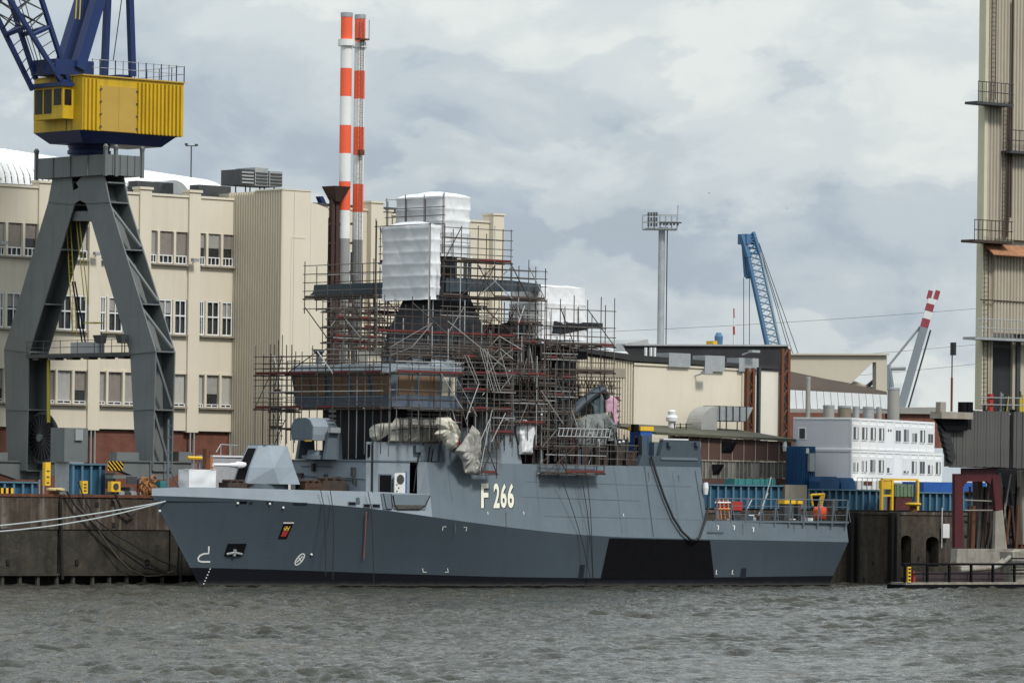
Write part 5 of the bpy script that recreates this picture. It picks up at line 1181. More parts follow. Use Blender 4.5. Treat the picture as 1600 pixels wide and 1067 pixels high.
for k, (pa, pb, y, d, zb_, zt_, lb) in enumerate(((610, 770, -5.0, (545, 558), 575, 505, 'low scaffold before the base of the mast'), (690, 760, -1.0, (480, 500, 515), 560, 465, 'scaffold close to the after side of the dark mast'), (800, 845, -4.0, (505, 535), 600, 478, 'tall scaffold stair between mast and aft wrap'), (725, 815, -4.6, (545, 580, 612), 650, 525, 'tightly decked scaffold amidships above the hull number'), (850, 900, -4.6, (560, 590, 618, 645), 665, 540, 'decked scaffold on the port side of the second mast'), (905, 965, .6, (640, 665, 690), 724, 600, 'scaffold behind the canvas covered boat'), (640, 720, -6.6, (655, 672), 692, 640, 'low scaffold rail above the canvas sheets'))):
    scaffold(lb, 'x', hp(pa, 560, y)[0], hp(pb, 560, y)[0], y, y + 1.1, 5, [hp((pa + pb) / 2, p, y)[1] for p in d] if k < 6 else [], [hp((pa + pb) / 2, p - q, y)[1] for p in d for q in (7, 13)], hp((pa + pb) / 2, zb_, y)[1], hp((pa + pb) / 2, zt_, y)[1], 80 + k, braces=9 if k < 6 else 1, red=.3, tops=1.2)
# ================================================================== shrink wrap and canvas
from mathutils import noise
def wrap(label, x0, x1, y0, y1, z0, z1, dome, seed, step=1.05, taper=0.0, m=wrapw):
    f = MB(); nu, nv = 112, 56; cx, cy = (x0 + x1) / 2, (y0 + y1) / 2; hx, hy = (x1 - x0) / 2, (y1 - y0) / 2
    def outline(t):
        ang = 2 * math.pi * t; c_, s_ = math.cos(ang), math.sin(ang); n_ = 9.0
        r_ = (abs(c_) ** n_ + abs(s_) ** n_) ** (-1 / n_); return c_ * r_, s_ * r_
    def pt(u, v):
        ox, oy = outline(u); z = z0 + (z1 - z0) * v
        d = .07 * abs(math.sin(math.pi * (z - z0) / step)) ** .45
        per = u * (4 * (hx + hy)); d += .035 * abs(math.sin(math.pi * per / 2.1)) ** .5; dg = (u * 8 + v * 1.3 + seed) % 1.0; d += .05 * max(0, 1 - abs(dg - .5) * 14)
        nz = noise.noise(Vector((ox * hx * .5 + seed, oy * hy * .5, z * .6))) * .12 + noise.noise(Vector((ox * hx * 1.7 + seed, oy * hy * 1.7, z * 1.8))) * .07
        k = 1 - taper * v
        return (cx + ox * k * (hx - d + nz * .5), cy + oy * k * (hy - d + nz * .5), z + nz * .25)
    f.grid(pt, nu, nv)
    def top(u, v):
        ox, oy = outline(u); k = (1 - taper) * (1 - v)
        zz = z1 + dome * (1 - (1 - v) ** 2) + noise.noise(Vector((ox * v * 3 + seed, oy * v * 3, 2))) * .12
        if v == 0: return pt(u, 1)
        return (cx + ox * k * (hx - .1), cy + oy * k * (hy - .1), zz)
    f.grid(top, nu, 6)
    return f.build('shrink_wrap', m, None, smooth=35, fix=False, label=label, cat='shrink wrap', group='white shrink wrap on the masts')
# lower front wrap
xw = hp(672, 410, -2.8)[0]; yw0 = -2.8; yw1 = hd(593, 410, xw)[0]
wrap('lower white shrink wrap box at the front of the mast', xw, hp(692, 410, yw0)[0], yw0, yw1, hd(630, 469, xw)[1], hd(630, 353, xw)[1], .35, 1)
xw2 = hp(692, 350, -1.6)[0]; yw3 = hd(612, 350, xw2)[0]
wrap('upper white shrink wrap box crowning the mast', xw2, hp(741, 350, -1.6)[0], -1.6, yw3, hd(650, 400, xw2)[1] - .1, hd(650, 308, xw2)[1], .5, 5)
scaffold('thin scaffold frame outside the upper white wrap', 'y', -2.0, yw3 + .3, xw2 - .35, xw2 - .2, 3, [], [hd(650, p, xw2 - .3)[1] for p in (311, 325, 338, 352)], hd(650, 400, xw2)[1], hd(650, 306, xw2)[1], 71, braces=0, tops=.5)
scaffold('thin scaffold frame at the edges of the lower white wrap', 'y', yw0 - .2, yw1 + .2, xw - .3, xw - .2, 1, [], [hd(630, 352, xw - .3)[1]], hd(630, 560, xw)[1], hd(630, 346, xw)[1], 72, braces=0, tops=.5)
xw4 = hp(846, 490, -2.6)[0]; yw5 = hd(806, 490, xw4)[0]
wrap('aft white shrink wrap tent over the second mast', xw4, hp(926, 490, -2.4)[0], -2.4, max(2.6, yw5), hp(885, 531, -2.4)[1], hp(885, 449, -2.4)[1], .2, 9, step=1.6, taper=.08, m=mat('grey white shrink wrap', (0.72, 0.73, 0.745), .45, var=.06, scale=.6))
f = MB().grid(lambda u, v: (xw4 - 1 + u * 9.5, -3.4 + v * 6, hp(885, 532, -2.4)[1] - .25 - .3 * abs(math.sin(u * 9)) * (1 - v) - .25 * (1 - v)), 20, 4)
f.build('plastic_skirt', wrapw, None, fix=False, label='crumpled clear plastic sheeting under the aft wrap tent', cat='plastic sheet')
def tie(pts, y, parent):
    MB().path([P(a, b, y) for a, b in pts], .04, 5).build('tie_rope', dark_rope, parent)
def crumple(name, label, poly, y, depth, m, cat, seed=0, amp=.35, group=None):
    pts = []; 
    for k in range(len(poly)):
        a, b = poly[k], poly[(k + 1) % len(poly)]
        n_ = max(1, int(math.hypot(a[0] - b[0], a[1] - b[1]) / 2))
        pts += [(a[0] + (b[0] - a[0]) * q / n_, a[1] + (b[1] - a[1]) * q / n_) for q in range(n_)]
    w = [P(px, py, y) for px, py in pts]; n_ = len(w); cx = sum(p[0] for p in w) / n_; cz = sum(p[2] for p in w) / n_
    f = MB(); rings = 16
    for sgn in (-1, .35):
        k0 = len(f.v)
        for q in range(rings + 1):
            r_ = 1 - q / rings
            for p in w:
                x, z = cx + (p[0] - cx) * r_, cz + (p[2] - cz) * r_
                x_, z_ = x, z; wv = noise.noise(Vector((x * .6 + seed, z * .5, 7))) * 2; nz = noise.noise(Vector((x * .9 + seed, z * .4, sgn))) * amp * .8 + (1 - abs(noise.noise(Vector((x * 2.6 + seed + wv, z * .45 + x * .3, 3)))) * 3) * amp * .6 + (1 - abs(noise.noise(Vector((x * 3.5 - z * 1.5 + seed, z * 2.2, 5)))) * 2) * amp * .18
                f.v.append((x + nz * .15 * (r_ < .99), y + sgn * depth * .55 * math.sqrt(max(0, 1 - r_ ** 6)) - nz * (1 - r_ ** 9), z))
        for q in range(rings):
            for k in range(n_):
                a = k0 + q * n_ + k; b = k0 + q * n_ + (k + 1) % n_; f.f.append((a, b, b + n_, a + n_))
    return f.build(name, m, None, smooth=40, label=label, cat=cat, group=group)
crumple('covered_boat', 'small boat under a laced canvas cover beside the deckhouse', [(577, 671), (582, 664), (596, 661), (612, 660), (614, 668), (604, 678), (594, 685), (584, 690), (578, 683)], -4.6, 1.2, tarp_m, 'boat', 1, .1)
crumple('canvas_sheet', 'grey canvas sheet hung on rails above the deckhouse bulwark', [(612, 690), (609, 678), (612, 665), (622, 654), (640, 651), (680, 653), (690, 660), (688, 691), (650, 692)], -5.05, .4, mat('grey canvas', (0.33, 0.325, 0.295), .9, var=.1, scale=1), 'canvas', 2, .22)
crumple('canvas_sheet', 'pale canvas strip gathered at the boat bow', [(606, 690), (612, 662), (619, 651), (625, 655), (622, 672), (626, 690)], -5.2, .3, tarp_m, 'canvas', 12, .3)
crumple('canvas_bundle', 'crumpled cream canvas bundle tied at the scaffold corner', [(680, 662), (682, 652), (700, 651), (708, 660), (713, 676), (714, 690), (706, 703), (698, 701), (692, 690), (678, 678), (686, 670)], -6.9, .5, mat('cream canvas', (0.58, 0.56, 0.485), .9, var=.14, scale=1.2, spots=(.36, .33, .27), spot_amt=.6), 'canvas', 3, .6)
crumple('canvas_sheet', 'dirty canvas hanging down over the hull beside the hull number', [(738, 664), (746, 672), (748, 700), (748, 724), (750, 736), (740, 742), (727, 738), (722, 720), (711, 704), (722, 692), (732, 676)], -6.9, .4, mat('dirty grey canvas', (0.36, 0.355, 0.33), .9, var=.2, scale=1), 'canvas', 4, .6)
crumple('plastic_bag', 'white plastic wrapped bundle on the deck abaft the superstructure', [(806, 657), (820, 655), (832, 662), (834, 676), (830, 690), (831, 710), (811, 710), (810, 690), (806, 675)], -5.6, .5, wrapw, 'bundle', 5, .35)
crumple('covered_boat', 'boat under grey green canvas below the davit crane', [(893, 690), (900, 660), (915, 648), (945, 645), (958, 660), (962, 700), (958, 726), (900, 726)], -2.5, 1.1, mat('grey green canvas', (0.17, 0.185, 0.18), .9, var=.25, scale=1), 'boat', 6, .6)
crumple('pink_sheet', 'pink plastic sheet hung beside the davit housing', [(946, 620), (958, 618), (963, 624), (963, 665), (958, 668), (954, 640), (947, 645)], -1.8, .2, pink, 'sheet', 7, .2)
for nm, tl in (('covered_boat', ([(585, 663), (586, 676), (588, 688)], [(600, 661), (599, 670), (597, 682)])), ('canvas_sheet', ([(630, 654), (629, 675), (630, 690)], [(660, 653), (661, 675), (660, 691)], [(612, 672), (650, 668), (688, 670)]))):
    o = [q for q in COL.objects if q.name == nm][0]
    for t_ in tl: tie(t_, -5.75, o)
for k in range(90):   # pipes, valves and gear standing open on the boat deck
    rg = random.Random(900 + k); px = rg.uniform(815, 1000); y = rg.uniform(-4.8, -2.6); x = hp(px, 700, y)[0]; h = rg.uniform(.6, 2.6); w = rg.uniform(.12, .5)
    m = rg.choice((steel_d, black_p, mast_m, mast_m, galv, sc_red, black_p, sc_dark, navy_d, offw if k % 4 == 0 else sc_dark))
    if k % 2: block('deck_gear', x - w, x + w, y - .2, y + .2, ZMID, ZMID + h, m, ship)
    else: rod('deck_pipe', (x, y, ZMID), (x + rg.uniform(-.8, .8), y, ZMID + h + .8), .07, m, ship)
xq_, zq_ = hp(957, 719, -3)
ut = thing('utility_cabin', 'blue portable cabin with yellow roof on the aft deck', 'cabin', (hp(1010, 700, -3.6)[0], -3.6, ZMID))
x0, z1 = hp(1001, 666, -4.2); x1, _ = hp(1019, 666, -4.2)
MB().box(x0, x1, -4.2, -2.8, ZMID, z1 - .4).build('body', blue_p, ut); MB().box(x0 - .1, x1 + .1, -4.3, -2.7, z1 - .39, z1).build('roof', yellow, ut)
for dx in (.2, .9): block('panel', x0 + dx, x0 + dx + .5, -4.24, -4.203, z1 - 2.4, z1 - .8, navy_d, ut)
x, z = hp(992, 668, -4.4); block('lamp', x - .3, x + .3, -4.6, -4.2, z - .4, z + .3, black_p, ut)
for px, py in ((968, 691), (846, 648), (974, 690)): 
    x, z = hp(px, py, -5.6); MB().lathe(x, -5.6, [(.05, z - .12), (.14, z), (.05, z + .12)], 10).build('deck_lamp', offw, ship)
# ================================================================== sheet pile flood wall
pile_b = mat('blue flood wall paint', (0.016, 0.07, 0.135), 0.6, var=0.25, scale=0.7, streak=(0.06, 0.075, 0.085), streak_amt=0.5)
pile_bl = mat('pale blue flange', (0.075, 0.155, 0.21), 0.6, var=0.2, scale=0.7)
YW = 14.5
def sheet_wall(pa, pb, ptop, label, pitch=1.0):
    xa, xb = hp(pa, ptop, YW)[0], hp(pb, ptop, YW)[0]; zt_ = hp((pa + pb) / 2, ptop, YW)[1]
    s = thing('flood_wall', label, 'wall', ((xa + xb) / 2, YW, GZ), 'blue sheet pile walls')
    n = max(1, round((xb - xa) / pitch)); w = (xb - xa) / n
    for k in range(n):
        x = xa + k * w
        block('sheet_pile', x, x + w - .02, YW + .28, YW + .36, GZ, zt_ - .14, pile_b, s)
        block('pile_flange', x + .1 * w, x + .1 * w + .22, YW, YW + .279, GZ, zt_ - .14, pile_bl, s)
    for k in range(0, n, 4): block('capping', xa + k * w, min(xb, xa + (k + 4) * w) - .02, YW - .08, YW + .45, zt_ - .138, zt_, pile_bl, s)
    return s
sheet_wall(1096, 1226, 757, 'blue sheet pile flood wall behind the flight deck')
sheet_wall(1262, 1378, 764, 'blue sheet pile flood wall below the white site offices')
sheet_wall(1430, 1545, 769, 'blue sheet pile flood wall between yellow machine and red portal')
sheet_wall(112, 168, 724, 'tall blue sheet pile wall section under the portal crane', 1.05)
sheet_wall(-10, 62, 752, 'low blue sheet pile wall section at the left edge', 1.05)
x0, z1 = hp(1227, 757, YW - .2); x1, _ = hp(1261, 757, YW - .2)
MB().box(x0, x1, YW - .2, YW + .6, GZ, z1).build('concrete_block', mat('pale concrete', (0.23, 0.21, 0.17), .9, var=.15, scale=.7, streak=(.15, .135, .11), streak_amt=.5), None, label='plain concrete section between two blue flood walls', cat='wall')
# deep blue band above the wall at right
x0, z0 = hp(1432, 766, YW + 3); x1, z1 = hp(1530, 754, YW + 3)
MB().box(x0, x1, YW + 2, YW + 5, GZ, z1).build('blue_container', blue_p, None, label='long low dark blue container behind the flood wall', cat='container')

# ================================================================== beige hall with dark roof
YH = 32.0
bh = thing('low_beige_hall', 'low beige hall with dark roof edge and brown steel columns', 'building', (hp(1080, 600, YH)[0], YH, GZ))
pz = lambda px, py, y=YH: hp(px, py, y)
def poly_panel(pts, y0, y1, name, m, parent): return MB().pxz([hp(a, b, y0) for a, b in pts], y0, y1).build(name, m, parent)
# corrugated left part
f = MB(); xa, xb = pz(845, 600)[0], pz(990, 600)[0]; n = 34
for k in range(n):
    x = xa + (xb - xa) * k / n; w = (xb - xa) / n
    zt_ = hp(845, 549, YH)[1] * (1 - k / n) + hp(990, 565, YH)[1] * (k / n)
    f.prism([(x, YH + .2, GZ), (x + .15 * w, YH, GZ), (x + .6 * w, YH, GZ), (x + .75 * w, YH + .2, GZ)], [(x, YH + .2, zt_), (x + .15 * w, YH, zt_), (x + .6 * w, YH, zt_), (x + .75 * w, YH + .2, zt_)])
f.build('corrugated_cladding', cream_c, bh)
poly_panel([(845, 549), (990, 566), (990, 800), (845, 800)], YH + .21, YH + .6, 'wall_panel', cream_c, bh)
for pa, pb, ya, yb_ in ((991, 1161, 567, 576), (1179, 1220, 576.5, 579)):
    poly_panel([(pa, ya + 2), (pb, yb_ + 2), (pb, 800), (pa, 800)], YH, YH + .6, 'wall_panel', cream_l if pa < 1100 else mat('ivory panel', (.64, .61, .53), .7, var=.04, scale=.4), bh)
poly_panel([(991, 566.5), (1161, 575.5), (1161, 579), (991, 570)], YH - .15, YH - .003, 'eaves_trim', cream, bh)
for px in (990.5, 1160): x, z = pz(px, 570); block('corner_trim', x - .12, x + .12, YH - .18, YH - .004, GZ, z - .3, cream, bh)
roof_d = mat('dark roofing', (0.028, 0.029, 0.030), .8, var=.25, scale=.6)
poly_panel([(905, 543), (1000, 555), (1222, 573), (1222, 577), (1161, 574), (990, 564), (905, 549)], YH - .3, YH + 14, 'roof', roof_d, bh)
poly_panel([(900, 572), (978, 576), (978, 590), (900, 588)], YH - .06, YH - .003, 'vent_grille', mat('grey grille', (.28, .25, .2), .8), bh)
def lattice(pa, pb, ptop, y, name, m, parent):
    xa, xb = hp(pa, 650, y)[0], hp(pb, 650, y)[0]; zt_ = hp((pa + pb) / 2, ptop, y)[1]
    for x in (xa, xb): block(name, x - .16, x + .16, y - .16, y + .16, GZ, zt_, m, parent)
    n = int((zt_ - GZ) / 1.0)
    for k in range(n):
        z = GZ + (zt_ - GZ) * k / n; h = (zt_ - GZ) / n
        rod('lacing', (xa, y, z) if k % 2 else (xb, y, z), (xb, y, z + h) if k % 2 else (xa, y, z + h), .10, m, parent)
lattice(1167, 1176, 575, YH - .5, 'steel_column', rust, bh); lattice(1221, 1231, 545, YH - .4, 'steel_column', rust, bh)
block('downpipe', pz(1176.5, 600)[0], pz(1179.5, 600)[0], YH - .9, YH - .5, GZ, pz(1178, 574)[1], steel_d, bh)
for px, w, h in ((1062, 3.0, 1.0), (1117, 2.8, 1.2), (1170, 2.8, 1.0)):
    x, z = hp(px, 558 + (px - 1062) * .07, YH - .3); MB().box(x - w / 2, x + w / 2, YH - .32, YH + 1.5, z - h, z + .4).build('roof_unit', galv, bh)
for px, py in ((1104, 582), (1178, 549)):
    x, z = hp(px, py, YH - 1.2); MB().box(x - .5, x + .6, YH - 1.5, YH - .9, z - .12, z + .12).tube((x - .5, YH, z - .35), (x - .2, YH - 1.2, z), .07).build('floodlight', galv, bh)
# duct
xd0, zd1 = hp(1083, 634, YH - 3); xd1, _ = hp(1108, 634, YH - 3); xd2, zd0 = hp(1160, 677, YH - 3); zdm = hp(1110, 657, YH - 3)[1]
dk = thing('ventilation_duct', 'big curved sheet metal ventilation duct before the beige hall', 'duct', (xd0, YH - 3, GZ))
arc = [(xd1 - (xd1 - xd0) * math.cos(0) * 1, zd0)]
arc = [(xd0, zd0)] + [(xd1 - (xd1 - xd0) * math.cos(t * math.pi / 16), zd1 - (xd1 - xd0) * .9 + (xd1 - xd0) * .9 * math.sin(t * math.pi / 16)) for t in range(9)] + [(xd1, zdm), (xd1, zd0)]
MB().pxz(arc, YH - 4.2, YH - 2).build('duct_bend', mat('sheet metal', (0.40, 0.40, 0.385), .45, metal=.3, var=.1, scale=.8), dk)
MB().pxz([(xd1 + .02, zdm), (xd2 - .6, zdm), (xd2 + .3, zd1 + .0), (xd1 + .02, zd1)], YH - 4.2, YH - 2).build('duct_run', galv, dk)
for k in range(5): x = xd1 + (xd2 - xd1) * (k + .3) / 5; block('duct_flange', x - .06, x + .06, YH - 4.28, YH - 1.9, zdm - .05, zd1 + .06, steel_d, dk)
for px in (1112, 1125, 1135, 1152): x, z = hp(px, 660, YH - 4); rod('duct_leg', (x, YH - 4, zd0 - 2), (x, YH - 4, zdm), .07, steel_d, dk)
x, z = hp(1050, 652, YH - 4); MB().lathe(x, YH - 4, [(.38, zd0 - 1), (.38, z - .4), (.6, z - .38), (.62, z), (.4, z + .25), (.42, z + .6), (.2, z + .75)], 14).build('roof_cowl', offw, dk, smooth=40)
for a, b in ((1053, 1064), (1064, 1082)):
    for zz in (663, 672): rod('rail', P(a, zz, YH - 5), P(b, zz, YH - 5), .045, steel_d, dk)
for px in (1054, 1063, 1072): rod('rail_post', P(px, 661, YH - 5), P(px, 684, YH - 5), .06, black_p, dk)

# ================================================================== brown shed
YS_ = 22.0
bs = thing('brown_shed', 'long brown clad shed with grey glazed strip behind the flight deck', 'building', (hp(1165, 720, YS_)[0], YS_, GZ))
brown = mat('brown cladding', (0.085, 0.045, 0.036), .75, var=.12, scale=.6, streak=(.06, .035, .03), streak_amt=.4)
pts = [1060, 1076, 1094, 1107, 1126, 1144, 1162, 1180, 1199, 1217, 1236]
def ytop(px): return 680 + (px - 1060) * (690 - 680) / (1237 - 1060)
for a, b in zip(pts[:-1], pts[1:]):
    xa, xb = hp(a, 700, YS_)[0], hp(b, 700, YS_)[0]; zt_ = hp(a, ytop(a) + 1, YS_)[1]; zm_ = hp(a, 718 + (a - 1095) * .02, YS_)[1]; zb_ = hp(a, 747, YS_)[1]
    MB().box(xa + .05, xb - .05, YS_, YS_ + .5, zm_ + .02, zt_).build('cladding_panel', brown, bs)
    block('cover_strip', xb - .05, xb + .05, YS_ - .04, YS_ + .4, zm_, zt_, stone, bs)
    for q in range(3):
        c, d = xa + (xb - xa) * q / 3, xa + (xb - xa) * (q + 1) / 3
        MB().box(c + .03, d - .03, YS_ + .08, YS_ + .4, zb_, zm_ - .12).build('glazing_panel', mat('dirty glazing', (.10, .10, .092), .4, var=.5, scale=.9, streak=(.04, .04, .036), streak_amt=.7) if (q + a) % 4 else mat('pale dirty glazing', (.2, .2, .185), .5, var=.3, scale=1), bs)
        block('glazing_bar', d - .03, d + .03, YS_ + .0, YS_ + .3, zb_, zm_ - .12, stone, bs)
    MB().box(xa, xb, YS_ - .06, YS_ + .4, zm_ - .1, zm_ + .0).build('sill', stone, bs)
    MB().box(xa, xb, YS_, YS_ + .5, GZ, zb_ - .02).build('plinth', brown, bs)
xa, xb = hp(1020, 700, YS_)[0], hp(1239, 700, YS_)[0]
za, zb_ = hp(1020, 679, YS_)[1], hp(1239, 690, YS_)[1]
MB().prism([(xa, YS_ - .5, za), (xb, YS_ - .5, zb_), (xb, YS_ - .5, zb_ + .25), (xa, YS_ - .5, za + .25)], [(xa, YH - 2, za + 1.0), (xb, YH - 2, zb_ + 1.0), (xb, YH - 2, zb_ + 1.25), (xa, YH - 2, za + 1.25)]).build('roof', mat('mossy roof', (.075, .072, .05), .9, var=.3, scale=.5), bs)
for px, py, w, h in ((1136, 699, 1.4, 1.1), (1119, 733, .9, 1.0)):
    x, z = hp(px, py, YS_ - .06); MB().hexa([(x - w / 2, YS_ - .03, z - h / 2), (x + w / 2, YS_ - .03, z - h / 2), (x + w / 2, YS_ + .02, z - h / 2), (x - w / 2, YS_ + .02, z - h / 2), (x - w / 2 - .1, YS_ - .05, z + h / 2), (x + w / 2 + .4, YS_ - .35, z + h / 2), (x + w / 2, YS_ + .02, z + h / 2), (x - w / 2, YS_ + .02, z + h / 2)]).build('open_window', black_p, bs)
x, z = hp(1226, 697, YS_ - .3); MB().lathe(x, YS_ - .3, [(.2, z - .5), (.26, z), (.18, z + .5)], 10).build('wall_lamp', offw, bs)
# blue container standing on end of the shed, teal net, blue bins
x0, z1 = hp(1239, 698, 19); x1, _ = hp(1255, 698, 19)
ct = thing('shipping_container', 'upright blue steel container with grey cabinet beside the shed', 'container', (x0, 19, GZ))
y1 = hd(1239, 698, x1)[0]
xk = hp(1254, 720, 18)[0]; yk0 = 18; yk1 = hd(1239, 720, xk)[0]; xk2 = hp(1274, 720, 18)[0]; zk = hp(1254, 697, 18)[1]
cblue = mat('container blue', (0.012, 0.062, 0.155), .55, var=.15, scale=.6)
MB().box(xk, xk2, yk0, max(yk1, 20.2), GZ, zk).build('body', cblue, ct)
f = MB()
for k in range(7): y = 18.15 + k * .32; f.box(xk - .06, xk - .002, y, y + .16, GZ + .2, zk - .15)
for k in range(6): x = xk + .15 + k * (xk2 - xk - .3) / 6; f.box(x, x + .12, yk0 - .06, yk0 - .002, GZ + .2, zk - .15)
f.build('corrugation', cblue, ct, kind='stuff')
x, z = hp(1266, 722, 17.9); block('cabinet', x - .35, x + .35, 17.6, 17.93, z - .9, z + .9, galv, ct)
x, z = hp(1262, 704, 17.9); block('sticker', x - .2, x + .2, 17.9, 17.935, z - .25, z + .25, offw, ct)
teal = mat('teal net', (0.04, 0.19, 0.19), .8, var=.25, scale=1)
for a, b, t, nm in ((1141, 1187, 747.5, 'long teal skip standing on the flood wall'), (1188, 1205, 748, 'short bright teal skip at the right of the long one')):
    xa, za = hp(a, t, 16); xb, _ = hp(b, t, 16); s = thing('teal_skip', nm, 'skip', (xa, 16, GZ), 'teal skips')
    MB().box(xa, xb, 15.4, 16.8, GZ, za).build('body', teal, s)
    for k in range(4): x = xa + (xb - xa) * (k + .5) / 4; block('rib', x - .05, x + .05, 15.3, 15.395, GZ, za, teal, s)
for a, b, t, nm in ((1275, 1306, 744, 'left blue skip with sloped lid on the flood wall'), (1309, 1331, 746, 'right blue skip with sloped lid on the flood wall')):
    xa, za = hp(a, t, 16.5); xb, _ = hp(b, t, 16.5)
    s = thing('blue_skip', nm, 'skip', (xa, 16.5, GZ), 'blue skips')
    MB().box(xa, xb, 16, 17.5, GZ, za - .5).build('body', cblue, s); MB().pxz([(xa, za - .49), (xb, za - .49), (xb - .4, za), (xa + .2, za)], 16, 17.5).build('lid', cblue, s)
wt = thing('white_tank', 'small white tank in a frame below the site offices', 'tank', (hp(1350, 750, 16.5)[0], 16.5, GZ))
x0, z1 = hp(1335, 746, 16.5); x1, _ = hp(1374, 746, 16.5)
MB().box(x0, x1, 16.2, 17.4, GZ, z1 - .3).build('tank', offw, wt)
for k in range(6): x = x0 + (x1 - x0) * k / 5; rod('frame_bar', (x, 16.1, GZ), (x, 16.1, z1), .04, galv, wt)
rod('frame_bar', (x0, 16.1, z1), (x1, 16.1, z1), .04, galv, wt); block('rust_patch', x0 + 1, x0 + 2.2, 16.12, 16.19, z1 - .7, z1 - .35, rust, wt)

# ================================================================== white site offices
PHI = R(24)
C0 = W(1330, 752, 512)
co_w = mat('container office white', (0.85, 0.86, 0.86), .5, var=.03, scale=.5, streak=(.6, .6, .6), streak_amt=.2)
co_g = mat('container office grey', (0.52, 0.53, 0.56), .5, var=.03, scale=.5, streak=(.36, .37, .39), streak_amt=.2)
def L2H(x, y, z): return (C0[0] + x * math.cos(PHI) - y * math.sin(PHI), C0[1] + x * math.sin(PHI) + y * math.cos(PHI), z)
def lbox(x0, x1, y0, y1, z0, z1):
    f = MB(); return f.hexa([L2H(*p) for p in ((x0, y0, z0), (x1, y0, z0), (x1, y1, z0), (x0, y1, z0), (x0, y0, z1), (x1, y0, z1), (x1, y1, z1), (x0, y1, z1))])
zo2 = W(1330, 652, 512)[2]; zo1 = W(1330, 702.5, 512)[2]; zo0 = zo1 - (zo2 - zo1)
UW = 2.5
wind = mat('office window', (.035, .04, .045), .3, var=.3, scale=.5, spec=.6)
for lev, (za, zb_) in enumerate(((zo0, zo1), (zo1, zo2))):
    nu = 11 if lev == 0 else 10
    for k in range(nu):
        u = thing('site_office_unit', '%s storey white site office container, %s from the corner' % (('lower', 'upper')[lev], ('first', 'second', 'third', 'fourth', 'fifth', 'sixth', 'seventh', 'eighth', 'ninth', 'tenth', 'eleventh')[k]), 'site office', L2H(k * UW, 0, za), 'stacked white site offices')
        a, b = k * UW + .02, (k + 1) * UW - .02
        lbox(a, b, .06, 6.2, za + .02, zb_ - .02).build('body', co_w if k else co_w, u)
        for p, q in ((a, a + .16), (b - .16, b)): lbox(p, q, 0, .059, za + .02, zb_ - .02).build('corner_post', co_w, u)
        for p, q in ((za + .02, za + .2), (zb_ - .24, zb_ - .02)): lbox(a + .161, b - .161, .0, .059, p, q).build('frame_rail', co_w, u)
        kind = {(1, 4): 2, (0, 4): 3, (0, 5): 0, (0, 6): 4}.get((lev, k), 1)
        if kind == 0: continue
        zw1, zw0_ = za + 2.35, za + 1.0
        m_ = (a + b) / 2
        if kind == 2:
            for d in (-.45, .25): lbox(m_ + d, m_ + d + .3, .03, .058, za + 2.0, za + 2.25).build('vent', wind, u)
            continue
        wn = lbox(a + .35, b - .35, .0, .058, zw0_ - .05, zw1 + .25).build('window', white_p, u)
        r1 = random.Random(k * 7 + lev); sh = {3: .55, 4: .75}.get(kind, r1.choice((0, 0, .1, .25)))
        for p, q in ((a + .48, m_ - .06), (m_ + .06, b - .48)):
            if kind == 3 and p > m_: continue
            lbox(p, q, -.015, -.001, zw0_ + .06, zw1 - .05 - sh * (zw1 - zw0_)).build('pane', wind if r1.random() < .75 else mat('grey office window', (.3, .31, .32), .3), wn)
        if r1.random() < .5: lbox(m_ - .1, m_ + .35, -.03, -.016, zw0_ + .1, zw1 - .1 - sh).build('curtain', white_p, wn)
# grey end walls
for lev, (za, zb_) in enumerate(((zo0, zo1), (zo1, zo2))):
    e = thing('site_office_end', ('lower', 'upper')[lev] + ' grey end wall of the stacked site offices', 'site office', L2H(-.1, 3, za), 'stacked white site offices')
    lbox(-.08, .015, .1, 6.15, za + .2, zb_ - .2).build('end_panel', co_g, e)
    for p, q in ((za + .01, za + .19), (zb_ - .19, zb_ - .01)): lbox(-.14, .018, -.02, 6.22, p, q).build('frame_rail', co_g if lev == 0 else co_w, e)
    for p, q in ((-.02, .16), (6.05, 6.22)): lbox(-.12, .017, p, q, za + .2, zb_ - .2).build('corner_post', co_g, e)
    if lev == 1:
        w = lbox(-.13, -.081, 4.8, 5.7, za + 1.0, za + 2.2).build('window', white_p, e); lbox(-.16, -.131, 4.95, 5.55, za + 1.1, za + 2.1).build('pane', wind, w)

# ================================================================== background halls
def flat(name, label, cat, parts, y, depth, group=None):
    b = None
    for pts, nm, m, dy in parts:
        if b is None:
            xs_ = [hp(a, c, y)[0] for a, c in pts]; b = thing(name, label, cat, (sum(xs_) / len(xs_), y, GZ), group)
        MB().pxz([hp(a, c, y + dy) for a, c in pts], y + dy, y + dy + depth).build(nm, m, b)
    return b
dk_fac = mat('dark corrugated cladding', (0.022, 0.022, 0.025), .7, var=.25, scale=.5)
uh = flat('dark_hall', 'black clad upper hall behind the beige hall roof', 'building', [([(976, 540), (1231, 541), (1231, 700), (976, 700)], 'cladding', dk_fac, 0)], 52, 20)
MB().pxz([hp(976, 537.5, 51.8), hp(1232, 538.5, 51.8), hp(1232, 541, 51.8), hp(976, 540, 51.8)], 51.7, 73).build('roof_edge', mat('grey flashing', (.32, .33, .33), .6), uh)
f = MB()
for px in (1010, 1018, 1024): x, z = hp(px, 543, 46); f.box(x - .12, x + .12, 46, 46.2, GZ, z)
f.build('roof_ladder', offw, uh, kind='stuff')
flat('grey_roof_gable', 'small grey pitched roof left of the light mast', 'building', [([(975, 538), (1012, 530), (1016, 545), (975, 545)], 'roof', mat('grey flashing', (.3, .3, .3), .6), 0)], 70, 8)
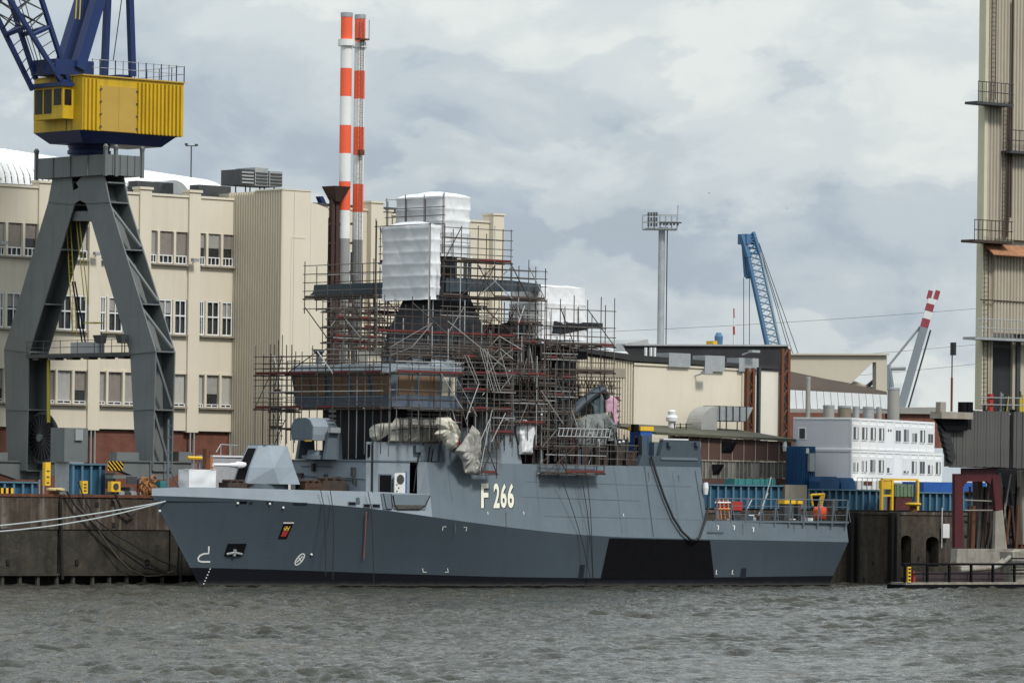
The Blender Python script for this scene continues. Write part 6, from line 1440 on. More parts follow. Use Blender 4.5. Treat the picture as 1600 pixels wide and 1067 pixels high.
for a, c, w, nm in ((966, 541, 10, 'round grey roof vent on the beige hall'),):
    x, z = hp(a, c, 44); v = thing('roof_vent', nm, 'vent', (x, 44, z - 3)); MB().pxz([(x + w * .07 * math.cos(t * math.pi / 10) * 1.6, z - .9 + 1.2 * math.sin(t * math.pi / 10)) for t in range(11)] + [(x - 1.1, z - 3), (x + 1.1, z - 3)], 44, 46).build('hood', galv, v)
for k, (a, b, t) in enumerate(((905, 935, 536), (925, 950, 543), (946, 975, 549))):
    x0, z0 = hp(a, t, 40); x1, _ = hp(b, t, 40); MB().pxz([(x0, z0 - 1.6), (x1, z0 - 1.9), (x1 - .4, z0 - .8), (x0 + (x1 - x0) * .4, z0)], 38, 42).build('roof_light', white_roof, None, label=('leftmost', 'middle', 'rightmost')[k] + ' of three white tent shaped roof lights on the hall', cat='roof light', group='roof lights on the hall')
beige_h = mat('beige hall sheet', (0.46, 0.42, 0.34), .8, var=.05, scale=.3)
brn_r = mat('brown hall roof', (0.115, 0.092, 0.075), .8, var=.1, scale=.4)
wb = mat('white translucent band', (0.62, 0.64, 0.65), .6, var=.06, scale=1.2)
gh = flat('gabled_hall', 'beige hall gable with triangular opening and brown roof', 'building', [([(1225, 554), (1386, 554), (1386, 616), (1369, 611), (1369, 566), (1364, 566), (1330, 599), (1225, 580)], 'gable_wall', beige_h, 0)], 78, .6)
MB().pxz([hp(1225, 552, 77.8), hp(1387, 552.5, 77.8), hp(1387, 555, 77.8), hp(1225, 554.5, 77.8)], 77.5, 85).build('gable_coping', beige_h, gh)
rod('gable_brace', P(1330, 598, 80), P(1369, 610, 80), .3, beige_h, gh); rod('gable_brace', P(1355, 604, 80), P(1369, 592, 80), .25, steel_d, gh)
MB().pxz([hp(1225, 578, 74), hp(1386, 612, 74), hp(1386, 617, 74), hp(1225, 609, 74)], 74, 77).build('roof', brn_r, gh)
nb = 14
for k in range(nb):
    a = 1232 + (1386 - 1232) * k / nb; b = 1232 + (1386 - 1232) * (k + 1) / nb - .8
    MB().pxz([hp(a, 609 + k * .55, 72), hp(b, 609.5 + k * .55, 72), hp(b + 2, 639, 72), hp(a + 2, 638.5, 72)], 72, 73).build('roof_glazing', wb, gh)
MB().pxz([hp(1225, 638, 71), hp(1388, 641, 71), hp(1388, 646, 71), hp(1225, 644, 71)], 71, 80).build('eaves', mat('grey eaves', (.24, .235, .22), .8), gh)
MB().pxz([hp(1225, 644, 70), hp(1388, 646, 70), hp(1388, 700, 70), hp(1225, 700, 70)], 70.5, 84).build('brick_wall', redbrick, gh)
sil = mat('silo grey', (0.30, 0.29, 0.27), .6, var=.1, scale=.3, streak=(.2, .17, .14), streak_amt=.5)
for k, (a, b, t, m, nm) in enumerate(((1259, 1266.5, 592, sil, 'thin grey vent pipe before the glazed roof'), (1286, 1304, 636, sil, 'leftmost low beige silo before the brick wall'), (1309, 1330, 637, mat('silo brown', (.2, .17, .13), .7, var=.1), 'broad brown silo in the row of low silos'), (1332, 1343, 638, galv, 'narrow blue grey silo in the row of low silos'), (1348, 1366, 638.5, galv, 'fourth low silo, pale grey with dark bands'), (1369, 1378, 639, sil, 'rightmost low silo beside the big silo'), (1386.5, 1406, 609, sil, 'big tall rust streaked silo right of the brown roof'))):
    x0, z = hp(a, t, 62); x1, _ = hp(b, t, 62); r_ = (b - a) / 2 * (572 / 8000); s = thing('silo', nm, 'silo', ((x0 + x1) / 2, 62, GZ), 'row of silos')
    MB().lathe((x0 + x1) / 2, 62, [(r_, GZ), (r_, z)], 20).build('shell', m, s, smooth=40); MB().lathe((x0 + x1) / 2, 62, [(r_ * 1.05, z + .002), (r_ * 1.05, z + .25)], 20).build('rim', galv, s, smooth=40)
for a, b, c in ((1317, 1329, 621), (1366, 1366.5, 622)):
    pass
flat('flat_roofed_hall', 'low brown brick hall behind the striped boom', 'building', [([(1404, 646), (1475, 647), (1475, 700), (1404, 700)], 'brick_wall', redbrick, 0), ([(1400, 637), (1475, 636), (1475, 647), (1400, 646)], 'roof', mat('grey eaves', (.2, .2, .2)), -.5)], 90, 10)

# ================================================================== light mast
Y = 560.0
b = W(1030, 700, Y); lm = thing('floodlight_mast', 'tall grey floodlight mast with railed lamp platform', 'mast', (b[0], b[1], GZ))
t = W(1030.5, 355, Y)
MB().tube((b[0], b[1], GZ), (b[0], b[1], t[2]), .42, 16, .36).build('shaft', galv, lm, smooth=40)
lx = .75; MB().tube((b[0] + lx * .6, b[1] - .4, GZ), (b[0] + lx * .6, b[1] - .4, t[2]), .07).build('ladder', steel_d, lm)
pa, pb = W(1004, 357, Y), W(1058, 357, Y)
ux = Vector(pb) - Vector(pa); dirx = ux.normalized(); diry = Vector((-dirx.y, dirx.x, 0))
def pf(u, v, z): p = Vector(pa) + ux * u + diry * v; return (p.x, p.y, z)
zp = pa[2]; f = MB(); f.hexa([pf(0, -1.2, zp - .15), pf(1, -1.2, zp - .15), pf(1, 1.2, zp - .15), pf(0, 1.2, zp - .15), pf(0, -1.2, zp), pf(1, -1.2, zp), pf(1, 1.2, zp), pf(0, 1.2, zp)]); f.build('platform', galv, lm)
for v in (-1.2, 1.2):
    for k in range(7): rod('rail_post', pf(k / 6, v, zp), pf(k / 6, v, zp + 1.45), .05, galv, lm)
    for z in (.7, 1.45): rod('handrail', pf(0, v, zp + z), pf(1, v, zp + z), .045, galv, lm)
for u in (.16, .24, .32, .39):
    for z in (.35, .95, 1.5): MB().hexa([pf(u - .03, -1.5, zp + z - .2), pf(u + .03, -1.5, zp + z - .2), pf(u + .03, -1.25, zp + z - .2), pf(u - .03, -1.25, zp + z - .2), pf(u - .03, -1.45, zp + z + .2), pf(u + .03, -1.45, zp + z + .2), pf(u + .03, -1.2, zp + z + .2), pf(u - .03, -1.2, zp + z + .2)]).build('lamp', steel_d, lm)
for u in (.5, .6, .7, .8, .9, 1.0): MB().hexa([pf(u - .03, -1.5, zp + .3), pf(u + .03, -1.5, zp + .3), pf(u + .03, -1.2, zp + .3), pf(u - .03, -1.2, zp + .3), pf(u - .03, -1.5, zp + .6), pf(u + .05, -1.5, zp + .7), pf(u + .05, -1.2, zp + .7), pf(u - .03, -1.2, zp + .6)]).build('lamp', steel_d, lm)
rod('boom_bar', pf(.5, -1.3, zp + .55), pf(1.12, -1.3, zp + .6), .07, steel_d, lm); rod('aerial', pf(1.0, 0, zp), pf(1.02, 0, zp + 2.6), .03, steel_d, lm)

# ================================================================== distant cranes
def lat_boom(root, A, B, w, d, n, mch, mlc, rr):
    A, B = Vector(A), Vector(B); ax = (B - A).normalized(); side = Vector((toH(1, 0, 0)[0] - toH(0, 0, 0)[0], toH(1, 0, 0)[1] - toH(0, 0, 0)[1], 0)).normalized()
    side = (side - ax * side.dot(ax)).normalized(); back = ax.cross(side)
    cs = [(-w / 2, -d / 2), (w / 2, -d / 2), (w / 2, d / 2), (-w / 2, d / 2)]
    def c(k, t): s = cs[k % 4]; return A.lerp(B, t) + side * s[0] + back * s[1]
    for k in range(4): rod('chord', c(k, 0), c(k, 1), rr * (2.2 if k in (0, 3) else 1.3), mch if k in (0, 3) else mlc, root)
    for k in range(4):
        for i in range(n):
            rod('lacing', c(k, i / n), c(k + 1, (i + 1) / n), rr * .6, mlc, root); rod('lacing', c(k + 1, i / n), c(k, (i + 1) / n), rr * .5, mlc, root)
    return c
blue_far = mat('hazed crane blue', (0.07, 0.165, 0.29), .6, var=.15, scale=.3)  # blue paled so the haze sits in the colour
blue_fl = mat('hazed lattice blue', (0.24, 0.34, 0.43), .6, var=.15, scale=.3)  # paler still, haze painted into the lattice
Y = 700.0
b0 = W(1230, 620, Y); bc = thing('blue_lattice_crane', 'distant blue lattice boom crane above the dark hall', 'crane', (b0[0], b0[1], GZ))
lat_boom(bc, W(1226, 620, Y), W(1178, 398, Y), 1.7, 1.7, 22, blue_far, blue_fl, .14)
lat_boom(bc, W(1178, 400, Y), W(1168, 366, Y), 1.6, 1.6, 4, blue_far, blue_far, .2)
p = W(1168, 372, Y); MB().box(p[0] - 1.0, p[0] + .8, p[1] - .9, p[1] + .9, p[2] - .9, p[2] + .5).build('boom_head', blue_far, bc)
for a, b in (((1160, 366), (1165, 433)), ((1164, 366), (1169, 433)), ((1165, 433), (1176, 432))): rod('fly_jib', W(*a, Y), W(*b, Y), .25, blue_far, bc)
for a, b in (((1162, 434), (1162, 620)), ((1171, 434), (1171, 620)), ((1182, 370), (1241, 560)), ((1184, 378), (1236, 560)), ((1186, 380), (1255, 575))): rod('hoist_rope', W(*a, Y), W(*b, Y), .05, steel_d, bc)
Y = 640.0
p = W(1121, 540, Y); yc_ = thing('distant_cab', 'small yellow and blue crane cab peeping over the dark roof', 'crane', (p[0], p[1], GZ))
q = W(1116, 533, Y); MB().box(q[0] - .8, q[0] + .9, q[1] - .6, q[1] + .6, GZ, q[2]).build('cab', yellow, yc_)
q2 = W(1123, 526, Y); MB().lathe(q2[0], q2[1], [(.35, GZ), (.5, q2[2] - 1), (.55, q2[2]), (.3, q2[2] + .5)], 12).build('winch', blue_far, yc_)
Y = 760.0
p = W(1147, 560, Y); an = thing('distant_aerial_mast', 'thin distant red and white aerial mast', 'mast', (p[0], p[1], GZ))
for k, (a, b) in enumerate(((545, 523), (523, 510), (510, 497), (497, 482))): rod('section', W(1147, a, Y), W(1146.6, b, Y), .16 if k < 2 else .1, (offw, red_p, offw, red_p)[k], an)
rod('section', (W(1147, 545, Y)[0], W(1147, 545, Y)[1], GZ), W(1147, 545, Y), .16, offw, an)
Y = 660.0
b0 = W(1398, 690, Y); sb = thing('striped_boom_crane', 'distant grey crane boom with red and white striped tip', 'crane', (b0[0], b0[1], GZ))
A, B = Vector(W(1404, 650, Y)), Vector(W(1459, 458, Y)); g660 = mat('distant boom grey', (.21, .24, .265), .6, var=.1, scale=.3)
red_far = mat('distant red', (.26, .045, .06), .6); 
def bt(t): return A.lerp(B, t)
for t0, t1, m in ((-.25, .72, g660), (.72, .79, red_far), (.79, .85, offw), (.85, .91, red_far), (.91, .95, offw)):
    a, b = bt(t0), bt(t1); beam('boom_section', a, b, 1.15, 1.0, m, sb)
for d in (-.45, .45):
    a = bt(.95) + Vector((d * A2[0], -d * A2[1], 0)); b = bt(1.02) + Vector((d * A2[0] * 1.1, -d * A2[1], 0)); beam('boom_fork', a, b, .38, .6, red_far, sb)
rod('aerial', bt(1.0), bt(1.0) + Vector((.3, 0, 1.4)), .05, offw, sb)
rod('boom_rail', bt(-.2) + Vector((.75, -.6, 0)), bt(.7) + Vector((.75, -.6, 0)), .12, steel_d, sb)
for a, b in (((1386, 573), (1437, 510)), ((1390, 571), (1438, 512)), ((1389, 576), (1415, 575))): rod('stay', W(*a, Y), W(*b, Y), .09 if a[1] < 575 else .3, galv, sb)
for a, b in (((1388, 570), (1393, 605)), ((1386, 572), (1386, 610))): rod('gantry', W(*a, Y), W(*b, Y), .35, g660, sb)
q = W(1387, 640, Y); block('winch_house', q[0] - 2, q[0] + 2, q[1] - 2, q[1] + 2, GZ, q[2], g660, sb)
# power lines across the right of the sky
pl = thing('power_lines', 'faint sagging power lines crossing the sky behind the cranes', 'power line', W(1300, 560, 900))
for a, b in (((640, 528), (1750, 462)), ((760, 585), (1750, 515)), ((1000, 606), (1750, 540))): MB().path(sag(W(*a, 900), W(*b, 900), 1.2), .038, 4).build('cable', steel_d, pl)
# birds
for px, py, w, nm in ((1109, 302, 3.0, 'larger dark bird gliding in the grey sky'), (1230, 326, 2.0, 'smaller distant bird right of the gliding one')):
    p = Vector(W(px, py, 420)); k = w * 420 / 8000; f = MB()
    f.add([p + Vector((0, 0, 0)), p + Vector((k, 0, k * .5)), p + Vector((k * .5, .05, k * .1)), p + Vector((-k, 0, k * .45)), p + Vector((-k * .5, .05, k * .05)), p + Vector((0, 0, -k * .4))], [(0, 1, 2), (0, 3, 4), (0, 2, 5), (0, 5, 4)])
    f.build('bird', steel_d, None, fix=False, label=nm, cat='bird')

# ================================================================== right edge: dock tower, ribbed fender block, red portal, pontoon
YT = -12.0
tower_c = mat('tower cream sheet', (0.42, 0.375, 0.30), .65, var=.05, scale=.5, streak=(.30, .25, .19), streak_amt=.5)
tw_e = mat('tower edge cream', (0.55, 0.52, 0.38), .6, var=.05, scale=.5)
dt = thing('dock_tower', 'tall cream corrugated dock tower with caged ladder at right edge', 'tower', (hp(1570, 500, YT)[0], YT, 0))
def corr(pa, pb, ptop, pbot, y, m, name, step=.42, parent=dt):
    xa, xb = hp(pa, 300, y)[0], hp(pb, 300, y)[0]; zt_, zb_ = hp(pa, ptop, y)[1], hp(pa, pbot, y)[1]; n = max(2, int((xb - xa) / step)); f = MB()
    for k in range(n):
        x = xa + (xb - xa) * k / n; w = (xb - xa) / n
        f.prism([(x + .02 * w, y + .15, zb_), (x + .2 * w, y, zb_), (x + .6 * w, y, zb_), (x + .78 * w, y + .15, zb_)], [(x + .02 * w, y + .15, zt_), (x + .2 * w, y, zt_), (x + .6 * w, y, zt_), (x + .78 * w, y + .15, zt_)])
    f.box(xa, xb, y + .151, y + .5, zb_, zt_); return f.build(name, m, parent)
xe0 = hp(1531, 400, YT)[0]
MB().box(xe0 + .35, xe0 + .8, YT - .1, YT + .75, hp(1535, 640, YT)[1], 56).build('corner_trim', tw_e, dt)
corr(1537, 1640, -40, 372, YT, tower_c, 'corrugated_cladding')
corr(1556, 1640, 398, 520, YT - .3, tower_c, 'corrugated_cladding')
corr(1537, 1556, 372, 640, YT, tower_c, 'corrugated_cladding')
xa, za = hp(1549, 382, YT - 1.2); MB().prism([(xa, YT - 1.5, za - .9), (xa + 6, YT - 1.5, za - .9), (xa + 6, YT - .2, za + .1), (xa, YT - .2, za + .1)], [(xa, YT - 1.5, za - 1.0), (xa + 6, YT - 1.5, za - 1.0), (xa + 6, YT - .2, za), (xa, YT - .2, za)]).build('rusty_canopy', mat('rusty canopy', (.30, .14, .07), .8, var=.3, scale=1.5), dt)
MB().box(hp(1556, 600, YT)[0], hp(1720, 600, YT)[0], YT + .8, YT + 1.4, hp(1556, 645, YT)[1], hp(1556, 526, YT)[1]).build('dark_opening', dk_fac, dt)
for px in (1583, 1640): x, z = hp(px, 600, YT + 1); block('opening_column', x - .25, x + .25, YT + .3, YT + .75, hp(px, 650, YT)[1], hp(px, 520, YT)[1], steel_d, dt)
MB().box(hp(1592, 300, YT)[0], hp(1640, 300, YT)[0], YT + .52, YT + 4.6, hp(1592, 640, YT)[1], 55).build('tower_body', tower_c, dt)
MB().box(hp(1590, 690, YR)[0], hp(1660, 690, YR)[0], YR + .82, YR + 4.6, hp(1500, 729, YR)[1], hp(1500, 646, YR)[1]).build('core', dk_fac, dt) if False else None
def balcony(pa, pb, pfloor, prail, y, m=steel_d):
    xa, xb = hp(pa, pfloor, y)[0], hp(pb, pfloor, y)[0]; zf_, zr_ = hp(pa, pfloor, y)[1], hp(pa, prail, y)[1]
    MB().box(xa, xb, y, y + 1.6, zf_ - .25, zf_).build('balcony_floor', m, dt)
    n = max(3, int((xb - xa) / .55))
    for k in range(n + 1): x = xa + .15 + (xb - xa - .3) * k / n; rod('rail_post', (x, y, zf_), (x, y, zr_), .045, m, dt)
    for t in (.5, 1): rod('handrail', (xa + .1, y, zf_ + (zr_ - zf_) * t), (xb, y, zf_ + (zr_ - zf_) * t), .045, m, dt)
balcony(1527, 1584, 158, 127, YT - 1.5); balcony(1521, 1582, 374, 343, YT - 1.5, sc_dark); balcony(1524, 1640, 526, 498, YT - 1.5, galv); balcony(1579, 1640, 235, 203, YT - 1.2)
def ladder(pts, y):
    for a, b in zip(pts[:-1], pts[1:]):
        for dx in (-.28, .28): A_ = P(*a, y); B_ = P(*b, y); rod('ladder_rail', (A_[0] + dx, y, A_[2]), (B_[0] + dx, y, B_[2]), .05, sc_dark, dt)
        f = MB(); A_, B_ = Vector(P(*a, y)), Vector(P(*b, y)); n = int((A_ - B_).length / .42)
        for k in range(n): p = A_.lerp(B_, k / n); f.tube((p.x - .28, y, p.z), (p.x + .28, y, p.z), .03, 4)
        f.build('ladder_rungs', sc_dark, dt, kind='stuff')
ladder([(1554, -30), (1552, 156)], YT - .35); ladder([(1572, 160), (1569, 372)], YT - .35); ladder([(1541, 378), (1540, 640)], YT - .5)
for px, pa, pb in ((1583, 0, 340), (1578, 160, 370)): rod('cable_duct', P(px, pa, YT - .25), P(px - 4, pb, YT - .25), .11, sc_dark, dt)
rod('stain_band', P(1532, 468, YT - .35), P(1640, 475, YT - .35), .06, sc_dark, dt)

YR = -13.5
rib_m = mat('weathered shaded ribbed steel', (0.075, 0.074, 0.07), .8, var=.4, scale=.8, streak=(.16, .155, .145), streak_amt=.6, spots=(.035, .034, .032), spot_amt=.7)  # weathered, and darkened to paint the tower's shade
fb = thing('ribbed_fender_block', 'weathered grey ribbed timber fender block over the red portal', 'fender', (hp(1530, 690, YR)[0], YR, 6))
def ribwall(pa, pb, pt, pb2, y):
    xa, xb = hp(pa, 690, y)[0], hp(pb, 690, y)[0]; zt_, zb_ = hp(pa, pt, y)[1], hp(pa, pb2, y)[1]; n = max(1, round((xb - xa) / .42))
    rg = random.Random(int(pa))
    for k in range(n):
        x = xa + (xb - xa) * k / n; w = (xb - xa) / n; d = rg.uniform(0, .07)
        block('plank', x + .015, x + w - .015, y - d, y + .4, zb_ + rg.uniform(-.03, .03), zt_ + rg.uniform(-.03, .03), rib_m, fb)
ribwall(1480, 1517, 670, 729, YR); ribwall(1517, 1577, 641, 729, YR); ribwall(1583, 1660, 643, 731, YR)
MB().box(hp(1486, 690, YR + .5)[0], hp(1660, 690, YR + .5)[0], YR + .45, YR + .8, hp(1500, 730, YR)[1], hp(1500, 645, YR)[1]).build('core', dk_fac, fb)
x0, z1 = hp(1469, 643, YR - 1); x1, z0 = hp(1518, 655, YR - 1)
MB().box(x0, x1, YR - 1.2, YR + .3, z0, z1).build('platform', mat('rusty pale beam', (.30, .27, .23), .8, var=.2, scale=1, spots=(.3, .1, .04), spot_amt=.8), fb)
x2, z2 = hp(1478, 672, YR - 1); MB().pxz([(x0 + .1, z0 - .01), (x1 - .1, z0 - .01), (x1 - .1, z2), (x2 + .5, z2)], YR - .6, YR - .01).build('bracket', black_p, fb)
for px, w in ((1470, .5), (1504, .4), (1513, .45)): x, z = hp(px, 628, YR - .8); MB().box(x - w / 2, x + w, YR - 1, YR - .4, z1 + .003, z).build('bitt', black_p if px > 1480 else mat('rusty pale beam', (0, 0, 0)), fb)
f = MB()
for k in range(6):
    a = hp(1471 + k * 2.2, 664 + k * 9, YR - .4); f.tube((a[0] + .5, YR - .35, a[1] - .2), (a[0] + .5, YR + .1, a[1] - .25), .55, 14)
f.build('tyre_fenders', dark_rope, fb, kind='stuff')
x, z = hp(1488, 535, YR - .5); z0_ = hp(1487, 643, YR - .5)[1]; zm_ = hp(1487, 590, YR - .5)[1]
ps = thing('signal_post', 'slim dark post with box head on the fender platform', 'post', (x, YR - .5, z0_))
rod('lower_shaft', (x, YR - .5, z0_), (x, YR - .5, zm_), .12, rust, ps); rod('upper_shaft', (x, YR - .5, zm_), (x, YR - .5, z), .07, steel_d, ps); zz = hp(1488, 555, YR - .5)[1]; block('box_head', x - .05, x + .33, YR - .7, YR - .3, zz, z, dark_rope, ps)
# gear on top of the block
for k in range(16):
    rg = random.Random(50 + k); px = rg.uniform(1535, 1600); y = YR + rg.uniform(.6, 2); x, zb_ = hp(px, 642, y); h = rg.uniform(.5, 1.9)
    rod('deck_gear', (x, y, zb_ - .2), (x + rg.uniform(-.3, .3), y, zb_ + h), rg.uniform(.04, .16), rg.choice((galv, rust, steel_d, ylw, steel_d)), fb)
for z in (621, 632): rod('handrail', P(1531, z, YR + .2), P(1600, z + 1, YR + .2), .05, galv, fb)
x, z = hp(1548, 627, YR + .4); block('red_locker', x - .2, x + .25, YR + .3, YR + .6, z - 1, z + .7, red_p, fb)
# red and white portal legs
pr = thing('portal_leg_frame', 'dark red steel portal frame standing on a white base', 'portal', (hp(1530, 850, YR)[0], YR, 2))
crim = mat('shaded crimson paint', (0.06, 0.008, 0.012), .6, var=.2, scale=.7, streak=(.10, .012, .016), streak_amt=.5)  # red darkened to paint the shade of the tower
wht = mat('dirty shaded white paint', (0.25, 0.235, 0.205), .7, var=.2, scale=.7, streak=(.13, .09, .06), streak_amt=.7, spots=(.12, .08, .05), spot_amt=.6)  # dirty white, its base darkened as painted tower shade
H_ = lambda a, b: hp(a, b, YR + .6)
MB().pxz([H_(1492, 740), H_(1505, 740), H_(1505, 856), H_(1492, 856)], YR + .6, YR + .95).build('portal_leg', crim, pr)
MB().pxz([H_(1550, 740), H_(1562, 740), H_(1567, 796), H_(1556, 798)], YR + .6, YR + .95).build('portal_leg', crim, pr)
MB().pxz([H_(1556, 798.3), H_(1567, 796.3), H_(1574, 860), H_(1555, 860)], YR + .62, YR + .95).build('portal_leg', wht, pr)
MB().pxz([H_(1505.2, 731), H_(1560, 731), H_(1550, 745), H_(1548, 757), H_(1542, 752), H_(1512, 752), H_(1505.2, 760)], YR + .6, YR + .95).build('portal_head', crim, pr)
MB().pxz([H_(1490, 857), H_(1660, 857), H_(1660, 884), H_(1488, 884)], YR + .1, YR + .9).build('base', wht, pr)
for a, b in (((1507, 781), (1555, 783)), ((1507, 797), (1556, 797))): rod('rail', P(*a, YR + 1), P(*b, YR + 1), .06, wht, pr)
for a, b, r_ in (((1562, 740), (1576, 850), .14), ((1580, 740), (1560, 855), .08), ((1596, 735), (1598, 850), .5), ((1527, 735), (1529, 850), .55), ((1545, 790), (1533, 856), .1), ((1552, 800), (1543, 856), .1), ((1600, 735), (1585, 850), .1)):
    rod('strut', P(*a, YR + 3), P(*b, YR + 3), r_, (wht, sc_dark, wht)[int(r_ * 100) % 3], pr)
MB().pxz([hp(1540, 850, YR + 4), hp(1560, 760, YR + 4), hp(1568, 765, YR + 4), hp(1553, 852, YR + 4)], YR + 4, YR + 4.6).build('inclined_plate', crim, pr)
for k in range(26):   # cluttered undercroft behind the portal
    rg = random.Random(700 + k); px = rg.uniform(1512, 1610); y = YR + rg.uniform(2.0, 5.0); x, zt_ = hp(px, rg.choice((735, 760, 790, 820)), y); zb_ = hp(px, 858, y)[1]
    rod('undercroft_bar', (x, y, zb_), (x + rg.uniform(-.8, .8), y, zt_), rg.uniform(.05, .22), rg.choice((sc_dark, rust, steel_d, wht, black_p)), pr)
for pz_ in (770, 815, 838): rod('undercroft_beam', P(1508, pz_, YR + 4.5), P(1640, pz_ + 1, YR + 4.5), .16, sc_dark, pr)
MB().box(hp(1545, 800, YR + 5.5)[0], hp(1700, 800, YR + 5.5)[0], YR + 5.3, YR + 5.6, hp(1560, 860, YR + 5.5)[1], hp(1560, 728, YR + 5.5)[1]).build('undercroft_wall', dk_fac, pr)
# pontoon
pn = thing('pontoon', 'dark low pontoon with railing and pipes at right foreground', 'pontoon', (hp(1500, 920, YR - 4)[0], YR - 4, 0))
x0, z1 = hp(1412, 911, YR - 4); x1 = hp(1720, 911, YR - 4)[0]
MB().box(x0, x1, YR - 4, YR - 1.9, -.6, z1 - .12).build('hull', black_p, pn)
MB().box(x0 + .4, x1, YR - 3.9, YR - 1.95, z1 - .118, z1 + .08).build('deck', mat('pontoon deck', (.24, .22, .18), .8, var=.3, scale=1.5, spots=(.1, .07, .05), spot_amt=.6), pn)
x2 = hp(1414, 890, YR - 3.7)[0]; zr_ = hp(1402, 881, YR - 3.7)[1]
for k in range(6): x = x2 + k * (x1 - x2) / 9; block('rail_post', x - .1, x + .1, YR - 3.8, YR - 3.6, z1 + .08, zr_, black_p, pn)
rod('handrail', (x2 - .3, YR - 3.7, zr_), (x1, YR - 3.7, zr_), .11, black_p, pn); rod('handrail', (x2, YR - 3.7, (zr_ + z1) / 2), (x1, YR - 3.7, (zr_ + z1) / 2), .06, black_p, pn)
MB().box(hp(1424, 900, YR - 3)[0], hp(1567, 900, YR - 3)[0], YR - 3.2, YR - 2.6, z1 + .09, hp(1450, 893, YR - 3)[1]).build('coaming', mat('purple brown coaming', (.045, .03, .034), .7, var=.2), pn)
x, z = hp(1420, 885, YR - 3.9)
yp_ = MB().box(x - .2, x + .2, YR - 4.0, YR - 3.81, z1 + .1, z).build('warning_post', yellow, pn)
for k in range(4): zz = z1 + .25 + k * (z - z1 - .2) / 4; block('warning_mark', x - .14, x + .14, YR - 4.03, YR - 4.003, zz, zz + .14, black_p, yp_)
for dy, r_ in ((0, .22), (.9, .22)):
    pts = [(1500, 891 - dy * 4), (1553, 887 - dy * 4), (1562, 883 - dy * 4), (1578, 870 - dy * 5), (1586, 866 - dy * 5), (1620, 866 - dy * 5)]
    MB().path([P(a, b, YR - 2.2 + dy) for a, b in pts], r_, 10).build('pipe', wht, pn, smooth=40)
x, z = hp(1428, 903, YR - 3.5); MB().lathe(x, YR - 3.5, [(.12, z1 + .1), (.12, z + .3), (.02, z + .7)], 10).build('marker_cone', red_p, pn)
for px in (1496, 1503, 1510): x, z = hp(px, 880, YR - .5); MB().box(x - .2, x + .3, YR - .6, YR - .2, z - .15, z + .05).build('fitting', rust, pn)
MB().box(hp(1582, 890, YR - 2.6)[0], hp(1700, 890, YR - 2.6)[0], YR - 2.6, YR - 1, z1 + .09, hp(1582, 862, YR - 2.6)[1]).build('valve_box', wht, pn)
for z in (872, 880, 890): rod('valve_rail', P(1580, z, YR - 2.9), P(1620, z, YR - 2.9), .07, black_p, pn)
bd = thing('white_notice_board', 'small white board on the brick quay beside the portal', 'board', (hp(1478, 820, QY - .4)[0], QY - .4, 6))
x0, z1 = hp(1473, 818, QY - .4); x1, z0 = hp(1483, 840, QY - .4); block('board', x0, x1, QY - .45, QY - .4, z0, z1, offw, bd); rod('board_post', (x0, QY - .3, z0 - 1), (x0, QY - .3, z1 + 1.6), .05, offw, bd)
# ================================================================== small things along the quay
def bollard(px, py, y, label, m=yellow, s=1.0):
    x, z = hp(px, py, y); b = thing('bollard', label, 'bollard', (x, y, GZ), 'yellow mooring bollards')
    MB().lathe(x, y, [(.42 * s, GZ - .2), (.34 * s, z - .35)], 14).build('post', rust, b, smooth=40)
    MB().lathe(x, y, [(.5 * s, z - .34), (.8 * s, z - .2), (.8 * s, z - .05), (.5 * s, z)], 18).build('cap', m, b, smooth=40)
bollard(1427, 785, QY + .6, 'yellow capped bollard on the brick quay')
bollard(87, 762, QY + .5, 'pale yellow capped bollard on the concrete quay holding hoses', mat('pale yellow', (.62, .5, .22), .6))
for px, py, h, nm in ((73, 722, 2.0, 'yellow control box hung on the crane sill'), (131, 751, 1.1, 'yellow upright marker post before the blue wall')):
    x, z = hp(px, py, 11.8); b = thing('yellow_box', nm, 'box', (x, 11.8, z - h), 'yellow boxes by the crane')
    MB().box(x - .28, x + .28, 11.6, 12.0, z - h, z).build('body', yellow, b)
    for k in range(3): block('panel', x - .15, x + .15, 11.57, 11.597, z - h + .2 + k * h / 4, z - h + .3 + k * h / 4, steel_d, b)
# hazard board
hz = thing('hazard_board', 'black and yellow striped warning board beside the blue wall', 'board', (hp(180, 728, 12)[0], 12, GZ))
x0, z1 = hp(169, 720, 11.7); x1, z0 = hp(192, 735, 11.7); 
MB().box(x0, x1, 11.7, 11.76, z0, z1).build('plate', yellow, hz)
w = (x1 - x0); h = z1 - z0
for k in range(6):
    a = x0 - h + (w + h) * k / 6; q = []
    s0, s1 = a, a + .24
    pts = [(s0, z0), (s1, z0), (s1 + h, z1), (s0 + h, z1)]
    # clip to the plate, mirrored so the stripes run down to the right
    poly = [(x1 - (p - x0), z) for p, z in pts]
    def clip(poly, xlim, keep):
        out = []
        for i in range(len(poly)):
            p, n_ = poly[i], poly[(i + 1) % len(poly)]; ip, in_ = keep(p[0]), keep(n_[0])
            if ip: out.append(p)
            if ip != in_: t = (xlim - p[0]) / (n_[0] - p[0]); out.append((xlim, p[1] + (n_[1] - p[1]) * t))
        return out
    poly = clip(clip(poly, x0, lambda v: v >= x0), x1, lambda v: v <= x1) if poly else []
    if len(poly) > 2: MB().pxz(poly, 11.68, 11.699).build('stripe', black_p, hz)
rod('board_post', ((x0 + x1) / 2, 11.8, GZ), ((x0 + x1) / 2, 11.8, z0 + .1), .07, steel_d, hz)
hz2 = thing('hazard_kerb', 'low black and yellow striped kerb at the far left', 'kerb', (hp(8, 764, 10.4)[0], 10.4, GZ))
x0, z1 = hp(0, 762, 10.4); x1, z0 = hp(18, 768, 10.4)
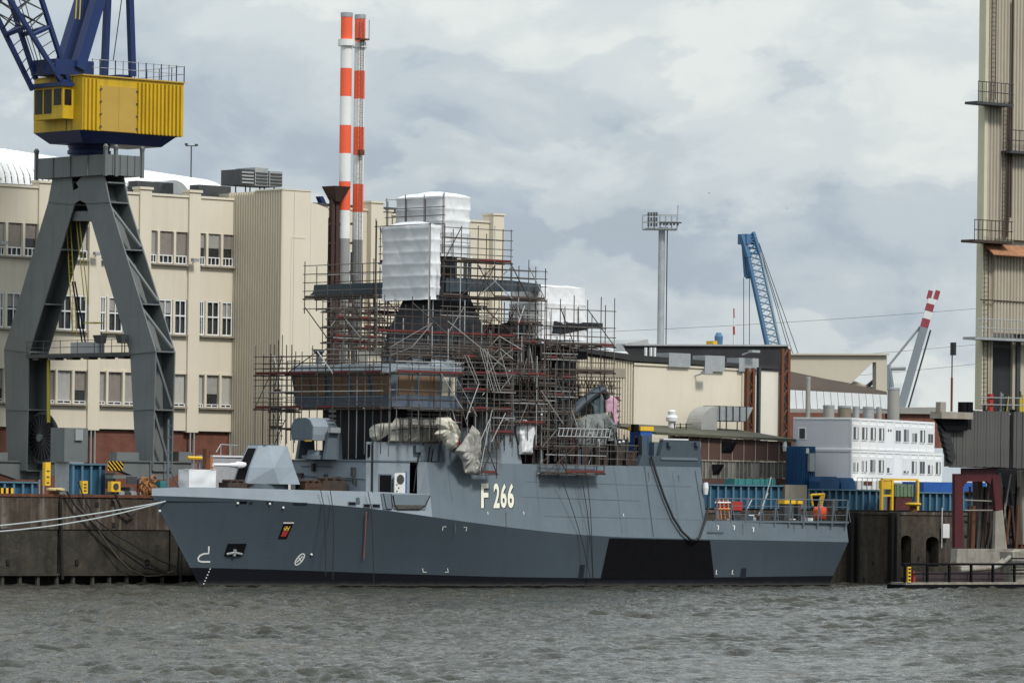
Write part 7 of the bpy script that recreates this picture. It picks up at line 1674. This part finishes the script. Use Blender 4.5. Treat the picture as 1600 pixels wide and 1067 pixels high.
for k in range(9): a = x0 - 1 + k * .26; block('stripe', a, a + .25, 10.3, 10.6, GZ, z1, (yellow, black_p)[k % 2], hz2)
# bogie machinery, drive unit and rusty chain under the crane
mg = thing('crane_drive_unit', 'grey crane drive unit with yellow motor under the sill', 'machine', (hp(195, 750, 11.2)[0], 11.2, GZ))
x0, z1 = hp(176, 742, 11.0); x1, z0 = hp(216, 769, 11.0)
MB().box(x0, x1, 10.9, 12, z1 - .3, z1).build('tray', crane_g, mg)
for k in range(4): x = x0 + .3 + k * (x1 - x0) / 4.3; MB().tube((x, 10.9, GZ + .55), (x, 11.9, GZ + .55), .4, 14).build('roller', galv if k % 2 else steel_d, mg)
x, z = hp(180, 760, 10.8); MB().box(x - .5, x + .5, 10.7, 11.2, z - .45, z + .45).build('motor', yellow, mg); MB().tube((x, 10.66, z), (x, 10.69, z), .3, 14).build('motor_cover', steel_d, mg)
block('grille', hp(198, 745, 10.85)[0], hp(214, 745, 10.85)[0], 10.8, 10.89, z1 - .75, z1 - .1, steel_d, mg)
cm = mat('rusty chain', (.25, .11, .04), .8, var=.4, scale=3)
ch_ = thing('chain_heap', 'heap of rusty brown chain beside the crane wheels', 'chain', (hp(225, 760, 10.8)[0], 10.8, GZ))
for k in range(22):
    rg = random.Random(k); px, py = rg.uniform(216, 234), rg.uniform(748, 770); x, z = hp(px, py, 10.6 + rg.uniform(0, .8)); a = rg.uniform(0, 3.14); r_ = rg.uniform(.25, .5)
    MB().path([(x + r_ * math.cos(t) * math.cos(a), 10.6 + r_ * math.cos(t) * math.sin(a), max(GZ + .1, z) + .28 * math.sin(t)) for t in [2 * math.pi * q / 10 for q in range(11)]], .1, 6).build('chain_link', cm, ch_)
# cabinets behind the crane
cb = thing('grey_control_cabinet', 'tall grey control cabinet standing behind the crane legs', 'cabinet', (hp(120, 700, 16)[0], 16, GZ))
x0, z1 = hp(101, 668, 17); x1, z0 = hp(137, 722, 17)
MB().box(x0, x1, 17, 19, z0 + .0, z1).build('body', crane_g, cb); xm_, _ = hp(121, 690, 17)
MB().box(xm_ - .35, xm_ + .45, 16.8, 16.997, z0 + 1.9, z1 - .1).build('riser', galv, cb); MB().box(x0 + .5, x1 - .5, 16.9, 19, GZ, z0 - .003).build('plinth', galv, cb)
# truck mixer wheel gear and teal bin left of the bow
tb = MB().box(hp(245, 760, 12)[0], hp(256, 760, 12)[0], 11.5, 12.3, GZ, hp(250, 751, 12)[1]).build('teal_bin', teal, None, label='small teal bin behind the bow jackstaff', cat='bin')
# site gear between crane and bow: white cabin, yellow beam, rusty post
wc = thing('white_deck_cabin', 'white box cabin on the far quay beyond the gun', 'cabin', (hp(352, 730, 11)[0], 11, GZ))
x0, z1 = hp(333, 711, 11); x1, _ = hp(380, 711, 11); MB().box(x0, x1, 11, 13, GZ, z1 - .15).build('body', mat('cabin grey', (.36, .37, .39), .6), wc); MB().box(x0 - .1, x1 + .1, 10.9, 13.1, z1 - .148, z1).build('roof', white_p, wc)
for a, b in (((338, 706), (345, 694)), ((345, 694), (372, 696)), ((345, 694), (345, 711)), ((360, 695), (360, 711))): rod('roof_rail', P(*a, 11.2), P(*b, 11.2), .05, galv, wc)
yb = thing('yellow_beam', 'yellow horizontal beam on small posts behind the bow', 'beam', (hp(307, 716, 10.6)[0], 10.6, GZ))
rod('beam', P(293, 715, 10.6), P(321, 716, 10.6), .16, yellow, yb)
for px in (300, 306, 312, 318): rod('post', P(px, 716, 10.8), P(px, 760, 10.8), .05, (galv, steel_d)[px % 2], yb)
rp = thing('rusty_post', 'rusty orange steel post standing behind the wrapped box', 'post', (hp(325, 730, 3)[0], 3, 7.3))
xr_, zr_ = hp(325, 701, 1.0)
MB().box(xr_ - .35, xr_ + .1, .8, 1.3, 7.3, zr_).build('plate', rust, rp); MB().box(xr_ + .11, xr_ + .45, .85, 1.25, 7.3, hp(330, 714, 1)[1]).build('flange', mat('orange rust', (.34, .13, .04), .85, var=.3, scale=2), rp)
# wrapped box on the bow
x0, z1 = hp(295, 733, -.4); x1, _ = hp(337, 733, -.4); z0 = 7.35
fbx = MB(); 
def wb_(u, v):
    t = u * 4; k = int(min(t, 3.999)); fr = t - k; xs_ = [x0, x1, x1, x0, x0]; ys_ = [-.45, -.45, 1.0, 1.0, -.45]
    x = xs_[k] + (xs_[k + 1] - xs_[k]) * fr; y = ys_[k] + (ys_[k + 1] - ys_[k]) * fr; z = z0 + (z1 - z0) * v
    n_ = noise.noise(Vector((x * 1.5, y * 1.5, z * 1.5))) * .1; return (x + n_, y + n_, z + n_ * .6)
fbx.grid(wb_, 40, 10); fbx.add([(x0, -.45, z1), (x1, -.45, z1), (x1, 1.0, z1), (x0, 1.0, z1)], [(0, 1, 2, 3)])
fbx.build('wrapped_box', wrapw, None, smooth=35, fix=False, label='white plastic wrapped box on the bow deck', cat='box')
# jackstaff
x, z = hp(265, 655, -.15); z0 = 7.3
js = MB().tube((x, 0, z0), (x, 0, z), .14, 10, .08).build('jackstaff', navy_m, ship)
for py in (706, 683, 665): zz = hp(265, py, 0)[1]; MB().box(x - .08, x + .28, -.1, .1, zz - .06, zz + .06).build('bracket', navy_d, js)
rod('stay', (x, 0, hp(268, 727, 0)[1]), (hp(288, 760, 0)[0], .1, z0 + .4), .06, navy_m, ship)
# ropes and hoses
mr = thing('mooring_lines', 'pair of pale mooring lines running left from the bow', 'rope', W(130, 815, 415))
bowf = on_low(258, 783, .05)
for a, b in (((-60, 826), .25), ((-60, 833), .55)):
    MB().path(sag(bowf, W(a[0], a[1], 402), b), .055, 6).build('line', rope_m, mr)
hh = thing('quay_hoses', 'old hoses and ropes looping down the quay wall to the water', 'hose', (hp(170, 840, QY - .6)[0], QY - .6, 0))
for pts, m, r_ in (([(88, 765), (104, 768), (120, 790), (145, 815), (165, 845), (185, 872), (205, 890), (228, 900), (250, 899), (270, 892)], old_rope, .05), ([(104, 767), (118, 790), (140, 812), (165, 838), (190, 860), (225, 885), (260, 895)], dark_rope, .09), ([(122, 752), (130, 775), (150, 812), (180, 835), (215, 855), (250, 875), (275, 885)], dark_rope, .06), ([(180, 771), (190, 795), (203, 806), (212, 800)], dark_rope, .12), ([(286, 840), (284, 870), (282, 915)], dark_rope, .12)):
    MB().path([P(a, b, QY - .5) for a, b in pts], r_, 6).build('hose', m, hh)
f = thing('hull_ropes', 'thin dark ropes hanging down the ship side', 'rope', on_top(880, 780, .3))
for pts, fn in (([(874, 745), (893, 800), (908, 850), (920, 904)], 0), ([(905, 742), (915, 800), (921, 860), (923, 902)], 0), ([(914, 742), (920, 800), (924, 903)], 0), ([(498, 765), (503, 790), (506, 850), (506, 900)], 0), ([(513, 765), (518, 800), (518, 860), (517, 905)], 0), ([(572, 768), (577, 792), (580, 850), (581, 912)], 0)):
    q = [solve(a, b, lambda x, z: max(blower(x, min(z, ZK(x))), bupper(x, z)) if z > 0 else 5) for a, b in pts]
    MB().path([(x, y - .25, z) for x, y, z in q], .035, 5).build('rope', dark_rope, f)
q = [on_low(a, b, .2) for a, b in ((570, 800), (568, 840), (566, 872))]; MB().path(q, .05, 5).build('rope', mat('orange rope', (.42, .13, .07), .8), f)
cb_ = thing('shore_cable', 'thick black cable looping down the hull from the aft deck', 'cable', on_top(1040, 800, .3))
pts = [(1014, 712), (1022, 740), (1034, 775), (1048, 808), (1062, 830), (1075, 842), (1083, 843.5), (1090, 838), (1098, 815), (1103, 795), (1103, 775)]
MB().path([(lambda p: (p[0], p[1] - .3, p[2]))(solve(a, b, bupper)) for a, b in pts], .11, 8).build('cable', dark_rope, cb_)
x, y, z = solve(1099, 762, bupper); MB().lathe(x, y - .3, [(.2, z - .6), (.28, z), (.2, z + .5)], 10).build('cable_end_wrap', wrapw, cb_)
# ---- things on the flight deck
fd = ZQ - .05
bu = thing('orange_buoy', 'bright orange mooring buoy on the flight deck edge', 'buoy', (hp(1282, 800, -5)[0], -5, fd))
x, z = hp(1282, 792, -5); z0 = hp(1282, 810, -5)[1]
MB().lathe(x, -5, [(.3, z0 - .1), (.55, z0 + .05), (.66, z - .35), (.66, z - .1), (.35, z + .05), (.12, z + .12)], 18).build('float', orange, bu, smooth=60)
MB().lathe(x, -5, [(.665, z - .32), (.70, z - .28), (.665, z - .22)], 18).build('band', orange, bu); block('stand', x - .4, x + .4, -5.3, -4.7, fd, z0 - .11, steel_d, bu)
og = thing('orange_gate', 'orange and white lattice barrier at the flight deck front', 'barrier', (hp(1128, 800, -5.2)[0], -5.2, fd))
om = mat('pale orange', (.72, .32, .14), .6)
for px in (1119, 1124, 1130, 1137): rod('bar', P(px, 779, -5.2), P(px + 3, 811, -5.2), .07, om, og)
for py in (785, 795): rod('bar', P(1117, py, -5.25), P(1141, py, -5.25), .08, offw if py == 785 else om, og)
block('red_panel', hp(1119, 790, -5)[0], hp(1139, 790, -5)[0], -5.0, -4.9, hp(1130, 797, -5)[1], hp(1130, 783, -5)[1], red_p, og)
rb_ = thing('red_hose_reel', 'red hose reel box on the flight deck', 'hose reel', (hp(1152, 795, -4.6)[0], -4.6, fd))
x0, z1 = hp(1145, 783, -4.6); x1, z0 = hp(1160, 797, -4.6); MB().box(x0, x1, -4.6, -3.9, z0, z1).build('box', red_p, rb_); MB().box(x0 + .2, x1 - .1, -4.5, -4, fd, z0 - .003).build('stand', steel_d, rb_)
for k, (a, b, t, u, nm) in enumerate(((1226, 1243, 781, 787, 'yellow flat crate lid behind the deck rail'), (1247, 1254, 782, 787, 'small yellow box beside the crate lid'))):
    x0, z1 = hp(a, t, -3.5); x1, z0 = hp(b, u, -3.5); s = thing('yellow_crate', nm, 'crate', (x0, -3.5, fd), 'yellow crates on deck'); MB().box(x0, x1, -3.5, -2.6, z0, z1).build('lid', yellow, s); MB().box(x0 + .1, x1 - .1, -3.4, -2.7, fd, z0 - .003).build('body', steel_d, s)
st_ = thing('yellow_step_frame', 'yellow framed access steps on the quay behind the orange buoy', 'steps', (hp(1278, 785, QY + 1)[0], QY + 1, GZ))
for a, b in (((1267, 773), (1270, 790)), ((1267, 773), (1288, 772)), ((1288, 772), (1283, 790)), ((1284, 772), (1279, 790))): rod('frame', P(*a, QY + 1.2), P(*b, QY + 1.2), .12, yellow, st_)
for k in range(4): rod('tread', P(1283 - k, 776 + k * 4, QY + 1.2), P(1288 - k, 776 + k * 4, QY + 1.2), .07, yellow, st_)
block('dark_panel', hp(1270, 780, QY + 1.4)[0], hp(1282, 780, QY + 1.4)[0], QY + 1.4, QY + 1.5, GZ, hp(1276, 775, QY + 1.4)[1], black_p, st_)
for k in range(30):   # loose gear on the flight deck
    rg = random.Random(300 + k); px = rg.uniform(1140, 1318); y = rg.uniform(-5, 0); x = hp(px, 800, y)[0]
    if x > XEND - .8: continue
    h = rg.uniform(.15, .8); w = rg.uniform(.1, .6); block('deck_gear', x - w, x + w, y - .2, y + .2, fd, fd + h, rg.choice((steel_d, navy_d, galv, deck_m, offw, sc_wood, sc_wood)), ship)
for a, b in (((1165, 800), (1175, 780)), ((1185, 805), (1200, 770)), ((1190, 800), (1205, 745))): rod('deck_hose', P(*a, -4), P(*b, -4), .05, galv, ship)
# yellow machine on the quay
ym_ = thing('yellow_hydraulic_unit', 'yellow framed machine with green engine on the quay', 'machine', (hp(1402, 790, 12)[0], 12, GZ))
x0, z1 = hp(1378, 750, 12); x1, _ = hp(1394, 750, 12); x2, _ = hp(1434, 750, 12); x3 = hp(1392, 750, 12)[0]
for x in (x0, x1, x2): block('frame_post', x - .13, x + .13, 11.9, 12.15, GZ, z1, yellow, ym_)
block('frame_top', x0, x2, 11.9, 12.2, z1 + .002, z1 + .2, yellow, ym_); zz = hp(1386, 774, 12)[1]; block('frame_bar', x0 + .131, x1 - .131, 11.95, 12.1, zz - .1, zz + .1, yellow, ym_)
zc = hp(1386, 764, 12)[1]; block('cowl', x0 + .14, x1 - .14, 11.98, 12.6, zc, z1 - .01, yellow, ym_)
grn = mat('engine green', (.13, .19, .12), .6, var=.3, scale=2)
a, zt_ = hp(1397, 756, 12.3); b, zb_ = hp(1426, 776, 12.3)
MB().box(a, b, 12.2, 13.5, zb_, zt_).build('engine', grn, ym_)
for k in range(5): x = a + (b - a) * (k + .5) / 5; block('engine_rib', x - .1, x + .1, 12.1, 12.195, zb_ + .1 * (k % 2), zt_ - .1 * (k % 3), grn, ym_)
MB().box(a + .2, b - .1, 12.25, 13.4, GZ, zb_ - .003).build('base', mat('dark red base', (.08, .02, .018), .7, var=.3), ym_)
# blue flag sliver behind the stair block
x, z = hp(507, 311, YB + 6); MB().pxz([hp(499, 307, YB + 6), hp(505, 307, YB + 6), hp(512, 322, YB + 6), hp(505, 322, YB + 6)], YB + 6, YB + 6.6).build('blue_roof_vent', crane_b, None, label='small blue roof vent peeping over the stair block', cat='vent')
